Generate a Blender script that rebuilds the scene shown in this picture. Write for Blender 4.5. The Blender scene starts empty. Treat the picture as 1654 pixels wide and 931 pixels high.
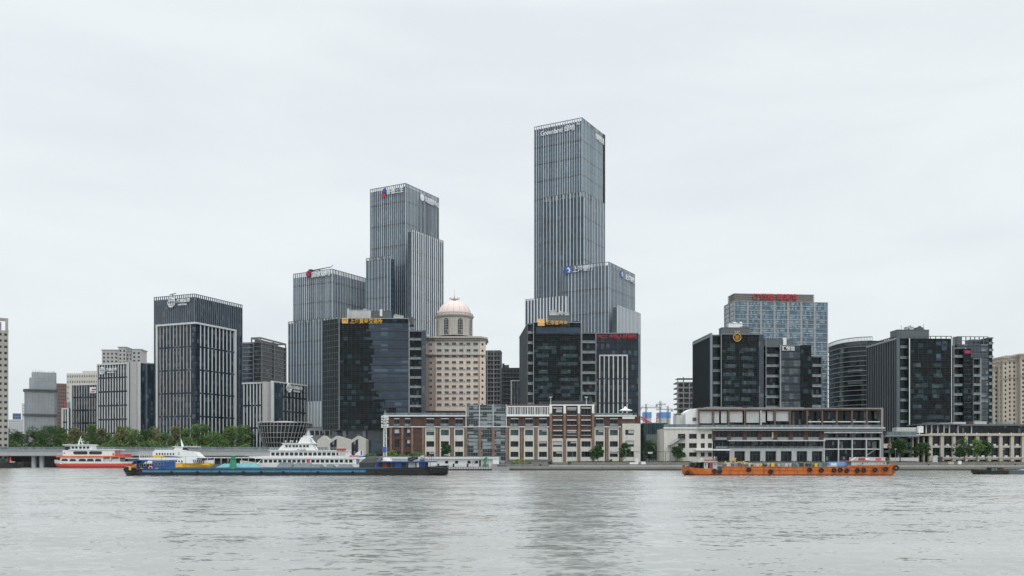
import bpy, math, random
from mathutils import Vector, Matrix
R = math.radians
C = bpy.context.scene.collection
F, U0, H, HC = 1467.0, 827.0, 742.0, 5.5      # focal length, centre column and horizon row of the survey photo; eye height

# ---------------------------------------------------------------- camera, sky, sun, exposure
scn = bpy.context.scene
cd = bpy.data.cameras.new('camera'); cam = bpy.data.objects.new('camera', cd); C.objects.link(cam)
cam.location = (0, 0, HC); cam.rotation_euler = (R(90), 0, 0)
cd.sensor_width = 36; cd.lens = F / 1654 * 36; cd.shift_y = (H - 465.5) / 1654
cd.clip_start = .5; cd.clip_end = 12000
scn.camera = cam
SUN_EL, SUN_AZ = 52, 150            # elevation; azimuth clockwise from +Y (behind the viewer's right shoulder)
w = bpy.data.worlds.new('World'); scn.world = w; w.use_nodes = True
nt = w.node_tree; nt.nodes.clear()
def N(nt, t, **k):
    n = nt.nodes.new(t)
    for a, b in k.items():
        if a.startswith('i_'):
            key = a[2:]; n.inputs[int(key) if key.isdigit() else key.replace('_', ' ')].default_value = b
        else: setattr(n, a, b)
    return n
sky = N(nt, 'ShaderNodeTexSky', sky_type='NISHITA', sun_disc=False, sun_elevation=R(SUN_EL), sun_rotation=R(SUN_AZ), dust_density=4.0)
tc = N(nt, 'ShaderNodeTexCoord'); sp = N(nt, 'ShaderNodeSeparateXYZ'); nt.links.new(tc.outputs['Generated'], sp.inputs[0])
mp = N(nt, 'ShaderNodeMapping'); mp.inputs['Scale'].default_value = (1.3, 1.3, 5.5); mp.inputs['Rotation'].default_value = (0, R(9), R(20))
nt.links.new(tc.outputs['Generated'], mp.inputs[0])
no = N(nt, 'ShaderNodeTexNoise', i_Scale=1.9, i_Detail=6.0, i_Roughness=.52, i_Distortion=.35); nt.links.new(mp.outputs[0], no.inputs['Vector'])
cr = N(nt, 'ShaderNodeValToRGB'); nt.links.new(no.outputs['Fac'], cr.inputs[0])
cr.color_ramp.elements[0].position = .36; cr.color_ramp.elements[0].color = (.815, .872, .91, 1)
cr.color_ramp.elements[1].position = .60; cr.color_ramp.elements[1].color = (.885, .942, .97, 1)
# overcast luminance: brighter towards the zenith
mr = N(nt, 'ShaderNodeMapRange', i_1=.44, i_2=.98, i_3=1.0, i_4=2.9); nt.links.new(sp.outputs['Z'], mr.inputs[0])
mr0 = N(nt, 'ShaderNodeMapRange', i_1=-.02, i_2=.22, i_3=.965, i_4=1.0); nt.links.new(sp.outputs['Z'], mr0.inputs[0])
mu = N(nt, 'ShaderNodeMath', operation='MULTIPLY'); nt.links.new(mr.outputs[0], mu.inputs[0]); nt.links.new(mr0.outputs[0], mu.inputs[1])
mu2 = N(nt, 'ShaderNodeMath', operation='MULTIPLY', i_1=10.0); nt.links.new(mu.outputs[0], mu2.inputs[0])
vs = N(nt, 'ShaderNodeVectorMath', operation='SCALE'); nt.links.new(cr.outputs[0], vs.inputs[0]); nt.links.new(mu2.outputs[0], vs.inputs['Scale'])
mx = N(nt, 'ShaderNodeMixRGB', i_0=.94); nt.links.new(sky.outputs[0], mx.inputs[1]); nt.links.new(vs.outputs[0], mx.inputs[2])
bg = N(nt, 'ShaderNodeBackground', i_Strength=.1); nt.links.new(mx.outputs[0], bg.inputs[0])
wo = N(nt, 'ShaderNodeOutputWorld'); nt.links.new(bg.outputs[0], wo.inputs[0])
sd = bpy.data.lights.new('sun', 'SUN'); sd.energy = 1.0; sd.angle = R(22); sd.color = (1, .985, .965)
so = bpy.data.objects.new('sun', sd); C.objects.link(so)
az, el = R(SUN_AZ), R(SUN_EL)
so.rotation_euler = Vector((math.sin(az) * math.cos(el), math.cos(az) * math.cos(el), math.sin(el))).to_track_quat('Z', 'Y').to_euler()
scn.view_settings.view_transform = 'Standard'; scn.view_settings.look = 'None'
scn.view_settings.exposure = 0; scn.view_settings.gamma = 1; scn.view_settings.use_curve_mapping = False
scn.render.engine = 'CYCLES'
scn.cycles.use_denoising = True
scn.cycles.max_bounces = 6; scn.cycles.diffuse_bounces = 2; scn.cycles.glossy_bounces = 3; scn.cycles.volume_bounces = 0
scn.cycles.sample_clamp_indirect = 4

# ---------------------------------------------------------------- helpers
def X(u, Y): return (u - U0) * Y / F
def Z(v, Y): return HC + (H - v) * Y / F
def M_(px, Y): return px * Y / F

def tag(o, label=None, cat=None, group=None, kind=None):
    if label: o['label'] = label
    if cat: o['category'] = cat
    if group: o['group'] = group
    if kind: o['kind'] = kind
    return o
def thing(name, label, cat, loc=(0, 0, 0), group=None, rz=0):
    o = bpy.data.objects.new(name, None); C.objects.link(o); o.empty_display_size = 1
    o.location = loc; o.rotation_euler = (0, 0, rz)
    return tag(o, label, cat, group)
def copy_tree(o, parent=None):
    c = o.copy(); C.objects.link(c); c.parent = parent
    for ch in [x for x in list(C.objects) if x.parent == o]: copy_tree(ch, c)
    return c

class MB:
    """collects faces, links them as ONE mesh object"""
    def __init__(s): s.v = []; s.f = []; s.m = []
    def poly(s, pts, m=0):
        n = len(s.v); s.v += [tuple(p) for p in pts]; s.f.append(tuple(range(n, n + len(pts)))); s.m.append(m); return s
    def box(s, x0, x1, y0, y1, z0, z1, m=0):
        n = len(s.v)
        s.v += [(x0, y0, z0), (x1, y0, z0), (x1, y1, z0), (x0, y1, z0), (x0, y0, z1), (x1, y0, z1), (x1, y1, z1), (x0, y1, z1)]
        for q in ((0, 3, 2, 1), (4, 5, 6, 7), (0, 1, 5, 4), (1, 2, 6, 5), (2, 3, 7, 6), (3, 0, 4, 7)):
            s.f.append(tuple(n + i for i in q)); s.m.append(m)
        return s
    def fbox(s, face, s0, s1, n0, n1, z0, z1, m=0):
        k, c = face      # f: plane y=c facing -y; r: x=c facing +x; l: x=c facing -x
        if k == 'f': return s.box(s0, s1, c - n1, c - n0, z0, z1, m)
        if k == 'r': return s.box(c + n0, c + n1, s0, s1, z0, z1, m)
        return s.box(c - n1, c - n0, s0, s1, z0, z1, m)
    def bar(s, p, q, r, n=6, m=0, r2=None):
        p, q = Vector(p), Vector(q); r2 = r if r2 is None else r2
        d = (q - p).normalized(); a = d.orthogonal().normalized(); b = d.cross(a); k = len(s.v)
        for c, rr in ((p, r), (q, r2)):
            for i in range(n):
                t = 2 * math.pi * i / n + math.pi / n
                s.v.append(tuple(c + (a * math.cos(t) + b * math.sin(t)) * rr))
        for i in range(n):
            j = (i + 1) % n; s.f.append((k + i, k + j, k + n + j, k + n + i)); s.m.append(m)
        s.f.append(tuple(k + i for i in reversed(range(n)))); s.m.append(m)
        s.f.append(tuple(k + n + i for i in range(n))); s.m.append(m)
        return s
    def prism(s, pts, z0, z1, m=0, taper=1.0):
        cx = sum(p[0] for p in pts) / len(pts); cy = sum(p[1] for p in pts) / len(pts); k = len(s.v); n = len(pts)
        s.v += [(p[0], p[1], z0) for p in pts] + [(cx + (p[0] - cx) * taper, cy + (p[1] - cy) * taper, z1) for p in pts]
        for i in range(n):
            j = (i + 1) % n; s.f.append((k + i, k + j, k + n + j, k + n + i)); s.m.append(m)
        s.f.append(tuple(k + i for i in reversed(range(n)))); s.m.append(m)
        s.f.append(tuple(k + n + i for i in range(n))); s.m.append(m)
        return s
    def yprism(s, pts, y0, y1, m=0):     # outline in x,z pushed along y
        k = len(s.v); n = len(pts)
        s.v += [(p[0], y0, p[1]) for p in pts] + [(p[0], y1, p[1]) for p in pts]
        for i in range(n):
            j = (i + 1) % n; s.f.append((k + i, k + n + i, k + n + j, k + j)); s.m.append(m)
        s.f.append(tuple(k + i for i in range(n))); s.m.append(m)
        s.f.append(tuple(k + n + i for i in reversed(range(n)))); s.m.append(m)
        return s
    def lathe(s, prof, n=24, m=0, c=(0, 0)):
        k = len(s.v)
        for r, z in prof:
            for i in range(n):
                t = 2 * math.pi * i / n; s.v.append((c[0] + r * math.cos(t), c[1] + r * math.sin(t), z))
        for j in range(len(prof) - 1):
            for i in range(n):
                a = k + j * n + i; b = k + j * n + (i + 1) % n; s.f.append((a, b, b + n, a + n)); s.m.append(m)
        s.f.append(tuple(k + (len(prof) - 1) * n + i for i in range(n))); s.m.append(m)
        return s
    def torus(s, c, R_, r, axis='y', n=14, k2=6, m=0):
        k = len(s.v)
        for i in range(n):
            t = 2 * math.pi * i / n
            for j in range(k2):
                p = 2 * math.pi * j / k2; a = (R_ + r * math.cos(p)); 
                x, y, z = a * math.cos(t), r * math.sin(p), a * math.sin(t)
                s.v.append((c[0] + x, c[1] + y, c[2] + z))
        for i in range(n):
            for j in range(k2):
                i2, j2 = (i + 1) % n, (j + 1) % k2
                s.f.append((k + i * k2 + j, k + i * k2 + j2, k + i2 * k2 + j2, k + i2 * k2 + j)); s.m.append(m)
        return s
    def build(s, name, mats, parent=None, loc=(0, 0, 0), rz=0, smooth=False, label=None):
        me = bpy.data.meshes.new(name); me.from_pydata(s.v, [], s.f)
        for mt in (mats if isinstance(mats, (list, tuple)) else [mats]): me.materials.append(mt)
        me.polygons.foreach_set('material_index', s.m)
        if smooth: me.polygons.foreach_set('use_smooth', [True] * len(s.f))
        me.update()
        o = bpy.data.objects.new(name, me); C.objects.link(o); o.parent = parent
        o.location = loc; o.rotation_euler = (0, 0, rz)
        if label: o['label'] = label
        return o

# ---------------------------------------------------------------- materials
def mat0(name):
    m = bpy.data.materials.new(name); m.use_nodes = True; nt = m.node_tree
    return m, nt, nt.nodes['Principled BSDF']
def paint(name, col, rough=.6, var=.12, scale=.6, metallic=0.0, bump=0.0, stain=0.0, spec=.5):
    """one coat of colour with soft weathering in object space"""
    m, nt, b = mat0(name); L = nt.links
    tc = N(nt, 'ShaderNodeTexCoord')
    no = N(nt, 'ShaderNodeTexNoise', i_Scale=scale, i_Detail=5.0, i_Roughness=.6); L.new(tc.outputs['Object'], no.inputs['Vector'])
    mr = N(nt, 'ShaderNodeMapRange', i_1=.25, i_2=.75, i_3=1 - var, i_4=1 + var); L.new(no.outputs['Fac'], mr.inputs[0])
    out = mr.outputs[0]
    if stain:                      # vertical rain streaks
        mp = N(nt, 'ShaderNodeMapping'); mp.inputs['Scale'].default_value = (1.1, 1.1, .07); L.new(tc.outputs['Object'], mp.inputs[0])
        n2 = N(nt, 'ShaderNodeTexNoise', i_Scale=1.4, i_Detail=6.0, i_Roughness=.7); L.new(mp.outputs[0], n2.inputs['Vector'])
        m2 = N(nt, 'ShaderNodeMapRange', i_1=.42, i_2=.7, i_3=1.0, i_4=1 - stain); L.new(n2.outputs['Fac'], m2.inputs[0])
        mm = N(nt, 'ShaderNodeMath', operation='MULTIPLY'); L.new(out, mm.inputs[0]); L.new(m2.outputs[0], mm.inputs[1]); out = mm.outputs[0]
    v = N(nt, 'ShaderNodeVectorMath', operation='SCALE'); v.inputs[0].default_value = col[:3]; L.new(out, v.inputs['Scale'])
    L.new(v.outputs[0], b.inputs['Base Color'])
    b.inputs['Roughness'].default_value = rough; b.inputs['Metallic'].default_value = metallic; b.inputs['Specular IOR Level'].default_value = spec
    if bump:
        bp = N(nt, 'ShaderNodeBump', i_Strength=bump, i_Distance=.05); L.new(no.outputs['Fac'], bp.inputs['Height']); L.new(bp.outputs[0], b.inputs['Normal'])
    return m
def glass(name, base, blind=(.3, .33, .34), p=.15, pw=1.5, fh=4.0, ior=1.5, rough=.08, span=None, sf=.25, vary=.35, zoff=0.0, wav=0.0, patch=None):
    """facade glass: each pane its own tint, some panes with blinds, opaque spandrel strip per storey"""
    m, nt, b = mat0(name); L = nt.links
    def mth(op, a, c=None):
        n = N(nt, 'ShaderNodeMath', operation=op)
        for i, q in enumerate((a, c)):
            if q is None: continue
            if isinstance(q, (int, float)): n.inputs[i].default_value = q
            else: L.new(q, n.inputs[i])
        return n.outputs[0]
    tc = N(nt, 'ShaderNodeTexCoord'); sx = N(nt, 'ShaderNodeSeparateXYZ'); L.new(tc.outputs['Object'], sx.inputs[0])
    s = mth('ADD', sx.outputs[0], sx.outputs[1]); zz = mth('ADD', sx.outputs[2], zoff)
    cx = mth('FLOOR', mth('DIVIDE', s, pw)); zf = mth('DIVIDE', zz, fh); cz = mth('FLOOR', zf)
    cb = N(nt, 'ShaderNodeCombineXYZ'); L.new(cx, cb.inputs[0]); L.new(cz, cb.inputs[1])
    wn = N(nt, 'ShaderNodeTexWhiteNoise'); L.new(cb.outputs[0], wn.inputs['Vector'])
    # blinds are drawn in runs: low frequency noise per cell gates them
    lo = N(nt, 'ShaderNodeTexNoise', i_Scale=.16, i_Detail=2.0); L.new(cb.outputs[0], lo.inputs['Vector'])
    thr = mth('SUBTRACT', 1.0, mth('MULTIPLY', mth('MULTIPLY', lo.outputs['Fac'], 2.0), p))
    isb = mth('GREATER_THAN', wn.outputs['Value'], thr)
    sc = N(nt, 'ShaderNodeSeparateColor'); L.new(wn.outputs['Color'], sc.inputs[0])
    # blind covers the upper part of the pane only
    fz = mth('FRACT', zf); isb = mth('MULTIPLY', isb, mth('GREATER_THAN', fz, mth('MULTIPLY', sc.outputs[1], .7)))
    br = N(nt, 'ShaderNodeMapRange', i_3=1 - vary, i_4=1 + vary); L.new(sc.outputs[0], br.inputs[0])
    bs = N(nt, 'ShaderNodeVectorMath', operation='SCALE'); bs.inputs[0].default_value = base; L.new(br.outputs[0], bs.inputs['Scale'])
    col = bs.outputs[0]
    m1 = N(nt, 'ShaderNodeMixRGB'); L.new(mth('MULTIPLY', isb, .85), m1.inputs[0]); L.new(col, m1.inputs[1]); m1.inputs[2].default_value = (*blind, 1)
    col = m1.outputs[0]
    if span:
        m2 = N(nt, 'ShaderNodeMixRGB'); L.new(mth('LESS_THAN', fz, sf), m2.inputs[0]); L.new(col, m2.inputs[1]); m2.inputs[2].default_value = (*span, 1); col = m2.outputs[0]
    L.new(col, b.inputs['Base Color'])
    b.inputs['Roughness'].default_value = rough; b.inputs['IOR'].default_value = ior
    # each pane sits a hair out of true
    bp = N(nt, 'ShaderNodeBump', i_Strength=.35, i_Distance=.25 + wav)
    mp = N(nt, 'ShaderNodeMapping'); mp.inputs['Scale'].default_value = (1, 1, 1.6); L.new(tc.outputs['Object'], mp.inputs[0])
    nw = N(nt, 'ShaderNodeTexNoise', i_Scale=.16, i_Detail=2.0); L.new(mp.outputs[0], nw.inputs['Vector'])
    L.new(mth('ADD', nw.outputs['Fac'], mth('MULTIPLY', sc.outputs[2], .0)), bp.inputs['Height']); L.new(bp.outputs[0], b.inputs['Normal'])
    return m
def brick(name, c1, c2, mortar, scale=1.0):
    m, nt, b = mat0(name); L = nt.links
    tc = N(nt, 'ShaderNodeTexCoord'); sx = N(nt, 'ShaderNodeSeparateXYZ'); L.new(tc.outputs['Object'], sx.inputs[0])
    a = N(nt, 'ShaderNodeMath', operation='ADD'); L.new(sx.outputs[0], a.inputs[0]); L.new(sx.outputs[1], a.inputs[1])
    cb = N(nt, 'ShaderNodeCombineXYZ'); L.new(a.outputs[0], cb.inputs[0]); L.new(sx.outputs[2], cb.inputs[1])
    bt = N(nt, 'ShaderNodeTexBrick', i_Scale=scale); bt.inputs['Color1'].default_value = (*c1, 1); bt.inputs['Color2'].default_value = (*c2, 1); bt.inputs['Mortar'].default_value = (*mortar, 1)
    bt.inputs['Brick Width'].default_value = .5; bt.inputs['Row Height'].default_value = .16; bt.inputs['Mortar Size'].default_value = .012
    L.new(cb.outputs[0], bt.inputs['Vector'])
    no = N(nt, 'ShaderNodeTexNoise', i_Scale=.5, i_Detail=5.0); L.new(tc.outputs['Object'], no.inputs['Vector'])
    mr = N(nt, 'ShaderNodeMapRange', i_1=.3, i_2=.7, i_3=.75, i_4=1.2); L.new(no.outputs['Fac'], mr.inputs[0])
    v = N(nt, 'ShaderNodeVectorMath', operation='SCALE'); L.new(bt.outputs['Color'], v.inputs[0]); L.new(mr.outputs[0], v.inputs['Scale'])
    L.new(v.outputs[0], b.inputs['Base Color']); b.inputs['Roughness'].default_value = .85
    return m
def hullmat(name, bands, rust=(.12, .05, .025), amt=.35, rough=.55):
    """hull paint in horizontal bands [(z below which, colour) ...], with rust streaks"""
    m, nt, b = mat0(name); L = nt.links
    tc = N(nt, 'ShaderNodeTexCoord'); sx = N(nt, 'ShaderNodeSeparateXYZ'); L.new(tc.outputs['Object'], sx.inputs[0])
    nz = N(nt, 'ShaderNodeTexNoise', i_Scale=1.1, i_Detail=3.0); L.new(tc.outputs['Object'], nz.inputs['Vector'])
    wob = N(nt, 'ShaderNodeMath', operation='MULTIPLY_ADD', i_1=.16, i_2=-.08); L.new(nz.outputs['Fac'], wob.inputs[0])
    zz = N(nt, 'ShaderNodeMath', operation='ADD'); L.new(sx.outputs[2], zz.inputs[0]); L.new(wob.outputs[0], zz.inputs[1])
    col = None
    for i, (z, c) in enumerate(reversed(bands)):
        if col is None:
            rgb = N(nt, 'ShaderNodeRGB'); rgb.outputs[0].default_value = (*c, 1); col = rgb.outputs[0]; continue
        lt = N(nt, 'ShaderNodeMath', operation='LESS_THAN', i_1=z); L.new(zz.outputs[0], lt.inputs[0])
        mx = N(nt, 'ShaderNodeMixRGB'); L.new(lt.outputs[0], mx.inputs[0]); L.new(col, mx.inputs[1]); mx.inputs[2].default_value = (*c, 1); col = mx.outputs[0]
    mp = N(nt, 'ShaderNodeMapping'); mp.inputs['Scale'].default_value = (.9, .9, .22); L.new(tc.outputs['Object'], mp.inputs[0])
    n2 = N(nt, 'ShaderNodeTexNoise', i_Scale=1.3, i_Detail=8.0, i_Roughness=.75); L.new(mp.outputs[0], n2.inputs['Vector'])
    rr = N(nt, 'ShaderNodeMapRange', i_1=.5, i_2=.68, i_3=0, i_4=amt); L.new(n2.outputs['Fac'], rr.inputs[0])
    mx = N(nt, 'ShaderNodeMixRGB'); L.new(rr.outputs[0], mx.inputs[0]); L.new(col, mx.inputs[1]); mx.inputs[2].default_value = (*rust, 1)
    L.new(mx.outputs[0], b.inputs['Base Color']); b.inputs['Roughness'].default_value = rough
    return m

M = dict(
    fin=paint('fin_aluminium', (.50, .56, .60), .45, .06, metallic=.0), fin2=paint('fin_grey', (.20, .235, .265), .5, .08),
    finw=paint('fin_white', (.66, .70, .72), .5, .05), steel=paint('dark_steel', (.035, .048, .054), .5, .2), dark=paint('dark_metal', (.03, .034, .038), .5, .2), mid=paint('grey_metal', (.095, .112, .12), .5, .12),
    slab=paint('concrete_slab', (.27, .285, .29), .8, .15, stain=.25), stone=paint('pale_stone', (.42, .41, .40), .8, .08, stain=.12),
    stonew=paint('white_stone', (.57, .58, .575), .8, .06, stain=.15), cream=paint('cream_render', (.58, .56, .50), .85, .08, stain=.2),
    white=paint('white_paint', (.72, .73, .72), .5, .06, stain=.08), whited=paint('dirty_white', (.50, .51, .50), .6, .12, stain=.3),
    beige=paint('beige_stone', (.40, .345, .27), .85, .12, stain=.25), beige2=paint('sandstone', (.47, .42, .35), .85, .1, stain=.2),
    pink=paint('pink_render', (.72, .60, .51), .85, .07, stain=.15), pinkd=paint('dome_pink', (.70, .565, .525), .7, .08, stain=.1), red=paint('red_line', (.36, .10, .07), .8, .1),
    grime=paint('grimy_concrete', (.26, .255, .24), .85, .15, stain=.4), blind=paint('roller_blind', (.44, .45, .45), .8, .08, stain=.15), drum=paint('drum_stone', (.46, .43, .39), .85, .1, stain=.3), conc=paint('raw_concrete', (.30, .30, .29), .9, .15, stain=.35),
    brickd=brick('dark_brick', (.095, .045, .035), (.07, .032, .026), (.09, .07, .06)), brickl=brick('tan_brick', (.22, .135, .095), (.18, .11, .08), (.22, .18, .15)),
    redp=paint('red_sign', (.44, .03, .045), .5, .05), gold=paint('gold_sign', (.62, .36, .06), .45, .08), orange=paint('orange_sign', (.75, .42, .12), .5, .05),
    bluep=paint('blue_panel', (.03, .10, .36), .4, .05), signw=paint('white_sign', (.72, .75, .77), .5, .03), purple=paint('crimson_logo', (.32, .02, .07), .5, .05),
    black=paint('black_rubber', (.012, .012, .013), .75, .3, scale=2), wood=paint('brown_timber', (.13, .075, .055), .7, .2),
    green=paint('green_paint', (.03, .22, .12), .5, .1), yellow=paint('yellow_paint', (.68, .40, .04), .5, .1), bluec=paint('blue_roof', (.018, .085, .30), .5, .12),
    redb=paint('bright_red', (.62, .05, .03), .5, .08), turq=paint('turquoise_tarp', (.085, .26, .29), .6, .12, scale=.8, bump=.5), tarp=paint('grey_tarp', (.11, .125, .13), .7, .3, scale=1.5, bump=.6),
)
G = dict(
    t1=glass('tower_glass', (.040, .070, .105), (.12, .16, .20), .03, 2.1, 4.2, 1.75, span=(.065, .092, .125), sf=.3, vary=.18),
    t2=glass('tower_glass_grey', (.045, .070, .098), (.12, .15, .19), .03, 2.0, 4.0, 1.75, span=(.068, .09, .118), sf=.3, vary=.18),
    t3=glass('tower_glass_dark', (.026, .048, .074), (.10, .13, .16), .02, 3.0, 4.0, 1.6, span=(.035, .055, .075)),
    ht=glass('navy_glass', (.014, .029, .045), (.08, .10, .12), .22, 1.75, 4.4, 1.38, span=(.010, .015, .02), sf=.22, vary=.5),
    ht2=glass('navy_crown_glass', (.024, .042, .060), (.10, .115, .13), .15, 2.2, 4.6, 1.6, vary=.35),
    dk=glass('dark_green_glass', (.006, .0125, .0155), (.03, .065, .075), .16, 2.8, 4.05, 1.27, span=(.004, .006, .007), sf=.34, vary=.8, rough=.12),
    dkb=glass('blue_dark_glass', (.022, .042, .065), (.07, .10, .12), .2, 2.8, 4.05, 1.55, span=(.010, .013, .016), sf=.36, vary=.4),
    louv=glass('louvre_glass', (.011, .019, .022), (.02, .03, .034), .1, 3.0, 4.05, 1.25, span=(.018, .023, .026), sf=.4, vary=.2),
    bal=glass('balcony_glass', (.008, .014, .018), (.08, .10, .11), .15, 1.6, 4.05, 1.3, vary=.7),
    hot=glass('hotel_glass', (.08, .155, .215), (.27, .37, .42), .55, 1.35, 3.55, 1.6, span=(.06, .11, .15), sf=.10, vary=.3),
    win=glass('window_glass', (.012, .019, .023), (.20, .22, .22), .16, 1.1, 3.9, 1.36, vary=.7),
    wint=glass('teal_window', (.03, .065, .075), (.25, .30, .31), .25, 1.1, 3.9, 1.5, vary=.6),
    cur=glass('curved_glass', (.010, .020, .026), (.12, .15, .17), .12, 1.8, 3.9, 1.38, span=(.012, .02, .025), sf=.35, vary=.6),
    teal=glass('teal_ribbed', (.035, .06, .065), (.05, .08, .08), .1, 1.2, 30, 1.4),
    rail=glass('rail_glass', (.14, .18, .19), (.2, .24, .24), .2, 1.2, 30, 1.5, vary=.3),
    boat=glass('boat_window', (.018, .022, .026), (.3, .3, .28), .12, 1.2, 30, 1.5, vary=.6),
)

class Block:
    """a rectangular volume of a building; frame origin at its near front corner, x right, y back.  u,Y place the corner, uf the far end of the front face, us the far end of the side face"""
    def __init__(s, root, name, mats, u, Y, rot, near, uf, us=None, depth=None, vt=None, zt=None, z0=3.0, cut=0.0, width=None):
        s.root, s.near, s.rz = root, near, R(rot)
        s.c = Vector((X(u, Y), Y)); s.dx = Vector((math.cos(s.rz), math.sin(s.rz))); s.dy = Vector((-math.sin(s.rz), math.cos(s.rz)))
        a = width if width else abs(s.sol(s.dx, uf)); b = depth if depth else abs(s.sol(s.dy, us))
        s.x0, s.x1 = (-a, 0) if near == 'R' else (0, a); s.y0, s.y1 = 0, b
        s.zt = zt if zt is not None else Z(vt, Y); s.z0 = z0
        s.loc = (s.c.x - root.location.x, s.c.y - root.location.y, 0 - root.location.z)
        s.obj = MB().box(s.x0, s.x1, 0, b, z0, s.zt - cut).build(name, mats, root, s.loc, s.rz)
    def sol(s, d, u, off=Vector((0, 0))):
        k = (u - U0) / F; p = s.c + off
        return (k * p.y - p.x) / (d.x - k * d.y)
    def sx(s, u, y=0): return s.sol(s.dx, u, s.dy * y)
    def sy(s, u, x=0): return s.sol(s.dy, u, s.dx * x)
    def zv(s, v, x=0, y=0): return Z(v, (s.c + s.dx * x + s.dy * y).y)
    def face(s, k):
        return {'f': (('f', 0), s.x0, s.x1), 'r': (('r', s.x1), 0, s.y1), 'l': (('l', s.x0), 0, s.y1)}[k]
    def add(s, mb, name, mats, parent=None, label=None):
        if parent is None: return mb.build(name, mats, s.obj, label=label)
        return mb.build(name, mats, s.root, s.loc, s.rz, label=label)
    def fins(s, faces, sp, w, d, mat, z0=None, z1=None, thin=0, jit=0.0, seed=1, segs=None, gap=1.2, name='mullions', skip=.0, mat2=None):
        rn = random.Random(seed); mb = MB(); z0 = s.z0 if z0 is None else z0; z1 = s.zt if z1 is None else z1
        segs = segs or [(z0, z1)]
        for k in faces:
            fc, a, b = s.face(k); n = max(1, round((b - a) / sp)); st = (b - a) / n
            for i in range(n + 1):
                p = a + i * st + (rn.uniform(-jit, jit) if 0 < i < n else 0); ww = w * (rn.choice((.7, 1, 1, 1.35)) if jit else 1)
                if rn.random() < skip and 0 < i < n: ww *= .45
                p0, p1 = max(a, p - ww / 2), min(b, p + ww / 2)
                for (c, e) in segs: mb.fbox(fc, p0, p1, .02, d, c, e)
                if thin and i < n:
                    for t in range(thin):
                        q = p + st * (t + 1) / (thin + 1)
                        if q < b - .3: mb.fbox(fc, q - .09, q + .09, .02, d * .6, z0, z1 - .3, 1)
        return s.add(mb, name, [mat, mat2 or M['fin2']])
    def lines(s, faces, zs, h, d, mat, name='floor_bands', back=0.015):
        mb = MB()
        for k in faces:
            fc, a, b = s.face(k)
            for z in zs: mb.fbox(fc, a - (d if k == 'f' and s.near == 'L' else 0) * 0, b, back, d, z - h / 2, z + h / 2)
        return s.add(mb, name, mat)
    def coping(s, h, d, mat, z=None, name='parapet', over=.3):
        z = s.zt if z is None else z; mb = MB()
        mb.box(s.x0 - over, s.x1 + over, -over, d - over, z - h, z); mb.box(s.x0 - over, s.x1 + over, s.y1 - d + over, s.y1 + over, z - h, z)
        mb.box(s.x0 - over, s.x0 - over + d, d - over, s.y1 - d + over, z - h, z); mb.box(s.x1 + over - d, s.x1 + over, d - over, s.y1 - d + over, z - h, z)
        return s.add(mb, name, mat)

def frange(a, b, st):
    out = []
    while a < b: out.append(a); a += st
    return out

_txt = {}
def text_mesh(body, bold=.0):
    cu = bpy.data.curves.new('lettering', 'FONT'); cu.body = body; cu.extrude = .06; cu.offset = bold; cu.resolution_u = 3
    o = bpy.data.objects.new('tmp', cu); C.objects.link(o)
    dg = bpy.context.evaluated_depsgraph_get(); dg.update()
    me = bpy.data.meshes.new_from_object(o.evaluated_get(dg)); bpy.data.objects.remove(o); bpy.data.curves.remove(cu)
    vs = [v.co.copy() for v in me.vertices]
    x0, x1 = min(v.x for v in vs), max(v.x for v in vs); y0, y1 = min(v.y for v in vs), max(v.y for v in vs)
    for v in me.vertices: v.co = ((v.co.x - x0) / (x1 - x0), -v.co.z, (v.co.y - y0) / (y1 - y0))
    return me
def lettering(body, mat, parent, p, width, height, face='f', depth=.5, name='lettering', loc=(0, 0, 0), rz=0, bold=.01):
    """p = lower left corner in the parent's frame; the text runs along +x (f) or +y (r)"""
    me = text_mesh(body, bold); me.materials.clear(); me.materials.append(mat)
    for v in me.vertices:
        x, y, z = v.co
        x *= width; z *= height; y *= depth / .12
        v.co = (p[0] + x, p[1] + y, p[2] + z) if face == 'f' else (p[0] - y, p[1] + x, p[2] + z)
    o = bpy.data.objects.new(name, me); C.objects.link(o); o.parent = parent; o.location = loc; o.rotation_euler = (0, 0, rz)
    return o
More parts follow.
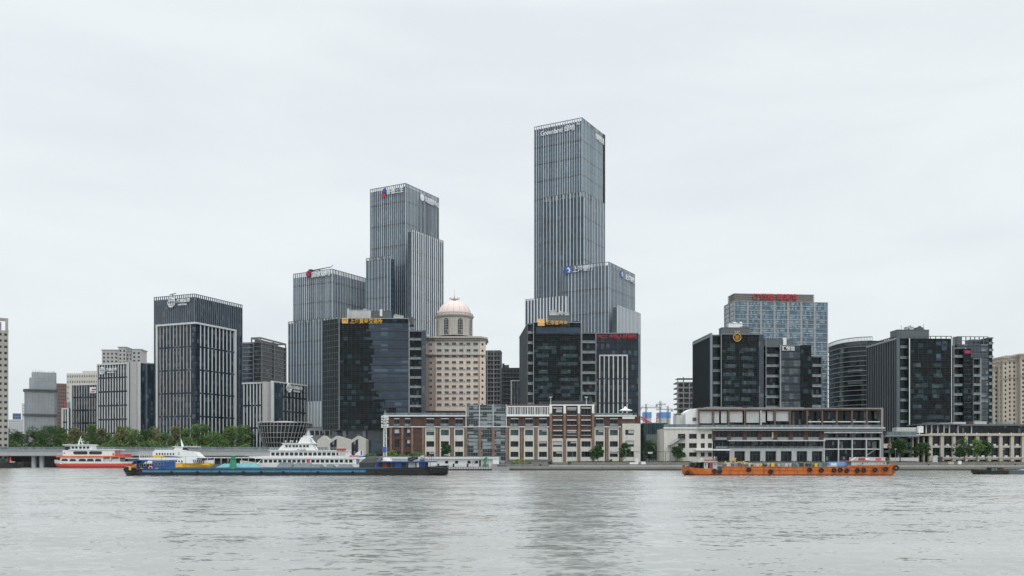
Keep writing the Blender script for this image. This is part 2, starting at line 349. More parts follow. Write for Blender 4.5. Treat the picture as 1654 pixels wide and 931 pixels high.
# ================================================================ the setting
WAVES = [(.35, 1, .12, 2.0, .16, 4, .2), (.5, 1, .55, 3.0, .48, -6, .3), (.62, 1, 2.1, 4.0, .68, 7, .4)]
def water_mat():
    m, nt, b = mat0('river_water'); L = nt.links
    tc = N(nt, 'ShaderNodeTexCoord')
    def layer(sx, sy, sc, det, amp, rot, distort=0.0):
        mp = N(nt, 'ShaderNodeMapping'); mp.inputs['Scale'].default_value = (sx, sy, 1); mp.inputs['Rotation'].default_value = (0, 0, R(rot)); L.new(tc.outputs['Object'], mp.inputs[0])
        no = N(nt, 'ShaderNodeTexNoise', i_Scale=sc, i_Detail=det, i_Roughness=.6, i_Distortion=distort); L.new(mp.outputs[0], no.inputs['Vector'])
        sb = N(nt, 'ShaderNodeVectorMath', operation='SUBTRACT'); L.new(no.outputs['Color'], sb.inputs[0]); sb.inputs[1].default_value = (.5, .5, .5)
        ml = N(nt, 'ShaderNodeVectorMath', operation='MULTIPLY'); L.new(sb.outputs[0], ml.inputs[0]); ml.inputs[1].default_value = (amp * .7, amp, 0)
        return ml.outputs[0]
    # wave slopes of three sizes, gathered straight into the normal; calmer and rougher patches
    acc = None
    for q in WAVES:
        l = layer(*q)
        if acc is None: acc = l; continue
        ad = N(nt, 'ShaderNodeVectorMath', operation='ADD'); L.new(acc, ad.inputs[0]); L.new(l, ad.inputs[1]); acc = ad.outputs[0]
    mp = N(nt, 'ShaderNodeMapping'); mp.inputs['Scale'].default_value = (.3, 1, 1); L.new(tc.outputs['Object'], mp.inputs[0])
    pn = N(nt, 'ShaderNodeTexNoise', i_Scale=.045, i_Detail=3.0); L.new(mp.outputs[0], pn.inputs['Vector'])
    pr = N(nt, 'ShaderNodeMapRange', i_1=.35, i_2=.65, i_3=.7, i_4=1.25); L.new(pn.outputs['Fac'], pr.inputs[0])
    sc_ = N(nt, 'ShaderNodeVectorMath', operation='SCALE'); L.new(acc, sc_.inputs[0]); L.new(pr.outputs[0], sc_.inputs['Scale'])
    up = N(nt, 'ShaderNodeVectorMath', operation='ADD'); L.new(sc_.outputs[0], up.inputs[0]); up.inputs[1].default_value = (0, -.112, 1)
    # the visible side of each wavelet faces this bank: wave backs are hidden behind crests
    sx_ = N(nt, 'ShaderNodeSeparateXYZ'); L.new(up.outputs[0], sx_.inputs[0]); mn = N(nt, 'ShaderNodeMath', operation='MINIMUM', i_1=-.015); L.new(sx_.outputs[1], mn.inputs[0])
    up = N(nt, 'ShaderNodeCombineXYZ'); L.new(sx_.outputs[0], up.inputs[0]); L.new(mn.outputs[0], up.inputs[1]); up.inputs[2].default_value = 1
    nn = N(nt, 'ShaderNodeVectorMath', operation='NORMALIZE'); L.new(up.outputs[0], nn.inputs[0]); L.new(nn.outputs[0], b.inputs['Normal'])
    mp = N(nt, 'ShaderNodeMapping'); mp.inputs['Scale'].default_value = (.25, 1, 1); L.new(tc.outputs['Object'], mp.inputs[0])
    n = N(nt, 'ShaderNodeTexNoise', i_Scale=.05, i_Detail=5.0); L.new(mp.outputs[0], n.inputs['Vector'])
    cr = N(nt, 'ShaderNodeValToRGB'); L.new(n.outputs['Fac'], cr.inputs[0])
    cr.color_ramp.elements[0].position = .35; cr.color_ramp.elements[0].color = (.205, .207, .19, 1)
    cr.color_ramp.elements[1].position = .7; cr.color_ramp.elements[1].color = (.285, .287, .268, 1)
    L.new(cr.outputs[0], b.inputs['Base Color']); b.inputs['Roughness'].default_value = .07; b.inputs['IOR'].default_value = 1.55
    return m
mb = MB(); mb.poly([(-4000, -300, 0), (4000, -300, 0), (4000, 640, 0), (-4000, 640, 0)])
tag(mb.build('river', water_mat()), 'murky grey green river with short choppy ripples', 'river', kind='structure')
SH = [(6000, 448), (-3, 448), (-70, 467), (-84, 545), (-122, 602), (-160, 622), (-6000, 622)]
mb = MB(); n = len(SH)
mb.poly([(x, y, 3.0) for x, y in SH] + [(-9000, 9000, 3.0), (9000, 9000, 3.0)])
tag(mb.build('city_ground', paint('paving', (.20, .20, .19), .9, .15)), kind='structure')
mb = MB()
for (x0, y0), (x1, y1) in zip(SH[:-1], SH[1:]):
    mb.poly([(x0, y0, -2), (x0, y0, 2.98), (x1, y1, 2.98), (x1, y1, -2)])
mb.poly([(-600, 621.9, 3), (-600, 622, 9), (-150, 622, 9), (-150, 621.9, 3)])
qm = paint('quay_concrete', (.19, .19, .17), .9, .2, scale=.5, stain=.55)
tag(mb.build('quay_wall', qm), 'stained low concrete quay wall along the far bank', 'quay wall', kind='structure')
# lower quay step with pale kerb
qs = hullmat('quay_step_concrete', [(.55, (.045, .05, .035)), (.95, (.11, .11, .085)), (9, (.23, .23, .205))], rust=(.09, .085, .06), amt=.8, rough=.9)
mb = MB(); mb.box(-2, 900, 444.5, 447.95, -2, 2.0); tag(mb.build('quay_step', qs), 'stained concrete quay edge above the waterline', 'quay edge', kind='structure')
mb = MB(); mb.box(18, 900, 444.3, 445.0, 2.0, 2.35); tag(mb.build('kerb', paint('kerb_white', (.55, .56, .54), .8, .15, stain=.2)), 'pale kerb along the quay edge', 'kerb', kind='structure')
mb = MB(); mb.box(-600, -152, 622.2, 668, 3.005, 8.5); tag(mb.build('park_terrace', paint('soil', (.06, .055, .04), .95, .3)), kind='structure')
mb = MB(); mb.box(-9000, 9000, -1500, -60, -3, 3); tag(mb.build('near_bank', paint('bank', (.12, .12, .11), .9, .2)), 'river bank behind the viewer', 'ground', kind='structure')

# elevated promenade bridge on the left
bY = 600
br = thing('elevated_walkway', 'long grey elevated walkway bridge on round piers at the left bank', 'bridge', (-300, bY, 0))
mb = MB(); mb.box(-700 + 300, -122 + 300, 0, 21.9, 7.9, 11.6)  # deck extended back to the quay to throw shade on the wall below
mb.build('deck', paint('bridge_concrete', (.36, .37, .37), .8, .08, scale=.15, stain=.15), br)
mb = MB(); mb.box(-400, 178, -.35, -.003, 11.0, 11.9); mb.box(-400, 178, -.6, .0, 7.6, 8.1); mb.build('edge_beam', M['slab'], br)
mb = MB(); mb.box(-400, 178, .2, .3, 13.1, 13.25); mb.box(-400, 178, .2, .28, 12.5, 12.58)
for x in frange(-400, 178, 2.0): mb.box(x, x + .14, .18, .3, 11.6, 13.1)
mb.build('railing', M['mid'], br)
mb = MB(); mb.box(-400, 178, 3.0, 3.2, 11.6, 13.6); mb.build('rail_screen', G['rail'], br)
pierm = paint('pier_concrete', (.42, .46, .48), .75, .08, stain=.2)
for u in (-120, 49, 62, 172, 300, 318, 440, 560):
    mb = MB(); mb.bar((X(u, bY) + 300, 4.5, -2), (X(u, bY) + 300, 4.5, 7.9), 1.5, 16); mb.build('pier', pierm, br, smooth=False)

# ================================================================ towers
def screen(b, faces, z0, z1, sp, mat, name='parapet_screen', rails=(0.0,), w=.35):
    """open parapet: posts and a top rail with sky between"""
    mb = MB()
    for k in faces:
        fc, a, e = b.face(k); n = max(1, round((e - a) / sp)); st = (e - a) / n
        for i in range(n + 1):
            p = a + i * st; mb.fbox(fc, max(a, p - w / 2), min(e, p + w / 2), -.5, .3, z0, z1)
        for r in rails: mb.fbox(fc, a, e, -.45, .25, z1 - r - .35, z1 - r + .01)
    return b.add(mb, name, mat)
def tower(root, name, g, u, Y, rot, near, uf, us, vt, faces='fr', sp=2.1, w=.5, d=.45, fin='fin', crown=3.2, bands=(), thin=0, jit=.0, seed=1, skip=0, z0=3, cut=None, bh=1.0, mat2=None, bm='fin2'):
    b = Block(root, name, g, u, Y, rot, near, uf, us, vt=vt, z0=z0, cut=crown)
    b.fins(faces, sp, w, d, M[fin], z0=b.z0, z1=b.zt - .3, thin=thin, jit=jit, seed=seed, skip=skip, mat2=mat2)
    screen(b, faces, b.zt - crown, b.zt, sp, M['mid'], rails=(0, crown - .5))
    zs = [b.zv(v, *((0, 0) if True else ())) for v in bands]
    if zs: b.lines(faces, zs, bh, .22, M['dark'])
    return b

TH = -29
t1 = thing('glass_tower', 'tallest glass tower with pale vertical fins and a white sign at its roofline', 'skyscraper', (X(940, 720), 720, 3))
top = tower(t1, 'top_tier', G['t1'], 940, 720, TH, 'R', 863, 976, 190, bands=(226, 254, 282, 312), sp=2.15, w=.34, thin=0, jit=.06, seed=3, skip=.25)
mid = tower(t1, 'middle_tier', G['t3'], 943.5, 716, TH, 'R', 878, 976.8, 309, bands=(350, 384, 419), sp=3.1, w=.55, crown=4.5, jit=.06, seed=5)
bank = tower(t1, 'lower_tier', G['t1'], 983, 702, TH, 'R', 908, 1025, 423, bands=(465, 505), sp=2.9, w=.5, thin=1, jit=.08, seed=6, skip=.15)
lw = tower(t1, 'left_wing', G['t3'], 914, 716, TH, 'R', 848.5, 925, 477.5, sp=2.9, w=.95, d=.6, fin='finw', bands=(520,), crown=1.5)
rw = tower(t1, 'right_wing', G['t3'], 996.5, 695, TH, 'R', 989, 1034, 492, sp=2.9, w=.8, d=.6, fin='finw', faces='r', crown=2, bands=(540, 580, 620))
# scaffold-like lattice strip on the far right edge of the top tier
mb = MB(); f_ = ('r', top.x1); e = top.y1
for z in frange(Z(322, 735), top.zt - 3, 3.2):
    mb.fbox(f_, e - 3, e, .3, .7, z, z + (1.5 if int(z) % 2 else .5)); mb.fbox(f_, e - 1.8, e - .9, .3, 1.2, z + 1.5, z + 2.2)
for q in (e - 3, e - .3): mb.fbox(f_, q, q + .25, .3, .9, Z(322, 735), top.zt)
top.add(mb, 'service_lattice', M['dark'])
s = top.add(MB().fbox(('f', 0), top.sx(872), top.sx(938), .5, .7, top.zt - 4.4, top.zt - 4.2), 'sign', M['mid'])
lettering('Greenland 绿地', M['signw'], s, (top.sx(874), -.75, top.zt - 9.2), top.sx(929) - top.sx(874), 5.0)
lettering('中心', M['signw'], s, (top.sx(932), -.75, top.zt - 6.0), top.sx(938) - top.sx(932), 2.6)
s = top.add(MB().fbox(('r', top.x1), top.sy(960), top.sy(974), .5, .7, top.zt - 4.4, top.zt - 4.2), 'sign', M['mid'])
lettering('绿地外滩', M['signw'], s, (.75, top.sy(961), top.zt - 9.4), top.sy(974) - top.sy(961), 5.2, 'r')
def bird_logo(b, face, s0, z0, size, n=.9):
    fc = ('f', 0) if face == 'f' else ('r', b.x1)
    s = b.add(MB().fbox(fc, s0, s0 + size, .5, n, z0, z0 + size), 'sign', M['bluep'])
    pts = [(.5, .86), (.22, .55), (.40, .62), (.55, .60), (.64, .48), (.60, .34), (.42, .22), (.70, .10), (.84, .40), (.80, .62)]
    mb = MB(); q = [(s0 + x * size, z0 + y * size) for x, y in pts]
    if face == 'f': mb.yprism(q[::-1], -n - .25, -n - .02)
    else:
        k = len(q); mb.v = [(b.x1 + n + .02, a, z) for a, z in q] + [(b.x1 + n + .25, a, z) for a, z in q]; mb.f = [tuple(range(k)), tuple(range(2 * k - 1, k - 1, -1))] + [(i, (i + 1) % k, k + (i + 1) % k, k + i) for i in range(k)]; mb.m = [0] * (k + 2)
    mb.build('emblem', M['signw'], s)
    return s
zb = bank.zt
s = bird_logo(bank, 'f', bank.sx(913), Z(442.5, 718), bank.sx(924) - bank.sx(913))
lettering('上海银行', M['signw'], s, (bank.sx(926), -1.0, Z(440, 715)), bank.sx(959) - bank.sx(926), 4.6)
s = bird_logo(bank, 'r', bank.sy(1001), Z(443.5, 712), 4.9)
lettering('上海银行', M['signw'], s, (1.0, bank.sy(1008.5), Z(446, 716)), bank.sy(1024) - bank.sy(1008.5), 4.6, 'r')

t2 = thing('glass_tower', 'second tallest glass tower left of the pink dome, stepped in three blocks', 'skyscraper', (X(655, 720), 720, 3))
a = tower(t2, 'top_tier', G['t2'], 655, 720, TH, 'R', 598, 708.5, 296, bands=(325, 360, 395, 430, 470), sp=1.95, w=.34, jit=.06, seed=11, skip=.25)
# denser dark slats on the left part of its right face, smooth glass on the rest
mb = MB(); mb.fbox(('r', a.x1), a.sy(675), a.sy(708), .03, .35, a.zt - 42, a.zt - 9); a.add(mb, 'glazed_panel', G['ht2'])
b = tower(t2, 'right_wing', G['t3'], 665, 706, TH, 'R', 659, 715.8, 370, bands=(405, 441, 478, 515, 550), sp=2.9, w=.72, d=.6, fin='finw', faces='r', crown=2.2, jit=.1, seed=12)
b.fins('f', 2.5, .25, .4, M['fin2'])
c = tower(t2, 'left_wing', G['t1'], 631, 708, TH, 'R', 591.5, 637, 412.5, bands=(447, 480, 510), sp=3.0, w=.42, crown=2.5, thin=1, jit=.06, seed=13, faces='f')
s = a.add(MB().fbox(('f', 0), a.sx(618), a.sx(652), .5, .7, a.zt - 4.4, a.zt - 4.2), 'sign', M['mid'])
def prof(face, mb, b, pts, n0, n1):
    k = len(pts)
    if face == 'f': mb.yprism([(p, q) for p, q in pts][::-1], -n1, -n0)
    return mb
sx0 = a.sx(616.5); sz = a.sx(624) - sx0
prof('f', MB(), a, [(sx0 + sz * .3, a.zt - 5.5), (sx0 + sz * 1.0, a.zt - 4.6), (sx0 + sz * 1.0, a.zt - 1.2), (sx0 + sz * .45, a.zt - 2)], .8, 1.1).build('emblem', M['bluep'], s)
prof('f', MB(), a, [(sx0, a.zt - 6.0), (sx0 + sz * 1.05, a.zt - 5.7), (sx0 + sz * .9, a.zt - 8.6), (sx0 + sz * .3, a.zt - 8.3)], .8, 1.1).build('emblem', M['redp'], s)
lettering('泰德三生', M['signw'], s, (a.sx(625.5), -1.0, a.zt - 7.2), a.sx(653) - a.sx(625.5), 5.0, bold=.012)
s = a.add(MB().fbox(('r', a.x1), a.sy(677), a.sy(707), .5, .7, a.zt - 5.4, a.zt - 5.2), 'sign', M['mid'])
MB().bar((a.x1 + .8, a.sy(680.5), a.zt - 6), (a.x1 + 1.1, a.sy(680.5), a.zt - 6), 2.9, 16).build('emblem', M['signw'], s)
lettering('金融创新中心', M['signw'], s, (1.0, a.sy(684.5), a.zt - 9.0), a.sy(707.5) - a.sy(684.5), 5.2, 'r', bold=.012)

st = thing('office_tower', 'grey finned office tower behind the gold lettered black building', 'office tower', (X(536, 700), 700, 3))
a = tower(st, 'upper_block', G['t2'], 536.5, 721, TH, 'R', 474, 600, 434.5, bands=(456, 486, 514), sp=2.0, w=.36, crown=4.2, jit=.06, seed=21, skip=.25)
b = tower(st, 'lower_block', G['t1'], 548, 706, TH, 'R', 465.8, 560, 512, bands=(548, 586, 622, 650), sp=2.9, w=.42, crown=2.2, thin=1, jit=.06, seed=22, faces='f', z0=30)
MB_ = MB().box(b.x0 + 1, b.x1 - 1, 1, b.y1 - 1, 3, 30); b.add(MB_, 'base_storeys', G['ht'])
b.fins('f', 3.0, 1.25, .8, M['finw'], z0=Z(690, 720), z1=Z(649, 720), name='pilasters')
mb = MB(); mb.fbox(('f', 0), b.x0, b.x1, .02, .9, Z(693, 720), Z(690, 720)); b.add(mb, 'base_beam', M['slab'])
s = a.add(MB().fbox(('f', 0), a.sx(496), a.sx(535), .5, .7, a.zt - 4.4, a.zt - 4.2), 'sign', M['mid'])
mb = MB(); cx = (a.sx(496) + a.sx(503)) / 2; cz = Z(444, 735)
for i in range(10):
    t = 2 * math.pi * i / 10; mb.bar((cx, -1.0, cz), (cx + 2.3 * math.cos(t), -1.0, cz + 2.3 * math.sin(t)), .45, 5, r2=.75)
mb.build('emblem', M['purple'], s)
lettering('国家管网', M['signw'], s, (a.sx(505), -1.0, Z(444.5, 730) - 2.2), a.sx(534) - a.sx(505), 4.6, bold=.012)
mb = MB(); p0 = (a.sx(499), 2.5, a.zt - 3); mb.box(p0[0] - 1.5, p0[0] + 1.5, 1, 4, a.zt - 4, a.zt + 2.2)
mb.bar((p0[0], 2.5, a.zt + 1.2), (a.sx(531), 3.5, a.zt + 2.6), .55, 4, r2=.3); mb.bar((a.sx(531), 3.5, a.zt + 2.6), (a.sx(533), 3.5, a.zt + 4), .25, 4)
mb.bar((p0[0], 2.5, a.zt - 2), (a.sx(513), 3, a.zt + .6), .8, 4)
a.add(mb, 'roof_crane', M['dark'])

# ---------------------------------------------------------------- navy office complex on the left
def globe_sign(b, face, s0, z0, d, wtxt, seed=0, sub=True):
    """round globe emblem and lettering"""
    s = MB().fbox(('f', 0) if face == 'f' else ('r', b.x1), s0 + d, s0 + d + wtxt, .35, .5, z0 + d * .42, z0 + d * .46)
    s = b.add(s, 'sign', M['mid'])
    mb = MB(); r = d / 2; cx, cz = s0 + r, z0 + r; n = 20
    def pt(x, z, o): return (x, -o, z) if face == 'f' else (b.x1 + o, x, z)
    def ring(rx, rz_):
        P = [pt(cx + rx * math.cos(2 * math.pi * i / n), cz + rz_ * math.sin(2 * math.pi * i / n), 1.3) for i in range(n)]
        for i in range(n): mb.bar(P[i], P[(i + 1) % n], d * .045, 4)
    ring(r, r); ring(r * .5, r)
    mb.bar(pt(cx, cz - r, 1.3), pt(cx, cz + r, 1.3), d * .04, 4)
    for q in (-.38, .38): 
        h = r * math.sqrt(1 - q * q); mb.bar(pt(cx - h, cz + q * r, 1.3), pt(cx + h, cz + q * r, 1.3), d * .045, 4)
    mb.build('emblem', M['signw'], s)
    q = (s0 + d * 1.18, -.95, z0 + d * (.42 if sub else .3)) if face == 'f' else (b.x1 + .95, s0 + d * 1.18, z0 + d * .42)
    p = q if face == 'f' else (.95, q[1], q[2])
    lettering('海通证券', M['signw'], s, p, wtxt, d * .42, face, bold=.012)
    q = list(p); q[2] = z0 + d * .10; q[0 if face == 'f' else 1] += wtxt * .12
    lettering('HAITONG', M['signw'], s, q, wtxt * .62, d * .2, face, bold=.012)
    return s
def striped(b, faces, z0, z1, sp, w, d, fin, seg, gap=1.3, mat2=None, vmul=True, a0=None, e0=None, name='pilasters', edge=None):
    """stone fins broken by dark bands every `seg` metres"""
    segs = []; z = z1
    while z > z0: segs.append((max(z0, z - seg + gap), z)); z -= seg
    mb = MB()
    for k in faces:
        fc, a, e = b.face(k); a = a if a0 is None else a0; e = e if e0 is None else e0
        n = round((e - a) / sp); st = (e - a) / n
        for i in range(n):
            p = a + (i + .5) * st
            for c, q in segs:
                mb.fbox(fc, p - w / 2, p + w / 2, .02, d, c, q)
                pass
    o = b.add(mb, name, [M[fin], M['fin2']])
    return o, segs
TL = -23
h1 = thing('office_tower', 'navy glass office block with a white framed lower box and round globe sign', 'office tower', (X(314, 690), 690, 3))
a = Block(h1, 'glass_body', G['ht2'], 314, 690, TL, 'R', 249, 391.3, vt=474.5, cut=3)
a.fins('fr', 2.15, .24, .35, M['fin2'], z0=Z(530, 690), z1=a.zt - .4, name='mullions', seed=2); screen(a, 'fr', a.zt - 3, a.zt, 2.15, M['mid'], rails=(0, 2.6), w=.3)
a.fins('fr', 4.3, .25, .3, M['fin2'], z0=3, z1=Z(530, 690), name='mullions')
a.lines('fr', [a.zt - 3 - 4.6 * i for i in range(1, 30)], .35, .16, M['dark'])
lz = Z(521.5, 690)
bx = Block(h1, 'framed_box', G['ht'], 316, 686.5, TL, 'R', 253, 380.5, zt=lz, z0=3)
mb = MB()
for fc, s0, s1 in (bx.face('f'), bx.face('r')):
    mb.fbox(fc, s0, s1 + (1.0 if fc[0] == 'f' else 0), .02, 1.0, lz - 1.4, lz)
mb.fbox(('f', 0), bx.x0, bx.x0 + 1.5, .02, 1.0, 3, lz - 1.4); mb.fbox(('r', 0), bx.y1 - 1.5, bx.y1, .02, 1.0, 3, lz - 1.4)
bx.add(mb, 'stone_frame', M['stonew'])
striped(bx, 'r', 3, lz - 1.4, 4.0, .85, .4, 'stonew', 17.6, a0=3.0)
striped(bx, 'f', 3, lz - 1.4, 3.3, .6, .35, 'stone', 17.6, a0=bx.x0 + 2, e0=-3.2)
globe_sign(a, 'f', a.sx(273), Z(497.5, 700), a.sx(284.5) - a.sx(273), a.sx(309) - a.sx(287))
mb = MB(); mb.bar((a.sx(276), 2, a.zt - 3), (a.sx(276), 2, a.zt + 1.2), .5, 4); mb.bar((a.sx(271), 2, a.zt + 1.2), (a.sx(281), 2, a.zt + 2.0), .35, 4); a.add(mb, 'roof_crane', M['mid'])

h2 = thing('office_building', 'dark striped office block with round globe sign and tall blank stone corner', 'office building', (X(216, 700), 700, 3))
z = Z(585.5, 700)
a = Block(h2, 'left_wing', G['ht'], 208.5, 700, TL, 'R', 157.5, 214, vt=585.5)
mb = MB(); mb.fbox(('f', 0), a.x0, a.x1, .02, .8, z - 1.2, z); mb.fbox(('f', 0), a.x0, a.x0 + .7, .02, .8, 3, z - 1.2); mb.fbox(('f', 0), a.x1 - 1.0, a.x1, .02, .8, 3, z - 1.2); a.add(mb, 'stone_frame', M['stonew'])
striped(a, 'f', 3, z - 1.2, 2.9, .75, .35, 'stonew', 10.8, a0=a.x0 + .8, e0=a.x1 - 1.0)
mb = MB(); mb.box(0.01, 6.3, .6, 7, 3, z + .4); a.add(mb, 'blank_stone_wall', M['stone'])
mb = MB(); mb.box(6.31, 13, 5.5, 14, 3, z - 1); a.add(mb, 'glass_recess', G['ht2'])
c = Block(h2, 'right_wing', G['ht'], 226, 700, TL, 'R', 222, 252, vt=584.5)
mb = MB(); mb.fbox(('f', 0), c.x0, c.x1 + .8, .02, .8, 3, c.zt); mb.fbox(('r', c.x1), 0, c.y1, .02, .8, c.zt - 1, c.zt); c.add(mb, 'stone_frame', M['stonew'])
striped(c, 'r', 3, c.zt - 1, 6.2, .9, .6, 'stone', 10.8, a0=1)
globe_sign(a, 'f', a.sx(162.5), Z(604, 705), a.sx(171) - a.sx(162.5), a.sx(190.5) - a.sx(172.5))

h3 = thing('office_building', 'low dark striped office block beside the scaffolded tower', 'office building', (X(157, 740), 740, 3))
a = Block(h3, 'main_block', G['ht'], 160, 735, -16, 'R', 113.5, 175, vt=620)
mb = MB(); mb.fbox(('f', 0), a.x0, a.x1, .02, .8, a.zt - 1, a.zt); mb.fbox(('f', 0), a.x0, a.x0 + 2.2, .02, .8, 3, a.zt - 1); a.add(mb, 'stone_frame', M['stonew'])
striped(a, 'f', 3, a.zt - 1, 2.6, .5, .35, 'stone', 10.5, a0=a.x0 + 2.4)
s = a.add(MB().fbox(('f', 0), a.sx(147), a.sx(156.5), .9, 1.2, Z(636, 740), Z(626.5, 740)), 'sign', M['signw'])
mb = MB(); mb.fbox(('f', 0), a.sx(150), a.sx(156.5), 1.22, 1.4, Z(631.2, 740), Z(629, 740)); mb.fbox(('f', 0), a.sx(148), a.sx(155), 1.22, 1.4, Z(634.5, 740), Z(633, 740)); mb.build('red_bar', M['redp'], s)
c = Block(h3, 'low_block', G['ht'], 111.5, 730, -16, 'R', 100.5, 114, vt=659.5)
mb = MB(); mb.fbox(('f', 0), c.x0, c.x1, .02, .8, c.zt - 1, c.zt); mb.fbox(('f', 0), c.x0, c.x0 + 1, .02, .8, 3, c.zt - 1); mb.fbox(('f', 0), c.x1 - 1, c.x1, .02, .8, 3, c.zt - 1); c.add(mb, 'stone_frame', M['stonew'])
striped(c, 'f', 3, c.zt - 1, 1.9, .6, .6, 'stonew', 11)
mb = MB(); mb.box(c.x0 + .5, c.x0 + 2.6, 2, 2.4, c.zt, c.zt + 5.5); c.add(mb, 'red_billboard', M['redp'])
mb = MB(); mb.box(c.x0 + 3.4, c.x0 + 5.6, 2, 2.4, c.zt, c.zt + 5.0); c.add(mb, 'teal_billboard', paint('teal_board', (.05, .30, .28), .5, .1))

h4 = thing('office_building', 'low dark striped office block behind the round glass pavilion', 'office building', (X(433, 690), 690, 3))
a = Block(h4, 'left_wing', G['ht'], 423, 680, TL, 'R', 391.7, 432, vt=617.5)
mb = MB(); mb.fbox(('f', 0), a.x0, a.x1, .02, .8, a.zt - 1, a.zt); a.add(mb, 'stone_frame', M['stonew'])
striped(a, 'f', 3, a.zt - 1, 3.0, .8, .35, 'stonew', 17)
mb = MB(); mb.box(0.01, 4.6, .4, 6, 3, a.zt + .3); a.add(mb, 'blank_stone_wall', M['stone'])
mb = MB(); mb.box(4.61, 9, 5, 14, 3, a.zt - 1); a.add(mb, 'glass_recess', G['ht2'])
c = Block(h4, 'right_wing', G['ht'], 441.5, 681, TL, 'R', 438, 494.5, vt=615.5)
mb = MB(); mb.fbox(('f', 0), c.x0, c.x1 + .8, .02, .8, 3, c.zt); mb.fbox(('r', c.x1), 0, c.y1, .02, .8, c.zt - 1, c.zt); c.add(mb, 'stone_frame', M['stonew'])
striped(c, 'r', 3, c.zt - 1, 4.6, .55, .6, 'stone', 11, a0=1)
globe_sign(c, 'r', c.sy(460.5), Z(633.5, 694), c.sy(469) - c.sy(460.5), c.sy(487.5) - c.sy(471))

# ---------------------------------------------------------------- black office blocks by the river
LITS = []
def slats(b, faces, z0, z1, st, mat, d=.35, h=.12, name='glazing_bars', s0=None, s1=None):
    mb = MB()
    for k in faces:
        fc, a, e = b.face(k); a = a if s0 is None else s0; e = e if s1 is None else s1
        for z in frange(z0, z1, st): mb.fbox(fc, a, e, .02, d, z, z + h)
        for p in frange(a, e, 2.8): mb.fbox(fc, p, p + .07, .02, d * .5, z0, z1, 1)
    return b.add(mb, name, [mat, M['dark']])
def balconies(b, s0, s1, zt, z0, fh, face='f', depth=2.4, n=0.0, wall=None, plane=None):
    """stacked open balconies: each a slab with a glass front and pale rail; a wall of glazing behind"""
    fc = ('f', 0) if face == 'f' else (face, b.x0 if face == 'l' else b.x1)
    if plane is not None: fc = (fc[0], plane)
    z = zt - fh; i = 0
    while z > z0:
        mb = MB(); mb.fbox(fc, s0, s1, n - depth, n, z - .15, z + .22, 0); mb.fbox(fc, s0, s1, n - .12, n - .04, z + .22, z + 1.3, 1); mb.fbox(fc, s0, s1, n - .18, n + .02, z + 1.3, z + 1.4, 0)
        b.add(mb, 'balcony', [M['slab'], G['rail']]); z -= fh
    mb = MB(); mb.fbox(fc, s0, s1, n - depth, n + .05, zt - .8, zt, 0); b.add(mb, 'balcony_roof', M['mid'])
def pole(b, s, n, z0, z1, mat='slab', r=.22):
    return b.add(MB().bar((s, -n, z0), (s, -n, z1), r, 6), 'drain_pipe', M[mat])
def roofbits(b, lst, seed=0):
    """plant boxes and ducts on a roof: (x0,x1,y0,y1,height,material,name)"""
    for x0, x1, y0, y1, z0, z1, mt, nm in lst:
        mb = MB(); mb.box(x0, x1, y0, y1, z0, z1)
        if x1 - x0 > 4: mb.box(x0 - .2, x1 + .2, y0 - .2, y1 + .2, z1, z1 + .25)
        if (x1 - x0) > 3:
            rn = random.Random(x0)
            for k in range(3):
                c = rn.uniform(x0 + .5, x1 - 1); mb.box(c, c + rn.uniform(.5, 1.4), y0 + .5, y0 + 2, z1 + .25, z1 + rn.uniform(.6, 1.3))
        b.add(mb, nm, M[mt])

gx = thing('office_building', 'black glass office block with gold lettering on its roofline', 'office building', (X(548, 620), 620, 3))
gz0 = Z(694, 620)
a = Block(gx, 'main_block', G['dk'], 548, 620, 1, 'L', 661, None, depth=40, vt=514, z0=gz0)
sx = a.sx
mb = MB(); xs = sx(604)      # stepped edge of a building's reflection, painted as dark and bluer glass
refl_steps = [596, 599, 602, 604, 602, 600, 600, 604, 612, 622, 640, 650]
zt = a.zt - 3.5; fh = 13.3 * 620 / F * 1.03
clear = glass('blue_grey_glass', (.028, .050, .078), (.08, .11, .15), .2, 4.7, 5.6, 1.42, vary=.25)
mb = MB(); md = MB()
for i, su in enumerate(refl_steps[:11]):
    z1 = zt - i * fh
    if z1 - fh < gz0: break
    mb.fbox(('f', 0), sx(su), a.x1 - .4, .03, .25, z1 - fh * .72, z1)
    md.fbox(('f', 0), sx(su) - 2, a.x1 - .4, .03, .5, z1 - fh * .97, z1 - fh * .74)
a.add(mb, 'lighter_glazing', clear); a.add(md, 'spandrels', M['dark'])  # sky reflection put into the colour of these bluer panes
mb = MB()
for p in frange(sx(604), a.x1, 4.7): mb.fbox(('f', 0), p, p + .12, .26, .34, gz0 + 12, zt)
for i in range(11): mb.fbox(('f', 0), sx(606), a.x1, .26, .36, zt - i * fh - fh * .36, zt - i * fh - fh * .34)
a.add(mb, 'glazing_bars', M['dark'])
slats(a, 'f', gz0 + .5, a.zt - 1, 1.38, M['steel'], s1=sx(604), h=.06, d=.2)
mb = MB(); mb.fbox(('f', 0), a.x0 - .3, a.x0 + .15, .02, .5, gz0, a.zt); mb.fbox(('f', 0), a.x1 - .5, a.x1 - .1, .02, .5, gz0, a.zt); mb.fbox(('f', 0), a.x0, a.x1, .02, .4, a.zt - .5, a.zt + .02); a.add(mb, 'edge_fin', M['slab'])
wg = Block(gx, 'left_wing', G['dk'], 548, 620.05, 58, 'L', 580, None, depth=2, vt=514.5, z0=gz0, width=1)
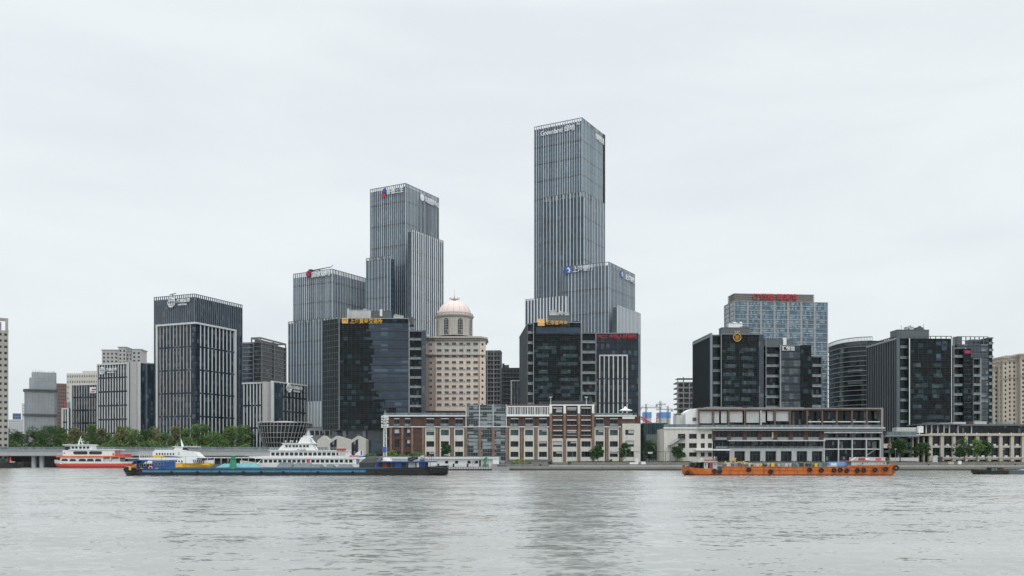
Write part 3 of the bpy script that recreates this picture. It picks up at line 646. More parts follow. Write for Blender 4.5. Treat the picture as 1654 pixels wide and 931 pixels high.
# splayed left face, built as its own volume
lf = Block(gx, 'splayed_wing', G['louv'], 547.7, 620, -40, 'R', 521.5, None, depth=12, vt=514.2, z0=gz0)
mb = MB(); sn = lf.face('f')
for z in frange(gz0, lf.zt, 4.05): mb.fbox(('f', 0), lf.x0, lf.x1, .02, .35, z, z + .2)
for p in frange(lf.x0, lf.x1, 2.6): mb.fbox(('f', 0), p, p + .14, .02, .3, gz0, lf.zt)
lf.add(mb, 'glazing_bars', M['mid'])
bc = Block(gx, 'balcony_bay', G['bal'], 661.3, 622.4, 1, 'L', 681, None, depth=30, vt=535, z0=gz0 - 8)
fh2 = 15.4 * 620 / F
balconies(bc, bc.x0 + .3, bc.x1, bc.zt, 20, fh2, n=2.3)
pole(bc, bc.x0 + .2, 2.4, 15, bc.zt + 6, r=.3)
en = Block(gx, 'end_panel', G['ht2'], 681.2, 620, 1, 'L', 688, None, depth=34, vt=534, z0=gz0 - 8)
mb = MB(); mb.fbox(('f', 0), en.x0, en.x0 + .35, .02, .4, gz0, en.zt)
for z in frange(20, en.zt, 6.5): mb.fbox(('f', 0), en.x0, en.x1, .02, .2, z, z + .15)
en.add(mb, 'glazing_bars', M['mid'])
mb = MB(); mb.box(a.x0 + 1, a.x1 + 14, 4, 36, 3, gz0); a.add(mb, 'ground_storey', G['ht2'])
mb = MB(); mb.box(a.x0 - 6, a.x1 + 14, .5, 38, gz0 - .8, gz0); a.add(mb, 'soffit_slab', M['dark'])
for u in (556, 588, 620, 655):
    mb = MB(); mb.box(sx(u) - 1.1, sx(u) + 1.1, 1, 3, 3, gz0 - .8); a.add(mb, 'column', M['mid'])
zr = a.zt
roofbits(a, [(sx(560), sx(597), 6, 14, zr, Z(503, 630), 'whited', 'roof_plant'), (sx(597.5), sx(628), 8, 15, zr, Z(504, 630), 'mid', 'roof_plant'), (sx(634), sx(650), 6, 9, zr, Z(510, 626), 'whited', 'roof_plant'), (sx(652), sx(667), 5, 12, zr - 4, zr + .6, 'mid', 'roof_plant')])
mb = MB(); mb.bar((sx(561), 4, zr), (sx(561), 4, zr + 5), 1.1, 10); mb.bar((sx(561), 4, zr + 5.05), (sx(561), 4, zr + 7), .8, 10); a.add(mb, 'chimney', M['whited'])
mb = MB(); mb.bar((sx(614), 5, zr + 2), (sx(614), 5, zr + 6.8), .9, 10); a.add(mb, 'duct', M['white'])
s = a.add(MB().fbox(('f', 0), sx(553), sx(562.5), .45, .8, Z(522.8, 620), Z(514.2, 620)), 'sign', M['orange'])
mb = MB()
for t in range(3): 
    q = .18 + t * .13; w_ = sx(562.5) - sx(553); h_ = Z(514.2, 620) - Z(522.8, 620)
    x0, x1, z0_, z1_ = sx(553) + q * w_, sx(562.5) - q * w_, Z(522.8, 620) + q * h_, Z(514.2, 620) - q * h_
    mb.fbox(('f', 0), x0, x1, .82, .95, z1_ - .16, z1_); mb.fbox(('f', 0), x1 - .16, x1, .82, .95, z0_, z1_ - .17); mb.fbox(('f', 0), x0, x0 + .16, .82, .95, z0_ + .5, z1_ - .17)
mb.build('emblem', M['wood'], s)
lettering('上海黄金交易所', M['gold'], s, (sx(565.5), -.8, Z(523.3, 620)), sx(618) - sx(565.5), Z(514.6, 620) - Z(523.3, 620), bold=.012)

hu = thing('office_building', 'black glass office block with an orange fund sign in front of the tallest tower', 'office building', (X(862, 560), 560, 3))
a = Block(hu, 'main_block', G['dk'], 862, 560, 2, 'L', 939, None, depth=30, vt=520.5, z0=3)
slats(a, 'f', 30, a.zt - 1, 1.35, M['steel'], h=.06, d=.2)
sx = a.sx
mb = MB(); mb.fbox(('f', 0), a.x0 - .3, a.x0 + .1, .02, .5, 3, a.zt); mb.fbox(('f', 0), a.x1 - .4, a.x1, .02, .5, 3, a.zt); mb.fbox(('f', 0), a.x0, a.x1, .02, .4, a.zt - .4, a.zt + .02); a.add(mb, 'edge_fin', M['slab'])
mb = MB(); mb.fbox(('f', 0), sx(866), a.x1 - .6, .06, .2, Z(539, 560), Z(529, 560)); a.add(mb, 'lighter_glazing', clear)
mb = MB()
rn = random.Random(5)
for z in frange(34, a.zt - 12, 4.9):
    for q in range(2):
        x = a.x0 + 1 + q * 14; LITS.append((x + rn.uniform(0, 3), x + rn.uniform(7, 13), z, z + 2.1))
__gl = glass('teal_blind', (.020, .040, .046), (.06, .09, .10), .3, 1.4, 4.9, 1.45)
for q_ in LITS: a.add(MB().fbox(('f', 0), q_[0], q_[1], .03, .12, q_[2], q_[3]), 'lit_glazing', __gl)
LITS.clear()
b2 = Block(hu, 'left_balcony_bay', G['bal'], 852.5, 562.5, 2, 'L', 862, None, depth=26, vt=523, z0=3)
balconies(b2, b2.x0, b2.x1, b2.zt, 20, 6.3, n=1.6)
sw = Block(hu, 'louvred_side', G['louv'], 852.3, 561, 4, 'L', 855, 839.8, vt=523.5, z0=3)
sw.fins('l', 2.2, .4, .4, M['mid'], z0=3); sw.add(MB().fbox(('l', 0), 0, sw.y1, .02, .6, sw.zt - .6, sw.zt), 'parapet', M['slab'])
b3 = Block(hu, 'right_balcony_bay', G['bal'], 939.3, 562.5, 2, 'L', 961.5, None, depth=26, vt=538, z0=3)
balconies(b3, b3.x0, b3.x1, b3.zt, 20, 6.35, n=2.0); pole(b3, b3.x0, 2.2, 20, b3.zt + 6)
zr = a.zt
roofbits(a, [(sx(887), sx(923), 5, 12, zr, Z(510, 565), 'mid', 'roof_plant'), (sx(889), sx(900), 6, 9, Z(510, 565) + .3, Z(503, 565), 'whited', 'roof_plant'), (sx(901), sx(921), 6, 9, Z(510, 565) + .3, Z(505, 565), 'whited', 'roof_plant'), (sx(926), sx(939), 6, 9, zr, zr + 1.4, 'mid', 'roof_plant')])
s = a.add(MB().fbox(('f', 0), sx(868.5), sx(879.5), .55, .9, Z(526.8, 560), Z(515.8, 560)), 'sign', M['orange'])
mb = MB(); w_ = sx(879.5) - sx(868.5); zc = Z(526.8, 560); n = 10; P = []
for i in range(n + 1): t = math.pi + math.pi * i / n; P.append((sx(874) + .38 * w_ * math.cos(t), zc + w_ * .72 + .34 * w_ * math.sin(t)))
for p, q in zip(P[:-1], P[1:]): mb.bar((p[0], -1.0, p[1]), (q[0], -1.0, q[1]), .16, 4)
mb.build('emblem', M['signw'], s)
lettering('汇添富基金', M['gold'], s, (sx(881.5), -.9, Z(525, 560)), sx(916.8) - sx(881.5), Z(518, 560) - Z(525, 560), bold=.012)

pc = thing('office_building', 'dark teal glass block with red lettering and tall white framed window strips', 'office building', (X(963, 580), 580, 3))
a = Block(pc, 'main_block', G['ht'], 962, 580, -1, 'L', 1031, None, depth=30, vt=538, z0=3)
rm = Block(pc, 'rounded_corner', G['ht2'], 1031, 580.4, -30, 'R', 1024, 1034.5, vt=540, z0=3)
sx = a.sx; mb = MB()
for p in frange(a.x0, a.x1, 2.3): mb.fbox(('f', 0), p, p + .1, .02, .15, 20, a.zt)
for z in frange(20, a.zt, 4.4): mb.fbox(('f', 0), a.x0, a.x1, .16, .24, z, z + .12)
a.add(mb, 'glazing_bars', M['dark'])
zf1 = Z(573.5, 580); x0, x1 = sx(967.5), sx(1013.5); mb = MB()
mb.fbox(('f', 0), x0, x1, .3, 1.0, zf1 - .9, zf1); 
for i in range(7):
    p = x0 + (x1 - x0 - .7) * i / 6; 
    for (c, e) in ((3, Z(652.5, 580)), (Z(650.5, 580), Z(613.5, 580)), (Z(611.5, 580), zf1 - .9)):
        mb.fbox(('f', 0), p, p + .75, .3, 1.0, c, e)
a.add(mb, 'window_strip_frame', M['stonew'])
mb = MB(); mb.fbox(('f', 0), a.x0, a.x0 + .5, .25, .5, 20, a.zt); mb.fbox(('f', 0), a.x0, a.x1, .25, .5, a.zt - .5, a.zt); a.add(mb, 'edge_fin', M['slab'])
s = a.add(MB().fbox(('f', 0), sx(965), sx(1028), .6, .75, Z(545, 580), Z(544.6, 580)), 'sign', M['dark'])
lettering('PICC 中国人民保险', M['redp'], s, (sx(965.5), -.9, Z(547.5, 580)), sx(1028) - sx(965.5), Z(540.6, 580) - Z(547.5, 580), bold=.012)

# right hand dark pair
rd = thing('office_building', 'long black glass office block with gold roundel and white sign', 'office building', (X(1149, 560), 560, 3))
bk = Block(rd, 'louvred_side', G['louv'], 1149, 562, 4, 'L', 1166, 1119.5, vt=541, z0=3)
bk.fins('l', 2.4, .35, .4, M['steel'], z0=3); bk.add(MB().fbox(('l', 0), 0, bk.y1, .02, .6, bk.zt - 1.2, bk.zt), 'parapet', M['slab'])
screen(bk, 'l', bk.zt, bk.zt + 1.2, 3, M['slab'])
mb = MB(); mb.box(-.7, .5, -.7, .7, 3, bk.zt + .5); bk.add(mb, 'corner_fin', M['fin2'])
balconies(bk, bk.x0 + .8, bk.x1, bk.zt, 20, 7.6, n=.6)
a = Block(rd, 'main_block', G['dk'], 1165, 559, 3, 'L', 1233.5, None, depth=34, vt=539.5, z0=3); sx = a.sx
slats(a, 'f', 25, a.zt - 1, 1.35, M['steel'], h=.06, d=.2)
mb = MB(); mb.fbox(('f', 0), a.x0 - .3, a.x0 + .1, .02, .5, 3, a.zt); mb.fbox(('f', 0), a.x0, a.x1, .02, .35, a.zt - .35, a.zt + .02); a.add(mb, 'edge_fin', M['slab'])
mb = MB(); mb.fbox(('f', 0), a.x1 - 3, a.x1, .05, .12, 20, a.zt - .4); a.add(mb, 'lighter_glazing', G['ht2'])
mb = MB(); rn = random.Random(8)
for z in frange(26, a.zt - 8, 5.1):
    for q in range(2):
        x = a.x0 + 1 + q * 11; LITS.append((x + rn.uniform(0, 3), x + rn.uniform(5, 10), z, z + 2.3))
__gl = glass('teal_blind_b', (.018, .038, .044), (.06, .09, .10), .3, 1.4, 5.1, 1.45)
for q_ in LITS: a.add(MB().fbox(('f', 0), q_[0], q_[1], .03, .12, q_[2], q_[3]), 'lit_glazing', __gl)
LITS.clear()
b1 = Block(rd, 'balcony_bay', G['bal'], 1235.5, 562, 3, 'L', 1259, None, depth=30, vt=559.5, z0=3)
balconies(b1, b1.x0, b1.x1, b1.zt, 15, 6.4, n=2.0); pole(b1, b1.x0, 2.2, 15, b1.zt + 6)
a2 = Block(rd, 'right_block', glass('slate_glass', (.028, .045, .062), (.10, .13, .15), .3, 2.8, 5.1, 1.5, span=(.008, .012, .015), sf=.35), 1260, 559, 3, 'L', 1310, None, depth=34, vt=557.5, z0=3)
slats(a2, 'f', 20, a2.zt - 1, 2.5, M['mid'], h=.1)
mb = MB(); mb.fbox(('f', 0), a2.x0 - .3, a2.x0 + .5, .02, .6, 3, a2.zt); mb.fbox(('f', 0), a2.x0, a2.x1, .02, .35, a2.zt - .35, a2.zt + .02); a2.add(mb, 'edge_fin', M['slab'])
mb = MB(); mb.fbox(('f', 0), a2.sx(1293), a2.x1, .36, .5, 20, a2.zt); a2.add(mb, 'dark_panel', G['dk'])
b4 = Block(rd, 'end_balcony_bay', G['bal'], 1310, 562, 3, 'L', 1326.5, None, depth=28, vt=576, z0=3)
balconies(b4, b4.x0, b4.x1 - .8, b4.zt, 15, 6.3, n=2.0)
mb = MB(); mb.box(b4.x1 - .7, b4.x1, -2, 4, 3, b4.zt); b4.add(mb, 'edge_fin', M['mid'])
zr = a.zt
roofbits(a, [(sx(1170), sx(1215), 5, 12, zr, Z(530, 565), 'mid', 'roof_plant'), (sx(1182), sx(1204), 6, 9, Z(530, 565) + .3, Z(522.5, 565), 'white', 'roof_plant')])
roofbits(a2, [(a2.sx(1240), a2.sx(1287), 6, 13, a2.zt - 2, Z(549, 565), 'mid', 'roof_plant'), (a2.sx(1270), a2.sx(1275), 5, 7, a2.zt, Z(546, 565), 'white', 'roof_vent')])
s = a.add(MB().bar((sx(1190), -.4, Z(545.5, 559)), (sx(1190), -.55, Z(545.5, 559)), 2.3, 24), 'sign', M['dark'])
mb = MB(); cx, cz = sx(1190), Z(545.5, 559); n = 20
P = [(cx + 2.4 * math.cos(2 * math.pi * i / n), -.9, cz + 2.4 * math.sin(2 * math.pi * i / n)) for i in range(n)]
for i in range(n): mb.bar(P[i], P[(i + 1) % n], .22, 4)
for (x, z, x2, z2) in ((-1.5, -.9, 1.5, -.9), (0, -.2, 0, -2.3), (-1.2, .1, 1.2, .1), (-.9, .9, .9, .9), (.9, .9, 1.0, .2), (-1.1, 1.4, -.4, .3)): mb.bar((cx + x, -.9, cz + z), (cx + x2, -.9, cz + z2), .17, 4)
for q in (-1.2, 0, 1.2): mb.bar((cx + q, -.9, cz + 3.0), (cx + q, -.9, cz + 4.0), .3, 4)
mb.build('emblem', M['gold'], s)
s = a2.add(MB().fbox(('f', 0), a2.sx(1262), a2.sx(1284), .4, .5, Z(565.5, 559), Z(565.2, 559)), 'sign', M['dark'])
lettering('汇恒信', M['signw'], s, (a2.sx(1262), -.7, Z(567, 559)), a2.sx(1283) - a2.sx(1262), Z(559.5, 559) - Z(567, 559), bold=.012)

ho = thing('hotel_tower', 'light blue glass hotel tower with red rooftop lettering', 'hotel', (X(1185, 720), 720, 3))
a = Block(ho, 'main_block', G['hot'], 1185.5, 720, 5, 'L', 1337, 1170.3, vt=486.5, z0=3); sx = a.sx
mb = MB(); hm = paint('hotel_frame', (.31, .31, .30), .6, .08); fh = 7.25 * 720 / F
for k in 'fl':
    fc, s0, s1 = a.face(k)
    for z in frange(a.zt - fh * 40, a.zt + .1, fh):
        if z > 3: mb.fbox(fc, s0, s1, .02, .5, z - .45, z)
    st = (s1 - s0) / (7 if k == 'f' else 2)
    for i in range(8 if k == 'f' else 3): p = s0 + i * st; mb.fbox(fc, max(s0, p - .8), min(s1, p + .8), .02, .42, 3, a.zt - .46)
a.add(mb, 'facade_frame', hm)
mb = MB(); z = a.zt
for k in range(4): mb.box(a.x0 + .3, sx(1316), 1 , 16, z + .6 + k * 1.6, z + 1.5 + k * 1.6)
mb.box(a.x0 + 1.5, sx(1315), 2, 15, z, z + 5.8)
a.add(mb, 'roof_louvres', M['grime'])
s = a.add(MB().box(sx(1214), sx(1290), .2, .6, z + .3, z + .6), 'sign', M['mid'])
lettering('红塔楼 黄浦湾', M['redp'], s, (sx(1216), .1, z + .9), sx(1288) - sx(1216), 5.6, bold=.012)

cv = thing('office_building', 'curved dark office block with white sun slats beside the blue hotel', 'office building', (X(1370, 640), 640, 3))
def cpt(t, off=0.0):        # gently convex front running back from the right end to the left end
    p0, p1, p2 = Vector((X(1409, 640), 640)), Vector((X(1356, 645), 643)), Vector((X(1338.5, 680), 680))
    p = p0 * (1 - t) ** 2 + p1 * 2 * t * (1 - t) + p2 * t * t; d = ((p1 - p0) * (1 - t) + (p2 - p1) * t).normalized()
    p = p + Vector((d.y, -d.x)) * -off
    return (p.x - cv.location.x, p.y - 640)
nc = 22; CA = [cpt(i / nc) for i in range(nc + 1)]; CB = [cpt(i / nc, .9) for i in range(nc + 1)]
z = Z(553.5, 650)
MB().prism(CA[::-1] + [(CA[0][0] + 25, CA[0][1] + 2), (CA[0][0] + 25, CA[-1][1] + 4)], 0, z - 3).build('curved_body', G['cur'], cv)
for i in range(26):
    zz = z - 6.5 - i * 3.45
    if zz < 8: break
    mb = MB()
    for j in range(nc):
        mb.poly([(*CB[j], zz), (*CB[j + 1], zz), (*CA[j + 1], zz), (*CA[j], zz)]); mb.poly([(*CA[j], zz - .35), (*CA[j + 1], zz - .35), (*CB[j + 1], zz - .35), (*CB[j], zz - .35)]); mb.poly([(*CB[j], zz - .35), (*CB[j], zz), (*CB[j + 1], zz), (*CB[j + 1], zz - .35)])
    mb.build('sun_slat', M['slab'], cv)
mb = MB(); o = [cpt(i / 40, .2) for i in range(41)]
for p in o: mb.bar((*p, z - 6.2), (*p, z - .3), .14, 4)
for i in range(40): mb.bar((*o[i], z - .3), (*o[i + 1], z - .3), .3, 4); mb.bar((*o[i], z - 3.0), (*o[i + 1], z - 3.0), .2, 4)
mb.build('parapet_screen', M['mid'], cv)

bd = thing('office_building', 'wide black glass office block at the right with louvred side and balconies', 'office building', (X(1469, 560), 560, 3))
bk = Block(bd, 'louvred_side', G['louv'], 1451, 563, 2, 'L', 1470, 1401, vt=545, z0=3)
bk.fins('l', 3.4, .9, .7, M['mid'], z0=3); bk.add(MB().fbox(('l', 0), 0, bk.y1, .02, .8, bk.zt - 1.2, bk.zt), 'parapet', M['slab']); screen(bk, 'l', bk.zt, bk.zt + 1.3, 3, M['mid'])
balconies(bk, bk.x0 + 1, bk.x1, bk.zt, 20, 6.6, n=.6)
mb = MB(); mb.box(-1.0, .6, -.7, .7, 3, bk.zt + .6); bk.add(mb, 'corner_fin', M['mid'])
a = Block(bd, 'main_block', G['dk'], 1469, 560, 2, 'L', 1537, None, depth=36, vt=547, z0=3); sx = a.sx
slats(a, 'f', 20, a.zt - 1, 1.45, M['steel'], h=.06, d=.2); screen(a, 'f', a.zt, a.zt + 1.6, 3.2, M['mid'], rails=(0,), w=.2)
mb = MB(); mb.fbox(('f', 0), a.x0 - .35, a.x0 + .1, .02, .5, 3, a.zt); mb.fbox(('f', 0), a.x1 - .3, a.x1, .02, .5, 3, a.zt); a.add(mb, 'edge_fin', M['finw'])
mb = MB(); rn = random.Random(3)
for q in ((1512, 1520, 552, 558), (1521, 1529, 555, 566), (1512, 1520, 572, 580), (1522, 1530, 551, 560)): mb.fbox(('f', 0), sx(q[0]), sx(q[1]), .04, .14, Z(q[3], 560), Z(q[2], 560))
a.add(mb, 'lighter_glazing', clear)
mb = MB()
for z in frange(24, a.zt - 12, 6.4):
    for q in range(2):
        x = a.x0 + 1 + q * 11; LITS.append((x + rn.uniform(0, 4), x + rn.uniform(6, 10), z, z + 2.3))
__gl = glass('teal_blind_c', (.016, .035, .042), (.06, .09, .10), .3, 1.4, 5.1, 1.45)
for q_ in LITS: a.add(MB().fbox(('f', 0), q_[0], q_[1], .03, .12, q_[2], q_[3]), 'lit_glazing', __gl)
LITS.clear()
b1 = Block(bd, 'balcony_bay', G['bal'], 1537.5, 563, 2, 'L', 1556, None, depth=30, vt=562.5, z0=3)
balconies(b1, b1.x0, b1.x1, b1.zt, 12, 5.9, n=2.2); pole(b1, b1.x0, 2.4, 12, b1.zt + 7); pole(b1, b1.x1, 2.4, 12, b1.zt, 'white')
a3 = Block(bd, 'narrow_block', G['dk'], 1556.5, 560, 2, 'L', 1568.5, None, depth=34, vt=563.5, z0=3)
mb = MB(); mb.fbox(('f', 0), a3.sx(1557.5), a3.sx(1567), .1, .4, Z(571.5, 560), Z(566.5, 560)); a3.add(mb, 'sign', M['purple'])
slats(a3, 'f', 20, a3.zt - 5, 2.9, M['mid'])
b2 = Block(bd, 'end_balcony_bay', G['bal'], 1568.5, 563, 2, 'L', 1582, None, depth=26, vt=579, z0=3)
balconies(b2, b2.x0, b2.x1 - .6, b2.zt, 12, 5.7, n=2.2); pole(b2, b2.x0, 2.4, 12, b2.zt, 'mid')
mb = MB(); mb.box(b2.x1 - .6, b2.x1, -2.2, 6, 3, b2.zt); b2.add(mb, 'edge_fin', M['slab'])
roofbits(a, [(sx(1459), sx(1511), 8, 18, a.zt - 4, Z(534, 570), 'mid', 'roof_plant'), (sx(1476), sx(1487), 9, 13, Z(534, 570) + .3, Z(529, 570), 'whited', 'roof_plant'), (sx(1492), sx(1503), 9, 13, Z(534, 570) + .3, Z(530, 570), 'mid', 'roof_plant')])
mb = MB(); mb.bar((sx(1463), 6, a.zt), (sx(1463), 6, a.zt + 9), .12, 4); mb.bar((sx(1507), 12, a.zt), (sx(1507), 12, a.zt + 11), .1, 4); a.add(mb, 'antenna', M['mid'])

bb = thing('office_building', 'blue glass block with open roof screens behind the right balconies', 'office building', (X(1548, 620), 620, 3))
a = Block(bb, 'main_block', glass('pale_blue_glass', (.05, .075, .10), (.20, .24, .27), .4, 3.4, 3.9, 1.6, span=(.016, .022, .028), sf=.35), 1546, 620, 3, 'L', 1596, None, depth=30, vt=556, z0=3)
screen(a, 'f', a.zt, Z(543.5, 620), 3.1, M['mid'], rails=(0, 2.8), w=.3)
mb = MB(); mb.box(a.x0, a.sx(1553), 0, 6, a.zt, Z(543.5, 620)); a.add(mb, 'roof_plant', M['mid']); mb = MB(); mb.box(a.sx(1569), a.sx(1581), 1, 8, a.zt, Z(548, 620)); a.add(mb, 'roof_plant', M['mid'])
slats(a, 'f', 15, a.zt, 3.9, M['mid'], h=.4)
c = Block(bb, 'balcony_bay', G['bal'], 1596, 622, 3, 'L', 1603, None, depth=24, vt=545.5, z0=3)
balconies(c, c.x0, c.x1, c.zt, 10, 4.6, n=1.2)
M['taupe'] = paint('taupe_stone', (.34, .32, .29), .85, .1, stain=.2)
# ================================================================ masonry buildings
_wm = {}
def window_mesh(w, h, mull=1, trans=.0, fr='mid', gl='win', fw=.09):
    """pane with frame; local origin at lower left of the opening, faces -y"""
    key = (round(w, 2), round(h, 2), mull, trans, fr, gl)
    if key in _wm: return _wm[key]
    mb = MB(); mb.box(0, w, .02, .06, 0, h, 0)
    mb.box(0, w, -.06, .015, 0, fw, 1); mb.box(0, w, -.06, .015, h - fw, h, 1); mb.box(0, fw, -.06, .015, fw, h - fw, 1); mb.box(w - fw, w, -.06, .015, fw, h - fw, 1)
    for i in range(mull): x = w * (i + 1) / (mull + 1); mb.box(x - .04, x + .04, -.05, .015, fw, h - fw, 1)
    if trans: mb.box(fw, w - fw, -.045, .012, h * trans - .04, h * trans + .04, 1)
    me = bpy.data.meshes.new('window'); me.from_pydata(mb.v, [], mb.f); me.materials.append(G[gl]); me.materials.append(M[fr]); me.polygons.foreach_set('material_index', mb.m)
    _wm[key] = me; return me
def put_window(parent, me, p, face='f', name='window', rz=0):
    o = bpy.data.objects.new(name, me); C.objects.link(o); o.parent = parent; o.location = p
    o.rotation_euler = (0, 0, {'f': 0, 'r': R(90), 'l': R(-90)}[face] + rz); return o
def pierced(mb, fc, s0, s1, z0, z1, cols, rows, th, m=0):
    """solid wall with rectangular openings cols x rows, outer skin at n=0, going th inward"""
    s = s0
    for a, b in cols:
        mb.fbox(fc, s, a, -th, 0, z0, z1, m); z = z0
        for c, d in rows: mb.fbox(fc, a, b, -th, 0, z, c, m); z = d
        mb.fbox(fc, a, b, -th, 0, z, z1, m); s = b
    mb.fbox(fc, s, s1, -th, 0, z0, z1, m)
def place(bparent, fc, cols, rows, n=.35, mull=1, trans=0, fr='mid', gl='win', cap=None, name='window', loc=None):
    """windows in the openings; past the cap they merge into one stuff part"""
    cells = [(a, b, c, d) for c, d in rows[::-1] for a, b in cols]; k, q = fc; cnt = cap if cap is not None else 100
    for a, b, c, d in cells[:cnt]:
        me = window_mesh(b - a, d - c, mull, trans, fr, gl)
        p = (a, q + n, c) if k == 'f' else ((q - n, a, c) if k == 'r' else (q + n, b, c))
        put_window(bparent, me, p, k, name)
    if cells[cnt:]:
        mb = MB()
        for a, b, c, d in cells[cnt:]:
            mb.fbox(fc, a, b, -n - .06, -n, c, d, 0); mb.fbox(fc, (a + b) / 2 - .05, (a + b) / 2 + .05, -n, -n + .06, c, d, 1)
        tag(mb.build('windows', [G[gl], M[fr]], bparent), kind='stuff')

# ---- pink domed building
Y = 660
dm = thing('domed_building', 'pink apartment tower crowned by a pale pink ribbed dome and spire', 'apartment tower', (X(738, Y), Y, 3))
def dx(u): return X(u, Y) - X(738, Y)
def dz(v): return Z(v, Y) - 3
g = 15
L0, L1, L2, L3 = dx(689), dx(703), dx(774), dx(783)
zc = dz(546.5)
bd_ = MB().prism([(L0, 6.5), (L1, 0), (L2, 0), (L3, 5), (L3, 26), (L0, 26)], 0, zc).build('core_wall', M['pink'], dm)
cols = [(dx(u0), dx(u1)) for u0, u1 in ((705.5, 713.2), (718.2, 725), (730, 736.6), (741.8, 748.2), (753.4, 760), (764.6, 772))]
rws = [dz(v) for v in (555.8, 566.3, 575.5, 585.5, 595.4, 605, 614.8, 624.6, 634.3, 644, 653.8)]
rows = [(z - .95, z + .85) for z in rws[::-1]]
zs_ = dz(573)
mb = MB(); pierced(mb, ('f', -.5), L1 + .02, L2 - .02, 0, zs_, cols, rows[:-2], .49); mb.build('front_wall', M['pink'], dm)
mb = MB(); pierced(mb, ('f', -.5), L1 + .02, L2 - .02, zs_, zc, cols, rows[-2:], .49); mb.build('upper_wall', paint('attic_stone', (.56, .52, .46), .85, .08, stain=.3), dm)
place(dm, ('f', -.5), cols, rows, n=.22, mull=1, gl='wint', fr='slab')
# bevelled sides
def bevel(p, q, nwin, key):
    d = Vector((q[0] - p[0], q[1] - p[1])); L = d.length; rz = math.atan2(d.y, d.x)
    o = MB(); f0 = ('f', 0); cs = [(L * .5 - 1.1, L * .5 + 1.1)]
    pierced(o, f0, .02, L - .02, 0, zc, cs, rows, .45)
    w_ = o.build('side_wall', M['pink'], dm, (p[0] + d.y / L * .46, p[1] - d.x / L * .46, 0), rz)
    place(w_, f0, cs, rows, n=.3, mull=1)
bevel((L0, 6.5), (L1, 0), 1, 0); bevel((L2, 0), (L3, 5), 1, 1)
# sills and small air-conditioning hoods
mb = MB()
for a, b in cols:
    for c, d in rows: mb.box(a - .25, b + .25, -.72, -.5, c - .28, c - .02)
mb.build('sill', M['stone'], dm)
mb = MB()
for i, (a, b) in enumerate(cols[1:4]):
    for c, d in rows[::2]: mb.box(b + .5, b + 1.3, -.95, -.51, c - .1, c + .5)
mb.build('hood', M['mid'], dm)
for x in (L1 - .1, L2 - .35): MB().box(x, x + .45, -.75, -.51, 0, dz(574)).build('red_pilaster', M['red'], dm)
for v, ov, h, mt in ((545.5, 2.0, 1.3, 'drum'), (548.8, 1.0, .8, 'drum'), (573, 1.0, .9, 'drum')):
    pts = [(L0 - ov, 6.5), (L1 - ov * .6, -ov - .6), (L2 + ov * .6, -ov - .6), (L3 + ov, 5), (L3 + ov, 27), (L0 - ov, 27)]
    MB().prism(pts, dz(v) - h / 2, dz(v) + h / 2).build('cornice', M[mt], dm)
cxd, cyd = dx(731.8), 15.5; Yd = Y + cyd; r = M_(29, Yd - 8)
def dz2(v): return Z(v, Yd) - 3
dr = MB().lathe([(r, dz2(545)), (r, dz2(516)), (r + .7, dz2(515)), (r + 1.3, dz2(513)), (r + 1.3, dz2(511.5))], 36, c=(cxd, cyd)).build('drum', M['drum'], dm, smooth=False)
for t in range(-90 - 135, 46, 45):
    t = t + 22.5; tt = R(t); px, py = cxd + (r - .1) * math.cos(tt), cyd + (r - .1) * math.sin(tt)
    mb = MB(); h0, h1 = dz2(543) , dz2(522)
    pts = [(-1.7, h0), (1.7, h0), (1.7, h1)] + [(1.7 * math.cos(R(a)), h1 + 1.7 * math.sin(R(a))) for a in range(20, 180, 20)] + [(-1.7, h1)]
    mb.yprism(pts, -.35, 0.05)
    for xx in (-.55, .55): mb.box(xx - .08, xx + .08, -.5, -.36, h0, h1 + 1.2, 1)
    for zz in frange(h0 + 1, h1 + 1, 1.9): mb.box(-1.6, 1.6, -.48, -.37, zz, zz + .12, 1)
    P = [(1.95, h0), (1.95, h1)] + [(1.95 * math.cos(R(a)), h1 + 1.95 * math.sin(R(a))) for a in range(20, 180, 20)] + [(-1.95, h1), (-1.95, h0)]
    for p, q in zip(P[:-1], P[1:]): mb.bar((p[0], -.3, p[1]), (q[0], -.3, q[1]), .28, 4, m=2)
    mb.build('arched_window', [G['win'], M['whited'], M['drum']], dm, (px, py, 0), tt + R(90))
for t in frange(-225, 46, 45): MB().box(-.5, .5, -.35, 0.1, dz2(545), dz2(516)).build('pilaster', M['drum'], dm, (cxd + r * math.cos(R(t)), cyd + r * math.sin(R(t)), 0), R(t + 90))
rd_ = M_(27.2, Yd); zb_ = dz2(511); hh = dz2(486.5) - zb_
dome = MB().lathe([(rd_ + .5, zb_ - .8), (rd_, zb_)] + [(rd_ * math.cos(R(a)), zb_ + hh * math.sin(R(a))) for a in range(6, 90, 6)] + [(.6, zb_ + hh)], 36, c=(cxd, cyd)).build('dome', M['pinkd'], dm, smooth=True)
mb = MB()
for t in frange(0, 360, 22.5):
    P = [(cxd + rd_ * 1.004 * math.cos(R(a)) * math.cos(R(t)), cyd + rd_ * 1.004 * math.cos(R(a)) * math.sin(R(t)), zb_ + hh * math.sin(R(a))) for a in range(0, 88, 8)]
    for p, q in zip(P[:-1], P[1:]): mb.bar(p, q, .1, 4)
mb.build('rib', M['drum'], dome)
mb = MB(); n = 28
P = [(cxd + (rd_ + 1.2) * math.cos(2 * math.pi * i / n), cyd + (rd_ + 1.2) * math.sin(2 * math.pi * i / n)) for i in range(n)]
for i in range(n):
    mb.bar((*P[i], dz2(511.6)), (*P[i], dz2(508.6)), .12, 4)
    for v in (508.6, 510): mb.bar((*P[i], dz2(v)), (*P[(i + 1) % n], dz2(v)), .13, 4)
mb.build('railing', M['mid'], dm)
mb = MB(); zt_ = zb_ + hh
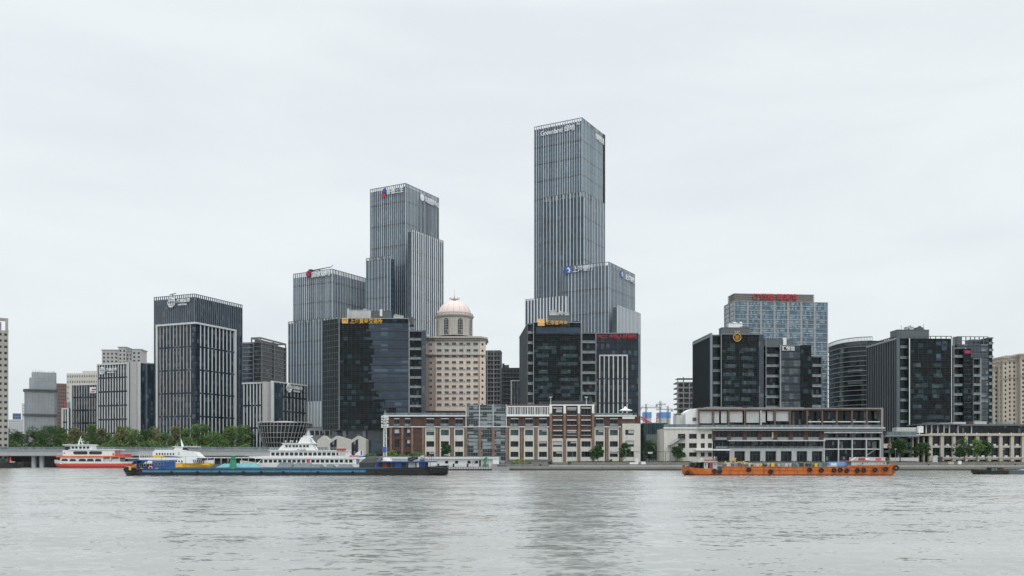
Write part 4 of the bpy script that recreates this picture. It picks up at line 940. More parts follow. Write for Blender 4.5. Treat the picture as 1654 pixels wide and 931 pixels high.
mb.lathe([(1.6, zt_ - .3), (1.3, zt_ + .8), (.5, zt_ + 1.2), (.9, zt_ + 1.8), (.35, zt_ + 2.6), (.12, zt_ + 4), (.06, dz2(466))], 10, c=(cxd, cyd))
for t in range(0, 360, 45): mb.bar((cxd, cyd, zt_ + .9), (cxd + 3.6 * math.cos(R(t)), cyd + 3.6 * math.sin(R(t)), zt_ + 1.5), .22, 4); mb.bar((cxd + 3.6 * math.cos(R(t)), cyd + 3.6 * math.sin(R(t)), zt_ + 1.3), (cxd + 3.6 * math.cos(R(t)), cyd + 3.6 * math.sin(R(t)), zt_ + 2.2), .3, 5)
mb.build('spire', paint('spire_rose', (.42, .25, .22), .6, .1), dm)
MB().box(dx(762), dx(776), 10, 16, zc, zc + 2.8).build('roof_hut', M['pink'], dm)
MB().box(dx(689), dx(752), -1.2, -.76, 0, dz(664)).box(dx(689), dx(752), -3, -1.25, 0, dz(670)).build('hedge_terrace', paint('dark_hedge', (.05, .04, .035), .95, .3), dm)

# ---- apartment towers
def apartments(name, label, Y, u0, u1, vt, wall, rows_n, cols_n, vb=690, depth=18, fh=3.1, wfrac=.5, rot=0, near='L', us=None, gl='win', parap=1.0, cap=60, wh=1.6, cat='apartment tower', slabs=False):
    o = thing(name, label, cat, (X(u0, Y), Y, 3))
    b = Block(o, 'walls', wall, u0 if near == 'L' else u1, Y, rot, near, u1 if near == 'L' else u0, us, depth=None if us else depth, vt=vt)
    fc, a, e = b.face('f'); st = (e - a) / cols_n
    cols = [(a + (i + .5 - wfrac / 2) * st, a + (i + .5 + wfrac / 2) * st) for i in range(cols_n)]
    rows = []; z = b.zt - parap - .6 - wh
    for i in range(rows_n):
        if z < 3: break
        rows.append((z, z + wh)); z -= fh
    rows = rows[::-1]
    mb = MB(); pierced(mb, ('f', -.4), a, e, rows[0][0] - 1, b.zt, cols, rows, .38); b.add(mb, 'facade', wall)
    place(b.obj, ('f', -.4), cols, rows, n=.3, gl=gl, cap=cap)
    if us:
        k = 'l' if near == 'L' else 'r'; f2, a2, e2 = b.face(k); n2 = max(1, round((e2 - a2) / (st * 1.2))); s2 = (e2 - a2) / n2
        c2 = [(a2 + (i + .3) * s2, a2 + (i + .7) * s2) for i in range(n2)]
        mb = MB(); sg = f2[1] + (-.4 if k == 'l' else .4); pierced(mb, (k, sg), a2, e2, rows[0][0] - 1, b.zt, c2, rows, .38); b.add(mb, 'facade', wall)
        place(b.obj, (k, sg), c2, rows, n=.3, gl=gl, cap=30)
    if slabs:
        mb = MB()
        for c, d in rows: mb.fbox(('f', -.4), a, e, .02, .7, c - .9, c - .5)
        b.add(mb, 'floor_edges', M['slab'])
    b.coping(.5, .4, wall, z=b.zt + .35)
    return o, b
o, b = apartments('apartment_tower', 'grey beige tower cut by the left edge of the photo with open roof frame', 600, -22, 13.5, 533, M['taupe'], 22, 4, fh=4.1, cap=90, wh=1.7, wfrac=.55, rot=31)
zt = Z(512, 600)
mb = MB(); mb.box(b.x0, b.x1, -.5, .8, zt - 1, zt)
for x in (b.x0, b.x1 - 8.2, b.x1 - 1.5): mb.box(x, x + 1.4, -.5, .8, b.zt, zt - 1)
mb.box(b.x0, b.x1, 8, 9, zt - 1, zt); mb.box(b.x1 - 1.5, b.x1 - .1, 8, 9, b.zt, zt - 1); mb.box(b.x1 - .8, b.x1, .8, 8, zt - 1, zt)
mb.box(b.x0, b.x1 - 4, 3, 9, b.zt, zt - 2.5)
b.add(mb, 'roof_frame', M['taupe'])

sc_ = thing('scaffolded_tower', 'round cornered tower wrapped in grey scaffold netting', 'scaffolded tower', (X(40, 800), 800, 3), rz=R(28))
def sxx(u): return (X(u, 800) - X(40, 800)) / 1.13
net = paint('scaffold_net', (.35, .37, .39), .95, .10, scale=.25, stain=.25); Y = 800
def rr(u0, u1, y0, y1, r):
    x0, x1 = sxx(u0), sxx(u1); pts = []
    for cx, cy, a0 in ((x0 + r, y0 + r, 180), (x1 - 2, y0 + 2, 270), (x1 - 2, y1 - 2, 0), (x0 + 2, y1 - 2, 90)):
        q = r if a0 == 180 else 2
        for i in range(7): t = R(a0 + 90 * i / 6); pts.append((cx + q * math.cos(t), cy + q * math.sin(t)))
    return pts
def vz(v): return Z(v, Y) - 3
MB().prism(rr(40, 92, 0, 30, 8), 0, vz(629)).build('lower_body', net, sc_)
MB().prism(rr(47, 92, 2, 28, 7), vz(629), vz(609)).build('upper_body', net, sc_)
MB().prism(rr(51, 92, 2.5, 27, 7), vz(609), vz(600)).build('upper_body', net, sc_)
for v in (629, 669):
    MB().prism(rr(37, 94, -2, 31, 9), vz(v) - .5, vz(v) + .5).build('work_platform', M['mid'], sc_)
mb = MB(); P = rr(39.5, 92.5, -.6, 30, 8.4)
pl = P[:14]
for p in pl: mb.bar((*p, 0), (*p, vz(629)), .12, 4)
for x in frange(P[6][0], P[8][0], 2.6): mb.bar((x, -.65, 0), (x, -.65, vz(598.5)), .12, 4)
for z in frange(2, vz(600), 2.4):
    for p, q in zip(pl[:-1], pl[1:]):
        if z < vz(629): mb.bar((*p, z), (*q, z), .10, 4)
    mb.bar((sxx(52), -.6, z), (sxx(92), -.6, z), .1, 4)
mb.build('scaffold_poles', M['slab'], sc_)
mb = MB(); rn = random.Random(4)
for i in range(18): x = sxx(rn.uniform(51, 91)); mb.bar((x, rn.uniform(0, 14), vz(601)), (x, rn.uniform(0, 14), vz(601) + rn.uniform(1, 3.4)), .09, 4)
mb.build('pole_ends', M['mid'], sc_)

apartments('apartment_tower', 'dark brick apartment tower right of the scaffolded tower', 900, 90, 108, 620, paint('dull_brick', (.16, .11, .10), .9, .12), 22, 5, cap=60, fh=3.3, rot=27)
apartments('apartment_tower', 'tiny white apartment slabs far off left of the scaffolded tower', 1500, 14, 36, 678, paint('far_white', (.50, .51, .52), .9, .1), 12, 7, cap=84, fh=4.4, wh=2.4, rot=28)
apartments('apartment_tower', 'slim pale tower just left of the scaffolded tower', 1300, 35.5, 41, 652, paint('far_pale', (.55, .57, .58), .9, .08), 20, 2, cap=40, fh=4.2, wh=2.2, rot=28, depth=8)
apartments('office_tower', 'small distant blue glass tower above the white far slabs', 1900, 20.5, 34, 668, paint('far_blue', (.11, .19, .30), .5, .08), 10, 3, cap=30, fh=5.5, wh=3.8, gl='ht2', wfrac=.8, rot=28, cat='office tower')
o, b = apartments('apartment_building', 'cream apartment block behind the low striped office', 860, 108, 162, 604, M['cream'], 10, 14, cap=100, fh=5.2, wh=2.0, wfrac=.4, rot=-6, near='L')
mb = MB(); mb.box(b.sx(131), b.sx(156), 2, 12, b.zt, Z(599.5, 860)); b.add(mb, 'roof_block', M['cream'])
# stepped residential tower above the globe sign
rt = thing('apartment_tower', 'grey stone apartment tower with stepped top above the globe sign block', 'apartment tower', (X(195, 850), 850, 3))
def step(u0, u1, vt, y=0):
    b = Block(rt, 'wing', M['stone'], u0, 850 + y, 4, 'L', u1, None, depth=16, vt=vt)
    fc, a, e = b.face('f'); n = max(2, round((e - a) / 3.6)); st = (e - a) / n
    cols = [(a + (i + .28) * st, a + (i + .72) * st) for i in range(n)]; rows = [(b.zt - 4.2 - 3.6 * i, b.zt - 2.4 - 3.6 * i) for i in range(7)][::-1]
    mb = MB(); pierced(mb, ('f', -.5), a, e, rows[0][0] - 2, b.zt, cols, rows, .48); b.add(mb, 'facade', M['stone']); place(b.obj, ('f', -.5), cols, rows, n=.3)
    b.coping(.6, .6, M['slab'], z=b.zt + .6, over=.8)
step(165, 191, 566); step(191.5, 204, 561.5, -2); step(204.5, 213, 568, 1); step(213.5, 228, 565, -1)

rs = thing('apartment_tower', 'dark glass apartment tower with roof frame between the navy block and grey tower', 'apartment tower', (X(420, 800), 800, 3))
c = Block(rs, 'main_block', G['cur'], 421, 800, -14, 'R', 392, 462.5, vt=552.5)
fh = 6.95 * 800 / F; fm = paint('brown_grey_frame', (.15, .15, .145), .7, .1)
mb = MB()
for i in range(30):
    z = c.zt - .1 - i * fh
    for k in 'fr': fc, s0, s1 = c.face(k); mb.fbox(fc, s0, s1, .02, .55, z - .55, z)
for k, qs in (('r', (0, .48, .95)), ('f', (0, .6))):
    fc, s0, s1 = c.face(k)
    for q in qs: p = s0 + q * (s1 - s0); mb.fbox(fc, p, p + 1.1, .56, .95, 3, c.zt + .02)
c.add(mb, 'facade_frame', fm)
lw_ = Block(rs, 'left_bay', G['ht2'], 408, 801, -6, 'R', 391, 409, vt=555); lw_.lines('f', [lw_.zt - .1 - i * fh for i in range(26)], .5, .5, M['slab'])
mb = MB(); zt = Z(543.5, 795); y1 = c.y1
for (x0, x1, y0, yy) in ((c.x0 + 8, 0, 0, .9), (c.x0 + 8, 0, y1 - .9, y1), (c.x0 + 8, c.x0 + 8.9, .95, y1 - .95), (-.9, 0, .95, y1 - .95)): mb.box(x0, x1, y0, yy, zt - 1.4, zt)
for (x, y) in ((c.x0 + 8, 0), (-.9, 0), (-.9, y1 * .5), (-.9, y1 - 1), (c.x0 + 8, y1 - 1)): mb.box(x, x + .9, y + .05, y + .95, c.zt, zt - 1.42)
mb.box(c.x0 + 10, -3, 3, y1 * .45, c.zt, zt - 2); mb.box(-7, -2, y1 * .5, y1 * .75, c.zt, zt - 1.5)
c.add(mb, 'roof_frame', fm)

o, b = apartments('apartment_tower', 'dark grey apartment tower just right of the pink domed building', 760, 782, 808, 567, paint('slate_render', (.10, .105, .11), .85, .1), 26, 5, fh=3.7, cap=70, wh=2.3, wfrac=.55, slabs=True, rot=-4)
mb = MB()
for i in (1, 3): p = b.x0 + (b.x1 - b.x0) * i / 5; mb.fbox(('f', -.4), p - .3, p + .3, .02, 1.0, 10, b.zt)
b.add(mb, 'pilasters', M['slab'])
o, b = apartments('apartment_tower', 'dark apartment block in the gap left of the orange fund sign block', 800, 807.5, 845, 595, paint('slate_render_b', (.085, .09, .095), .85, .1), 20, 7, fh=3.7, cap=80, wh=2.2, wfrac=.5, slabs=True)
MB().box(3, 8, 3, 8, 0, b.zt + .2).box(2, 4, 3, 5, b.zt - 3, b.zt + 1.5).build('roof_hut', M['mid'], o)
nb = thing('office_building', 'narrow dark block with white outline left of the orange fund sign block', 'office building', (X(826, 620), 620, 3))
c = Block(nb, 'main_block', G['ht'], 825, 620, 0, 'L', 842, None, depth=16, vt=614.5)
mb = MB(); mb.fbox(('f', 0), c.x0, c.x0 + .8, .02, .6, 3, c.zt); mb.fbox(('f', 0), c.x0 + .8, c.x1, .02, .6, c.zt - .6, c.zt); 
for p in frange(c.x0 + 2.6, c.x1, 1.9): mb.fbox(('f', 0), p, p + .1, .02, .2, 3, c.zt - .6)
c.add(mb, 'white_frame', M['stonew'])

# concrete frame under construction
cf = thing('unfinished_tower', 'bare concrete frame tower under construction right of the cranes', 'building under construction', (X(1106, 800), 800, 3))
x0, x1 = X(1093.5, 800) - X(1106, 800), X(1122, 800) - X(1106, 800)
MB().box(x0 + 3, x1, 5, 16, 0, Z(617, 800) - 3).build('core', M['conc'], cf)
for i in range(14):
    z = Z(617, 800) - 3 - i * 4.6; mb = MB(); mb.box(x0, x1, 0, 18, z - 1.1, z)
    mb.build('floor_slab', M['conc'], cf)
for p in (x0, x0 + 5.2, x0 + 10.4): MB().box(p, p + 1.0, -.3, .8, 0, Z(617, 800) - 3).build('column', M['conc'], cf)
mb = MB(); mb.box(x0 + .5, x1, .5, 12, Z(612, 800) - 3, Z(611, 800) - 3); mb.bar((x0 + 6, 2, Z(617, 800) - 3), (x0 + 6, 2, Z(609, 800) - 3), .4, 4); mb.bar((x0 + 1, 2, Z(617, 800) - 3), (x0 + 1, 2, Z(611, 800) - 3), .3, 4); mb.build('roof_canopy', M['mid'], cf)
mb = MB(); zz = Z(676, 800) - 3; mb.box(x0 - 1, x0 + 4.2, -1, 2, 0, zz)
for z in frange(8, zz, 2.5): mb.box(x0 - 1.2, x0 + 4.4, -1.3, -1.02, z, z + .25)
mb.build('hoist_shaft', M['mid'], cf)

# blue wrapped far towers
for u0, u1, v, lab in ((1040, 1052, 666, 'left of the two far towers topped with blue netting'), (1066, 1083, 666, 'right of the two far towers topped with blue netting')):
    o = thing('unfinished_tower', lab, 'building under construction', (X(u0, 1500), 1500, 3), 'far towers wrapped in blue netting')
    w_ = X(u1, 1500) - X(u0, 1500); z0, z1 = Z(675.5, 1500) - 3, Z(v, 1500) - 3
    MB().box(0, w_, 0, 15, 0, z0).build('body', paint('far_grey', (.42, .43, .44), .9, .1), o)
    MB().box(-.5, w_ + .5, -.5, 15.5, z0, z1).build('blue_netting', paint('blue_netting', (.10, .24, .50), .8, .12, scale=.2), o)
    for i in range(5): MB().box(-.4, w_ + .4, -.4, -.02, z0 - 4 - i * 4, z0 - 2.6 - i * 4).build('balcony_band', M['whited'], o)
def tower_crane(label, u, v, jl, jr, Y=1400, col='mid', dz_=0):
    o = thing('tower_crane', label, 'crane', (X(u, Y), Y, 3), 'cranes on the skyline'); h = Z(v, Y) - 3; w_ = .9
    mb = MB()
    for a, b in ((-w_, -w_), (w_, -w_), (w_, w_), (-w_, w_)): mb.bar((a, b, 0), (a, b, h), .3, 4)
    for i, z in enumerate(frange(0, h - 3, 3)): s = 1 if i % 2 else -1; mb.bar((-w_ * s, -w_, z), (w_ * s, -w_, z + 3), .2, 4)
    mb.build('mast', M[col], o)
    mb = MB()
    for dy in (-.7, .7): mb.bar((jl, dy, h - 6), (jr, dy, h - 6), .25, 4)
    mb.bar((jl, 0, h - 4.6), (jr, 0, h - 4.6), .25, 4)
    for x in frange(jl, jr - 2, 2.5): mb.bar((x, 0, h - 4.6), (x + 1.25, -.7, h - 6), .15, 4); mb.bar((x + 1.25, -.7, h - 6), (x + 2.5, 0, h - 4.6), .15, 4)
    mb.bar((0, 0, h), (jl * .7, 0, h - 4.6), .12, 4); mb.bar((0, 0, h), (jr * .8, 0, h - 4.6), .12, 4)
    mb.build('jib', M[col], o)
    MB().box(.6, 2.6, -1, 1, h - 8.6, h - 6.3).build('cab', M['whited'], o)
    MB().box(jr - 3 if abs(jr) < abs(jl) else jl, jr if abs(jr) < abs(jl) else jl + 3, -1, 1, h - 8.5, h - 6.3).build('counterweight', M['conc'], o)
tower_crane('tower crane directly above the left blue netted tower', 1043.5, 653, -10, 24)
tower_crane('tallest grey tower crane mast above the gap', 1066.5, 648, -7, 9)
tower_crane('tower crane between blue netted tower and concrete frame', 1078.5, 656, -18, 8)
for u, v0, v1, dx_, lab in ((1048, 681, 674, -9, 'pink slanted crane boom left of the gap'), (1060, 683, 669, 3, 'red lattice crane boom standing in the gap')):
    o = thing('crawler_crane', lab, 'crane', (X(u, 900), 900, 3), 'cranes on the skyline'); zb = Z(690, 900) - 3; zt = Z(v1 - 2, 900) - 3; rp = paint('faded_red', (.42, .07, .11), .6, .1)
    mb = MB()
    for s in (-1, 1):
        mb.bar((s * 2.4, 0, 0), (s * .4 + dx_ * .35, 0, zt), .38, 4)
    for i, z in enumerate(frange(zt * .5, zt - 2, 3)): q = z / zt; mb.bar((-2.4 * (1 - q) + dx_ * .35 * q, 0, z), (2.4 * (1 - q) + dx_ * .35 * q, 0, z + 1.6), .25, 4)
    mb.build('boom', rp, o)
    mb = MB(); mb.box(-2.5, 2.5, -2, 2, 0, 2.5); mb.build('cab', rp, o)
    if dx_ < 0:
        mb = MB(); mb.bar((-8, 0, zt - 1), (5, 0, zt - 8.5), .8, 4); mb.bar((-8, 0, zt - 3), (4, 0, zt - 9.5), .5, 4); mb.build('lowered_jib', rp, o)

tw = thing('office_building', 'green ribbed metal clad block in the gap between the riverside buildings', 'office building', (X(1042, 560), 560, 3))
c = Block(tw, 'main_block', G['teal'], 1040, 560, 0, 'L', 1078, None, depth=20, vt=683)
c.fins('f', 1.2, .12, .3, M['mid']); c.coping(.4, .4, M['slab'])
MB().box(0, 14, -6, -.4, 0, Z(702, 556) - 3).build('annex', M['mid'], tw)

# beige classical apartments on the right
be = thing('apartment_complex', 'cream classical apartment block with bracketed cornices at the right edge', 'apartment block', (X(1640, 720), 720, 3))
def wing(u0, u1, vt, y, rot=0, depth=18, rn=17, cap=40):
    b = Block(be, 'wing', M['beige2'], u0, 720 + y, rot, 'L', u1, None, depth=depth, vt=vt)
    fc, a, e = b.face('f'); n = max(1, round((e - a) / 3.3)); st = (e - a) / n
    cols = [(a + (i + .32) * st, a + (i + .70) * st) for i in range(n)]; rows = [(b.zt - 6 - 3.45 * i, b.zt - 4.2 - 3.45 * i) for i in range(rn)][::-1]
    mb = MB(); pierced(mb, ('f', -.5), a, e, 3, b.zt, cols, rows, .48); b.add(mb, 'facade', M['beige2']); place(b.obj, ('f', -.5), cols, rows, n=.3, cap=cap, mull=0, fr='wood')
    b.coping(.7, 1.0, M['beige2'], z=b.zt + .7, over=1.4)
    mb = MB(); 
    for zz in (b.zt - 3.2, b.zt - 3.2 - 3.45 * 4): mb.fbox(('f', -.5), a, e, .02, .8, zz, zz + .6)
    for p in frange(a, e, 1.4): mb.fbox(('f', -.5), p, p + .5, .02, 1.1, b.zt - 1.4, b.zt - .05)
    b.add(mb, 'cornice', M['beige2'])
wing(1604, 1613.5, 592.5, 6, cap=34); wing(1613.5, 1620, 585, 3, cap=34); wing(1620, 1627, 578, 0, cap=34); wing(1627, 1648, 576, 2, cap=80); wing(1648, 1664, 573, -2, cap=60); wing(1664, 1700, 575, 0, cap=30)
apartments('office_tower', 'sliver of a blue grey tower behind the cream apartments', 1200, 1603, 1614, 586, paint('far_blue_b', (.18, .24, .30), .6, .08), 8, 3, cap=24, fh=4.4, wh=2.6, gl='ht2', cat='office tower')

# ================================================================ riverside buildings
# ---- long brick office
Y = 482
bo = thing('brick_office', 'long riverside office of dark brick and cream panels with brick piers', 'office building', (X(620, Y), Y, 3))
bx0 = X(620, Y)
def rx(u): return X(u, Y) - bx0
def rz_(v): return Z(v, Y) - 3
def lbox(mb, u0, u1, v0, v1, y0, y1, m=0): return mb.box(rx(u0), rx(u1), y0, y1, rz_(v0), rz_(v1), m)
lbox(MB(), 620, 1035, 752, 672, 1.2, 22).build('core', M['brickd'], bo)
# bays: (centre u, half width u, kind)
left_b = [(637, 4), (658.5, 4)]
bays = [695, 718.5, 741.5]; bays2 = [831, 854.5, 877]; bays3 = [968.5, 991.5]
cen = [900.5, 923.5, 946.5]
rnw = random.Random(21)
def winset(uc, hw, v0, v1, mull=2, trans=0, gl='win', n=.5, fr='mid', sill=True, awn=False):
    w = rx(uc + hw) - rx(uc - hw); h = rz_(v1) - rz_(v0)
    o = put_window(bo, window_mesh(w, h, mull, trans, fr, gl), (rx(uc - hw), n, rz_(v0)))
    if rnw.random() < .4 and not awn:
        q = rnw.uniform(.3, .75); MB().box(rx(uc - hw * rnw.choice((1, .3))) + .12, rx(uc + hw) - .12, n - .12, n - .075, rz_(v0) + h * q, rz_(v1) - .1).build('blind', M['blind'], bo)
    if awn: MB().box(rx(uc - hw) - .1, rx(uc + hw) + .1, -.5, .45, rz_(v1) - .1, rz_(v1) + .35).build('awning', M['whited'], bo)
    return o
def wallcol(u0, u1, vs, mt, y=0, th=1.2, uw=None):
    """cream/brick bay wall between u0,u1 from base to top with window gaps vs=[(vbottom,vtop)]"""
    mb = MB(); a, b = uw
    pierced(mb, ('f', y), rx(u0), rx(u1), vs['b'], vs['t'], [(rx(a), rx(b))], [(rz_(p), rz_(q)) for p, q in vs['w']], th); return mb
rows3 = [(738.5, 730), (722, 713), (703.5, 694.5)]
base = rz_(752)
for grp, top_brick in ((bays, True), (bays2, True), (bays3, True)):
    for u in grp:
        mb = wallcol(u - 8.6, u + 8.6, dict(b=0, t=rz_(690), w=rows3), 'cream', uw=(u - 6.4, u + 6.4)); mb.build('bay_wall', M['cream'], bo)
        for p, q in rows3: winset(u, 6.4, p, q, 2, gl='wint' if q == 694.5 else 'win')
        mb = wallcol(u - 11.6, u + 11.6, dict(b=rz_(688.8), t=rz_(673), w=[(687.5, 677)]), 'b', uw=(u - 6, u + 6)); mb.build('upper_wall', M['brickd'], bo)
        winset(u, 6, 687.5, 677, 1, awn=True)
        mb = MB(); lbox(mb, u - 6.6, u + 6.6, 688.6, 688.1, -.9, -.05); lbox(mb, u - 6.6, u + 6.6, 688.1, 684.6, -.9, -.84, 1); mb.build('balcony', [M['mid'], G['rail']], bo)
        lbox(MB(), u + 9.6, u + 13.4, 752, 690.6, -.5, .2).build('brick_pier', M['brickl'], bo)
        lbox(MB(), u - 8.6, u + 8.6, 752, 747, -.25, -.02).build('plinth', M['stone'], bo)
lbox(MB(), 681.5, 685.5, 752, 690.6, -.5, .2).build('brick_pier', M['brickl'], bo)
lbox(MB(), 817.5, 821.5, 752, 690.6, -.5, .2).build('brick_pier', M['brickl'], bo)
# left dark wing
mb = MB(); pierced(mb, ('f', 0), rx(620), rx(683), 0, rz_(673), [(rx(u - 4), rx(u + 4)) for u in (624.5, 641, 658.5)], [(rz_(745), rz_(730)), (rz_(723), rz_(710)), (rz_(706), rz_(693)), (rz_(687.5), rz_(677))], 1.2)
mb.build('left_wall', M['brickd'], bo)
for u in (624.5, 641, 658.5):
    for p, q in ((745, 730), (723, 710), (706, 693), (687.5, 677)): winset(u, 4, p, q, 1, gl='win', awn=q == 677)
    mb = MB(); lbox(mb, u - 4.6, u + 4.6, 688.6, 688.1, -.9, -.05); lbox(mb, u - 4.6, u + 4.6, 688.1, 685, -.9, -.84, 1); mb.build('balcony', [M['mid'], G['rail']], bo)
for u in (631.5, 650, 666): lbox(MB(), u - 1.6, u + 1.6, 752, 691, -.5, -.02).build('brick_pier', M['brickl'], bo)
# string courses and cornice
mb = MB(); lbox(mb, 628, 752, 690.6, 688.9, -.6, -.02); mb.build('string_course', M['stonew'], bo)
for a, b in ((819, 890), (962, 1003)): mb = MB(); lbox(mb, a, b, 690.6, 688.9, -.6, -.02); mb.build('string_course', M['stonew'], bo)
for a, b in ((618.5, 753), (818, 890), (960, 1028)): mb = MB(); lbox(mb, a, b, 673, 671.3, -.9, 1.2); mb.build('cornice', M['white'], bo)
def railing(mb, u0, u1, v0, v1, y=-.5, st=1.6, solid=True):
    lbox(mb, u0, u1, v1 + .25, v1, y, y + .1)
    for x in frange(rx(u0), rx(u1), st): mb.box(x, x + .08, y, y + .1, rz_(v0), rz_(v1))
    if solid: lbox(mb, u0, u1, v0, v1 + .3, y + .04, y + .07, 1)
mb = MB(); railing(mb, 620, 751, 671.3, 667); mb.build('roof_railing', [M['mid'], G['rail']], bo)
mb = MB(); railing(mb, 962, 1022, 671.3, 667.5); mb.build('roof_railing', [M['mid'], G['rail']], bo)
# glazed section
lbox(MB(), 752.5, 818, 752, 654, .4, 18).build('glazed_section', glass('grid_glass', (.03, .045, .05), (.30, .34, .35), .55, 2.4, 1.9, 1.5, vary=.7), bo)
mb = MB()
for v in (654, 658, 665, 671.5, 676, 689.5, 694, 700, 706.5, 713, 719, 725, 731, 737): lbox(mb, 752.5, 818, v + .55, v, .2, .38)
for x in frange(rx(752.5), rx(818), 1.25): mb.box(x, x + .07, .25, .39, 0, rz_(654))
mb.build('glazing_grid', M['slab'], bo)
for u in (752.8, 774.5, 796.5, 817.8): lbox(MB(), u - .8, u + .8, 752, 653.5, -.2, .19).build('white_post', M['whited'], bo)
for u in (775, 797): lbox(MB(), u - 2, u + 2, 745, 691, -.6, -.22).build('brick_pier', M['brickl'], bo)
lbox(MB(), 752, 819, 690.5, 689, -.7, -.25).build('string_course', M['stonew'], bo)
# pergola storey
mb = MB(); lbox(mb, 819, 888, 656, 653.5, -.2, 6); mb.build('pergola_roof', M['wood'], bo)
mb = MB(); lbox(mb, 819, 888, 657.6, 656.2, -.4, -.0); lbox(mb, 819, 888, 671.2, 669.8, -.4, 0)
for i, u in enumerate(frange(819, 887, 2.7)): lbox(mb, u, u + (.95 if i % 4 else 1.5), 669.8, 657.6, -.3, 0)
mb.build('pergola_screen', M['white'], bo); lbox(MB(), 819, 888, 671.2, 656.1, 1.2, 5).build('pergola_back', M['dark'], bo)
# centre
lbox(MB(), 888, 960, 752, 655, 1.25, 16).build('centre_core', M['brickd'], bo)
cr_ = [(738.5, 729.5), (722, 713), (703, 694.5), (687, 677.5), (671, 658)]
for u in cen:
    mb = wallcol(u - 9.2, u + 9.2, dict(b=0, t=rz_(708.5), w=cr_[:2]), 'c', y=-.3, th=1.3, uw=(u - 7.4, u + 7.4)); mb.build('bay_wall', M['cream'], bo)
    mb = wallcol(u - 9.2, u + 9.2, dict(b=rz_(708.5), t=rz_(654.5), w=cr_[2:]), 'c', y=-.3, th=1.3, uw=(u - 7.6, u + 7.6)); mb.build('upper_wall', M['brickd'], bo)
    for i, (p, q) in enumerate(cr_):
        winset(u, 7.4 if i < 2 else 7.6, p, q, 2, n=.2)
        if i >= 2: lbox(MB(), u - 7.6, u + 7.6, q + 2.2, q + .4, -.5, -.05).build('blind', M['whited'], bo); lbox(MB(), u - 8, u + 8, p + .9, p, -.7, -.32).build('sill', M['whited'], bo)
for u in (889.5, 912, 935, 957.8):
    lbox(MB(), u - 2, u + 2, 752, 668, -1.0, -.32).build('brick_pier', M['brickl'], bo); lbox(MB(), u - 2, u + 2, 668, 654, -1.0, -.32).build('white_pier', M['white'], bo)
lbox(MB(), 887.5, 960, 655.8, 653.8, -1.02, .9).build('cornice', M['white'], bo)
mb = MB(); lbox(mb, 890, 958, 653.8, 647, 4, 12)
for v in (652.5, 651, 649.5, 648): lbox(mb, 889.6, 958.4, v, v - .5, 3.7, 3.98)
mb.build('roof_louvres', M['mid'], bo)
for u in (889.5, 947.5):
    mb = MB(); mb.bar((rx(u), 1, rz_(654)), (rx(u), 1, rz_(642.5)), .14, 5); mb.bar((rx(u), 1, rz_(642.5)), (rx(u), 1, rz_(641)), .6, 8, r2=1.1); mb.build('roof_lamp', M['white'], bo)
# right white corner
mb = MB(); pierced(mb, ('f', 0), rx(1005), rx(1034.5), 0, rz_(684.5), [(rx(1010), rx(1024))], [(rz_(738.5), rz_(729)), (rz_(722), rz_(712)), (rz_(703), rz_(694.5))], 1.2); mb.box(rx(1034.5) - .6, rx(1034.5), .02, 22, 0, rz_(684.5)); mb.build('corner_wall', M['cream'], bo)
for p, q in ((738.5, 729), (722, 712), (703, 694.5)): winset(1017, 7, p, q, 2)
lbox(MB(), 1003, 1026, 686, 677, .3, 14).build('setback', M['wood'], bo)
mb = MB(); lbox(mb, 1005, 1025, 677, 671.5, -.6, 8); mb.build('terrace_deck', M['white'], bo)
lbox(MB(), 962, 1003, 671, 667.5, 1.0, 2.2).build('planter_hedge', paint('planter', (.045, .07, .03), .9, .4, scale=2), bo)
um = thing('parasol', 'white square parasol on the roof terrace of the brick office', 'parasol', (X(1011, Y), Y + 3, Z(671.5, Y)))
mb = MB(); mb.bar((0, 0, -.4), (0, 0, 4.6), .09, 6); mb.build('pole', M['mid'], um)
mb = MB(); h = .8; mb.v = [(-3.3, -3.3, 2.9), (3.3, -3.3, 2.9), (3.3, 3.3, 2.9), (-3.3, 3.3, 2.9), (-1.2, -1.2, 3.6), (1.2, -1.2, 3.6), (1.2, 1.2, 3.6), (-1.2, 1.2, 3.6), (0, 0, 5.2), (-3.3, -3.3, 2.6), (3.3, -3.3, 2.6), (3.3, 3.3, 2.6), (-3.3, 3.3, 2.6)]
mb.f = [(0, 1, 5, 4), (1, 2, 6, 5), (2, 3, 7, 6), (3, 0, 4, 7), (4, 5, 8), (5, 6, 8), (6, 7, 8), (7, 4, 8), (9, 10, 1, 0), (10, 11, 2, 1), (11, 12, 3, 2), (12, 9, 0, 3), (9, 12, 11, 10)]; mb.m = [0] * 13
mb.build('canopy', M['white'], um)

# ---- terrace mall
Y = 470
tm = thing('terrace_mall', 'long riverside mall with brown framed roof terrace and white lower frames', 'shopping mall', (X(1072, Y), Y, 3))
bx0 = X(1072, Y)
lbox(MB(), 1152, 1426, 752, 693, 3.5, 26).build('core', M['dark'], tm)
lbox(MB(), 1128, 1426, 693, 660, 6, 24).build('terrace_core', M['dark'], tm)
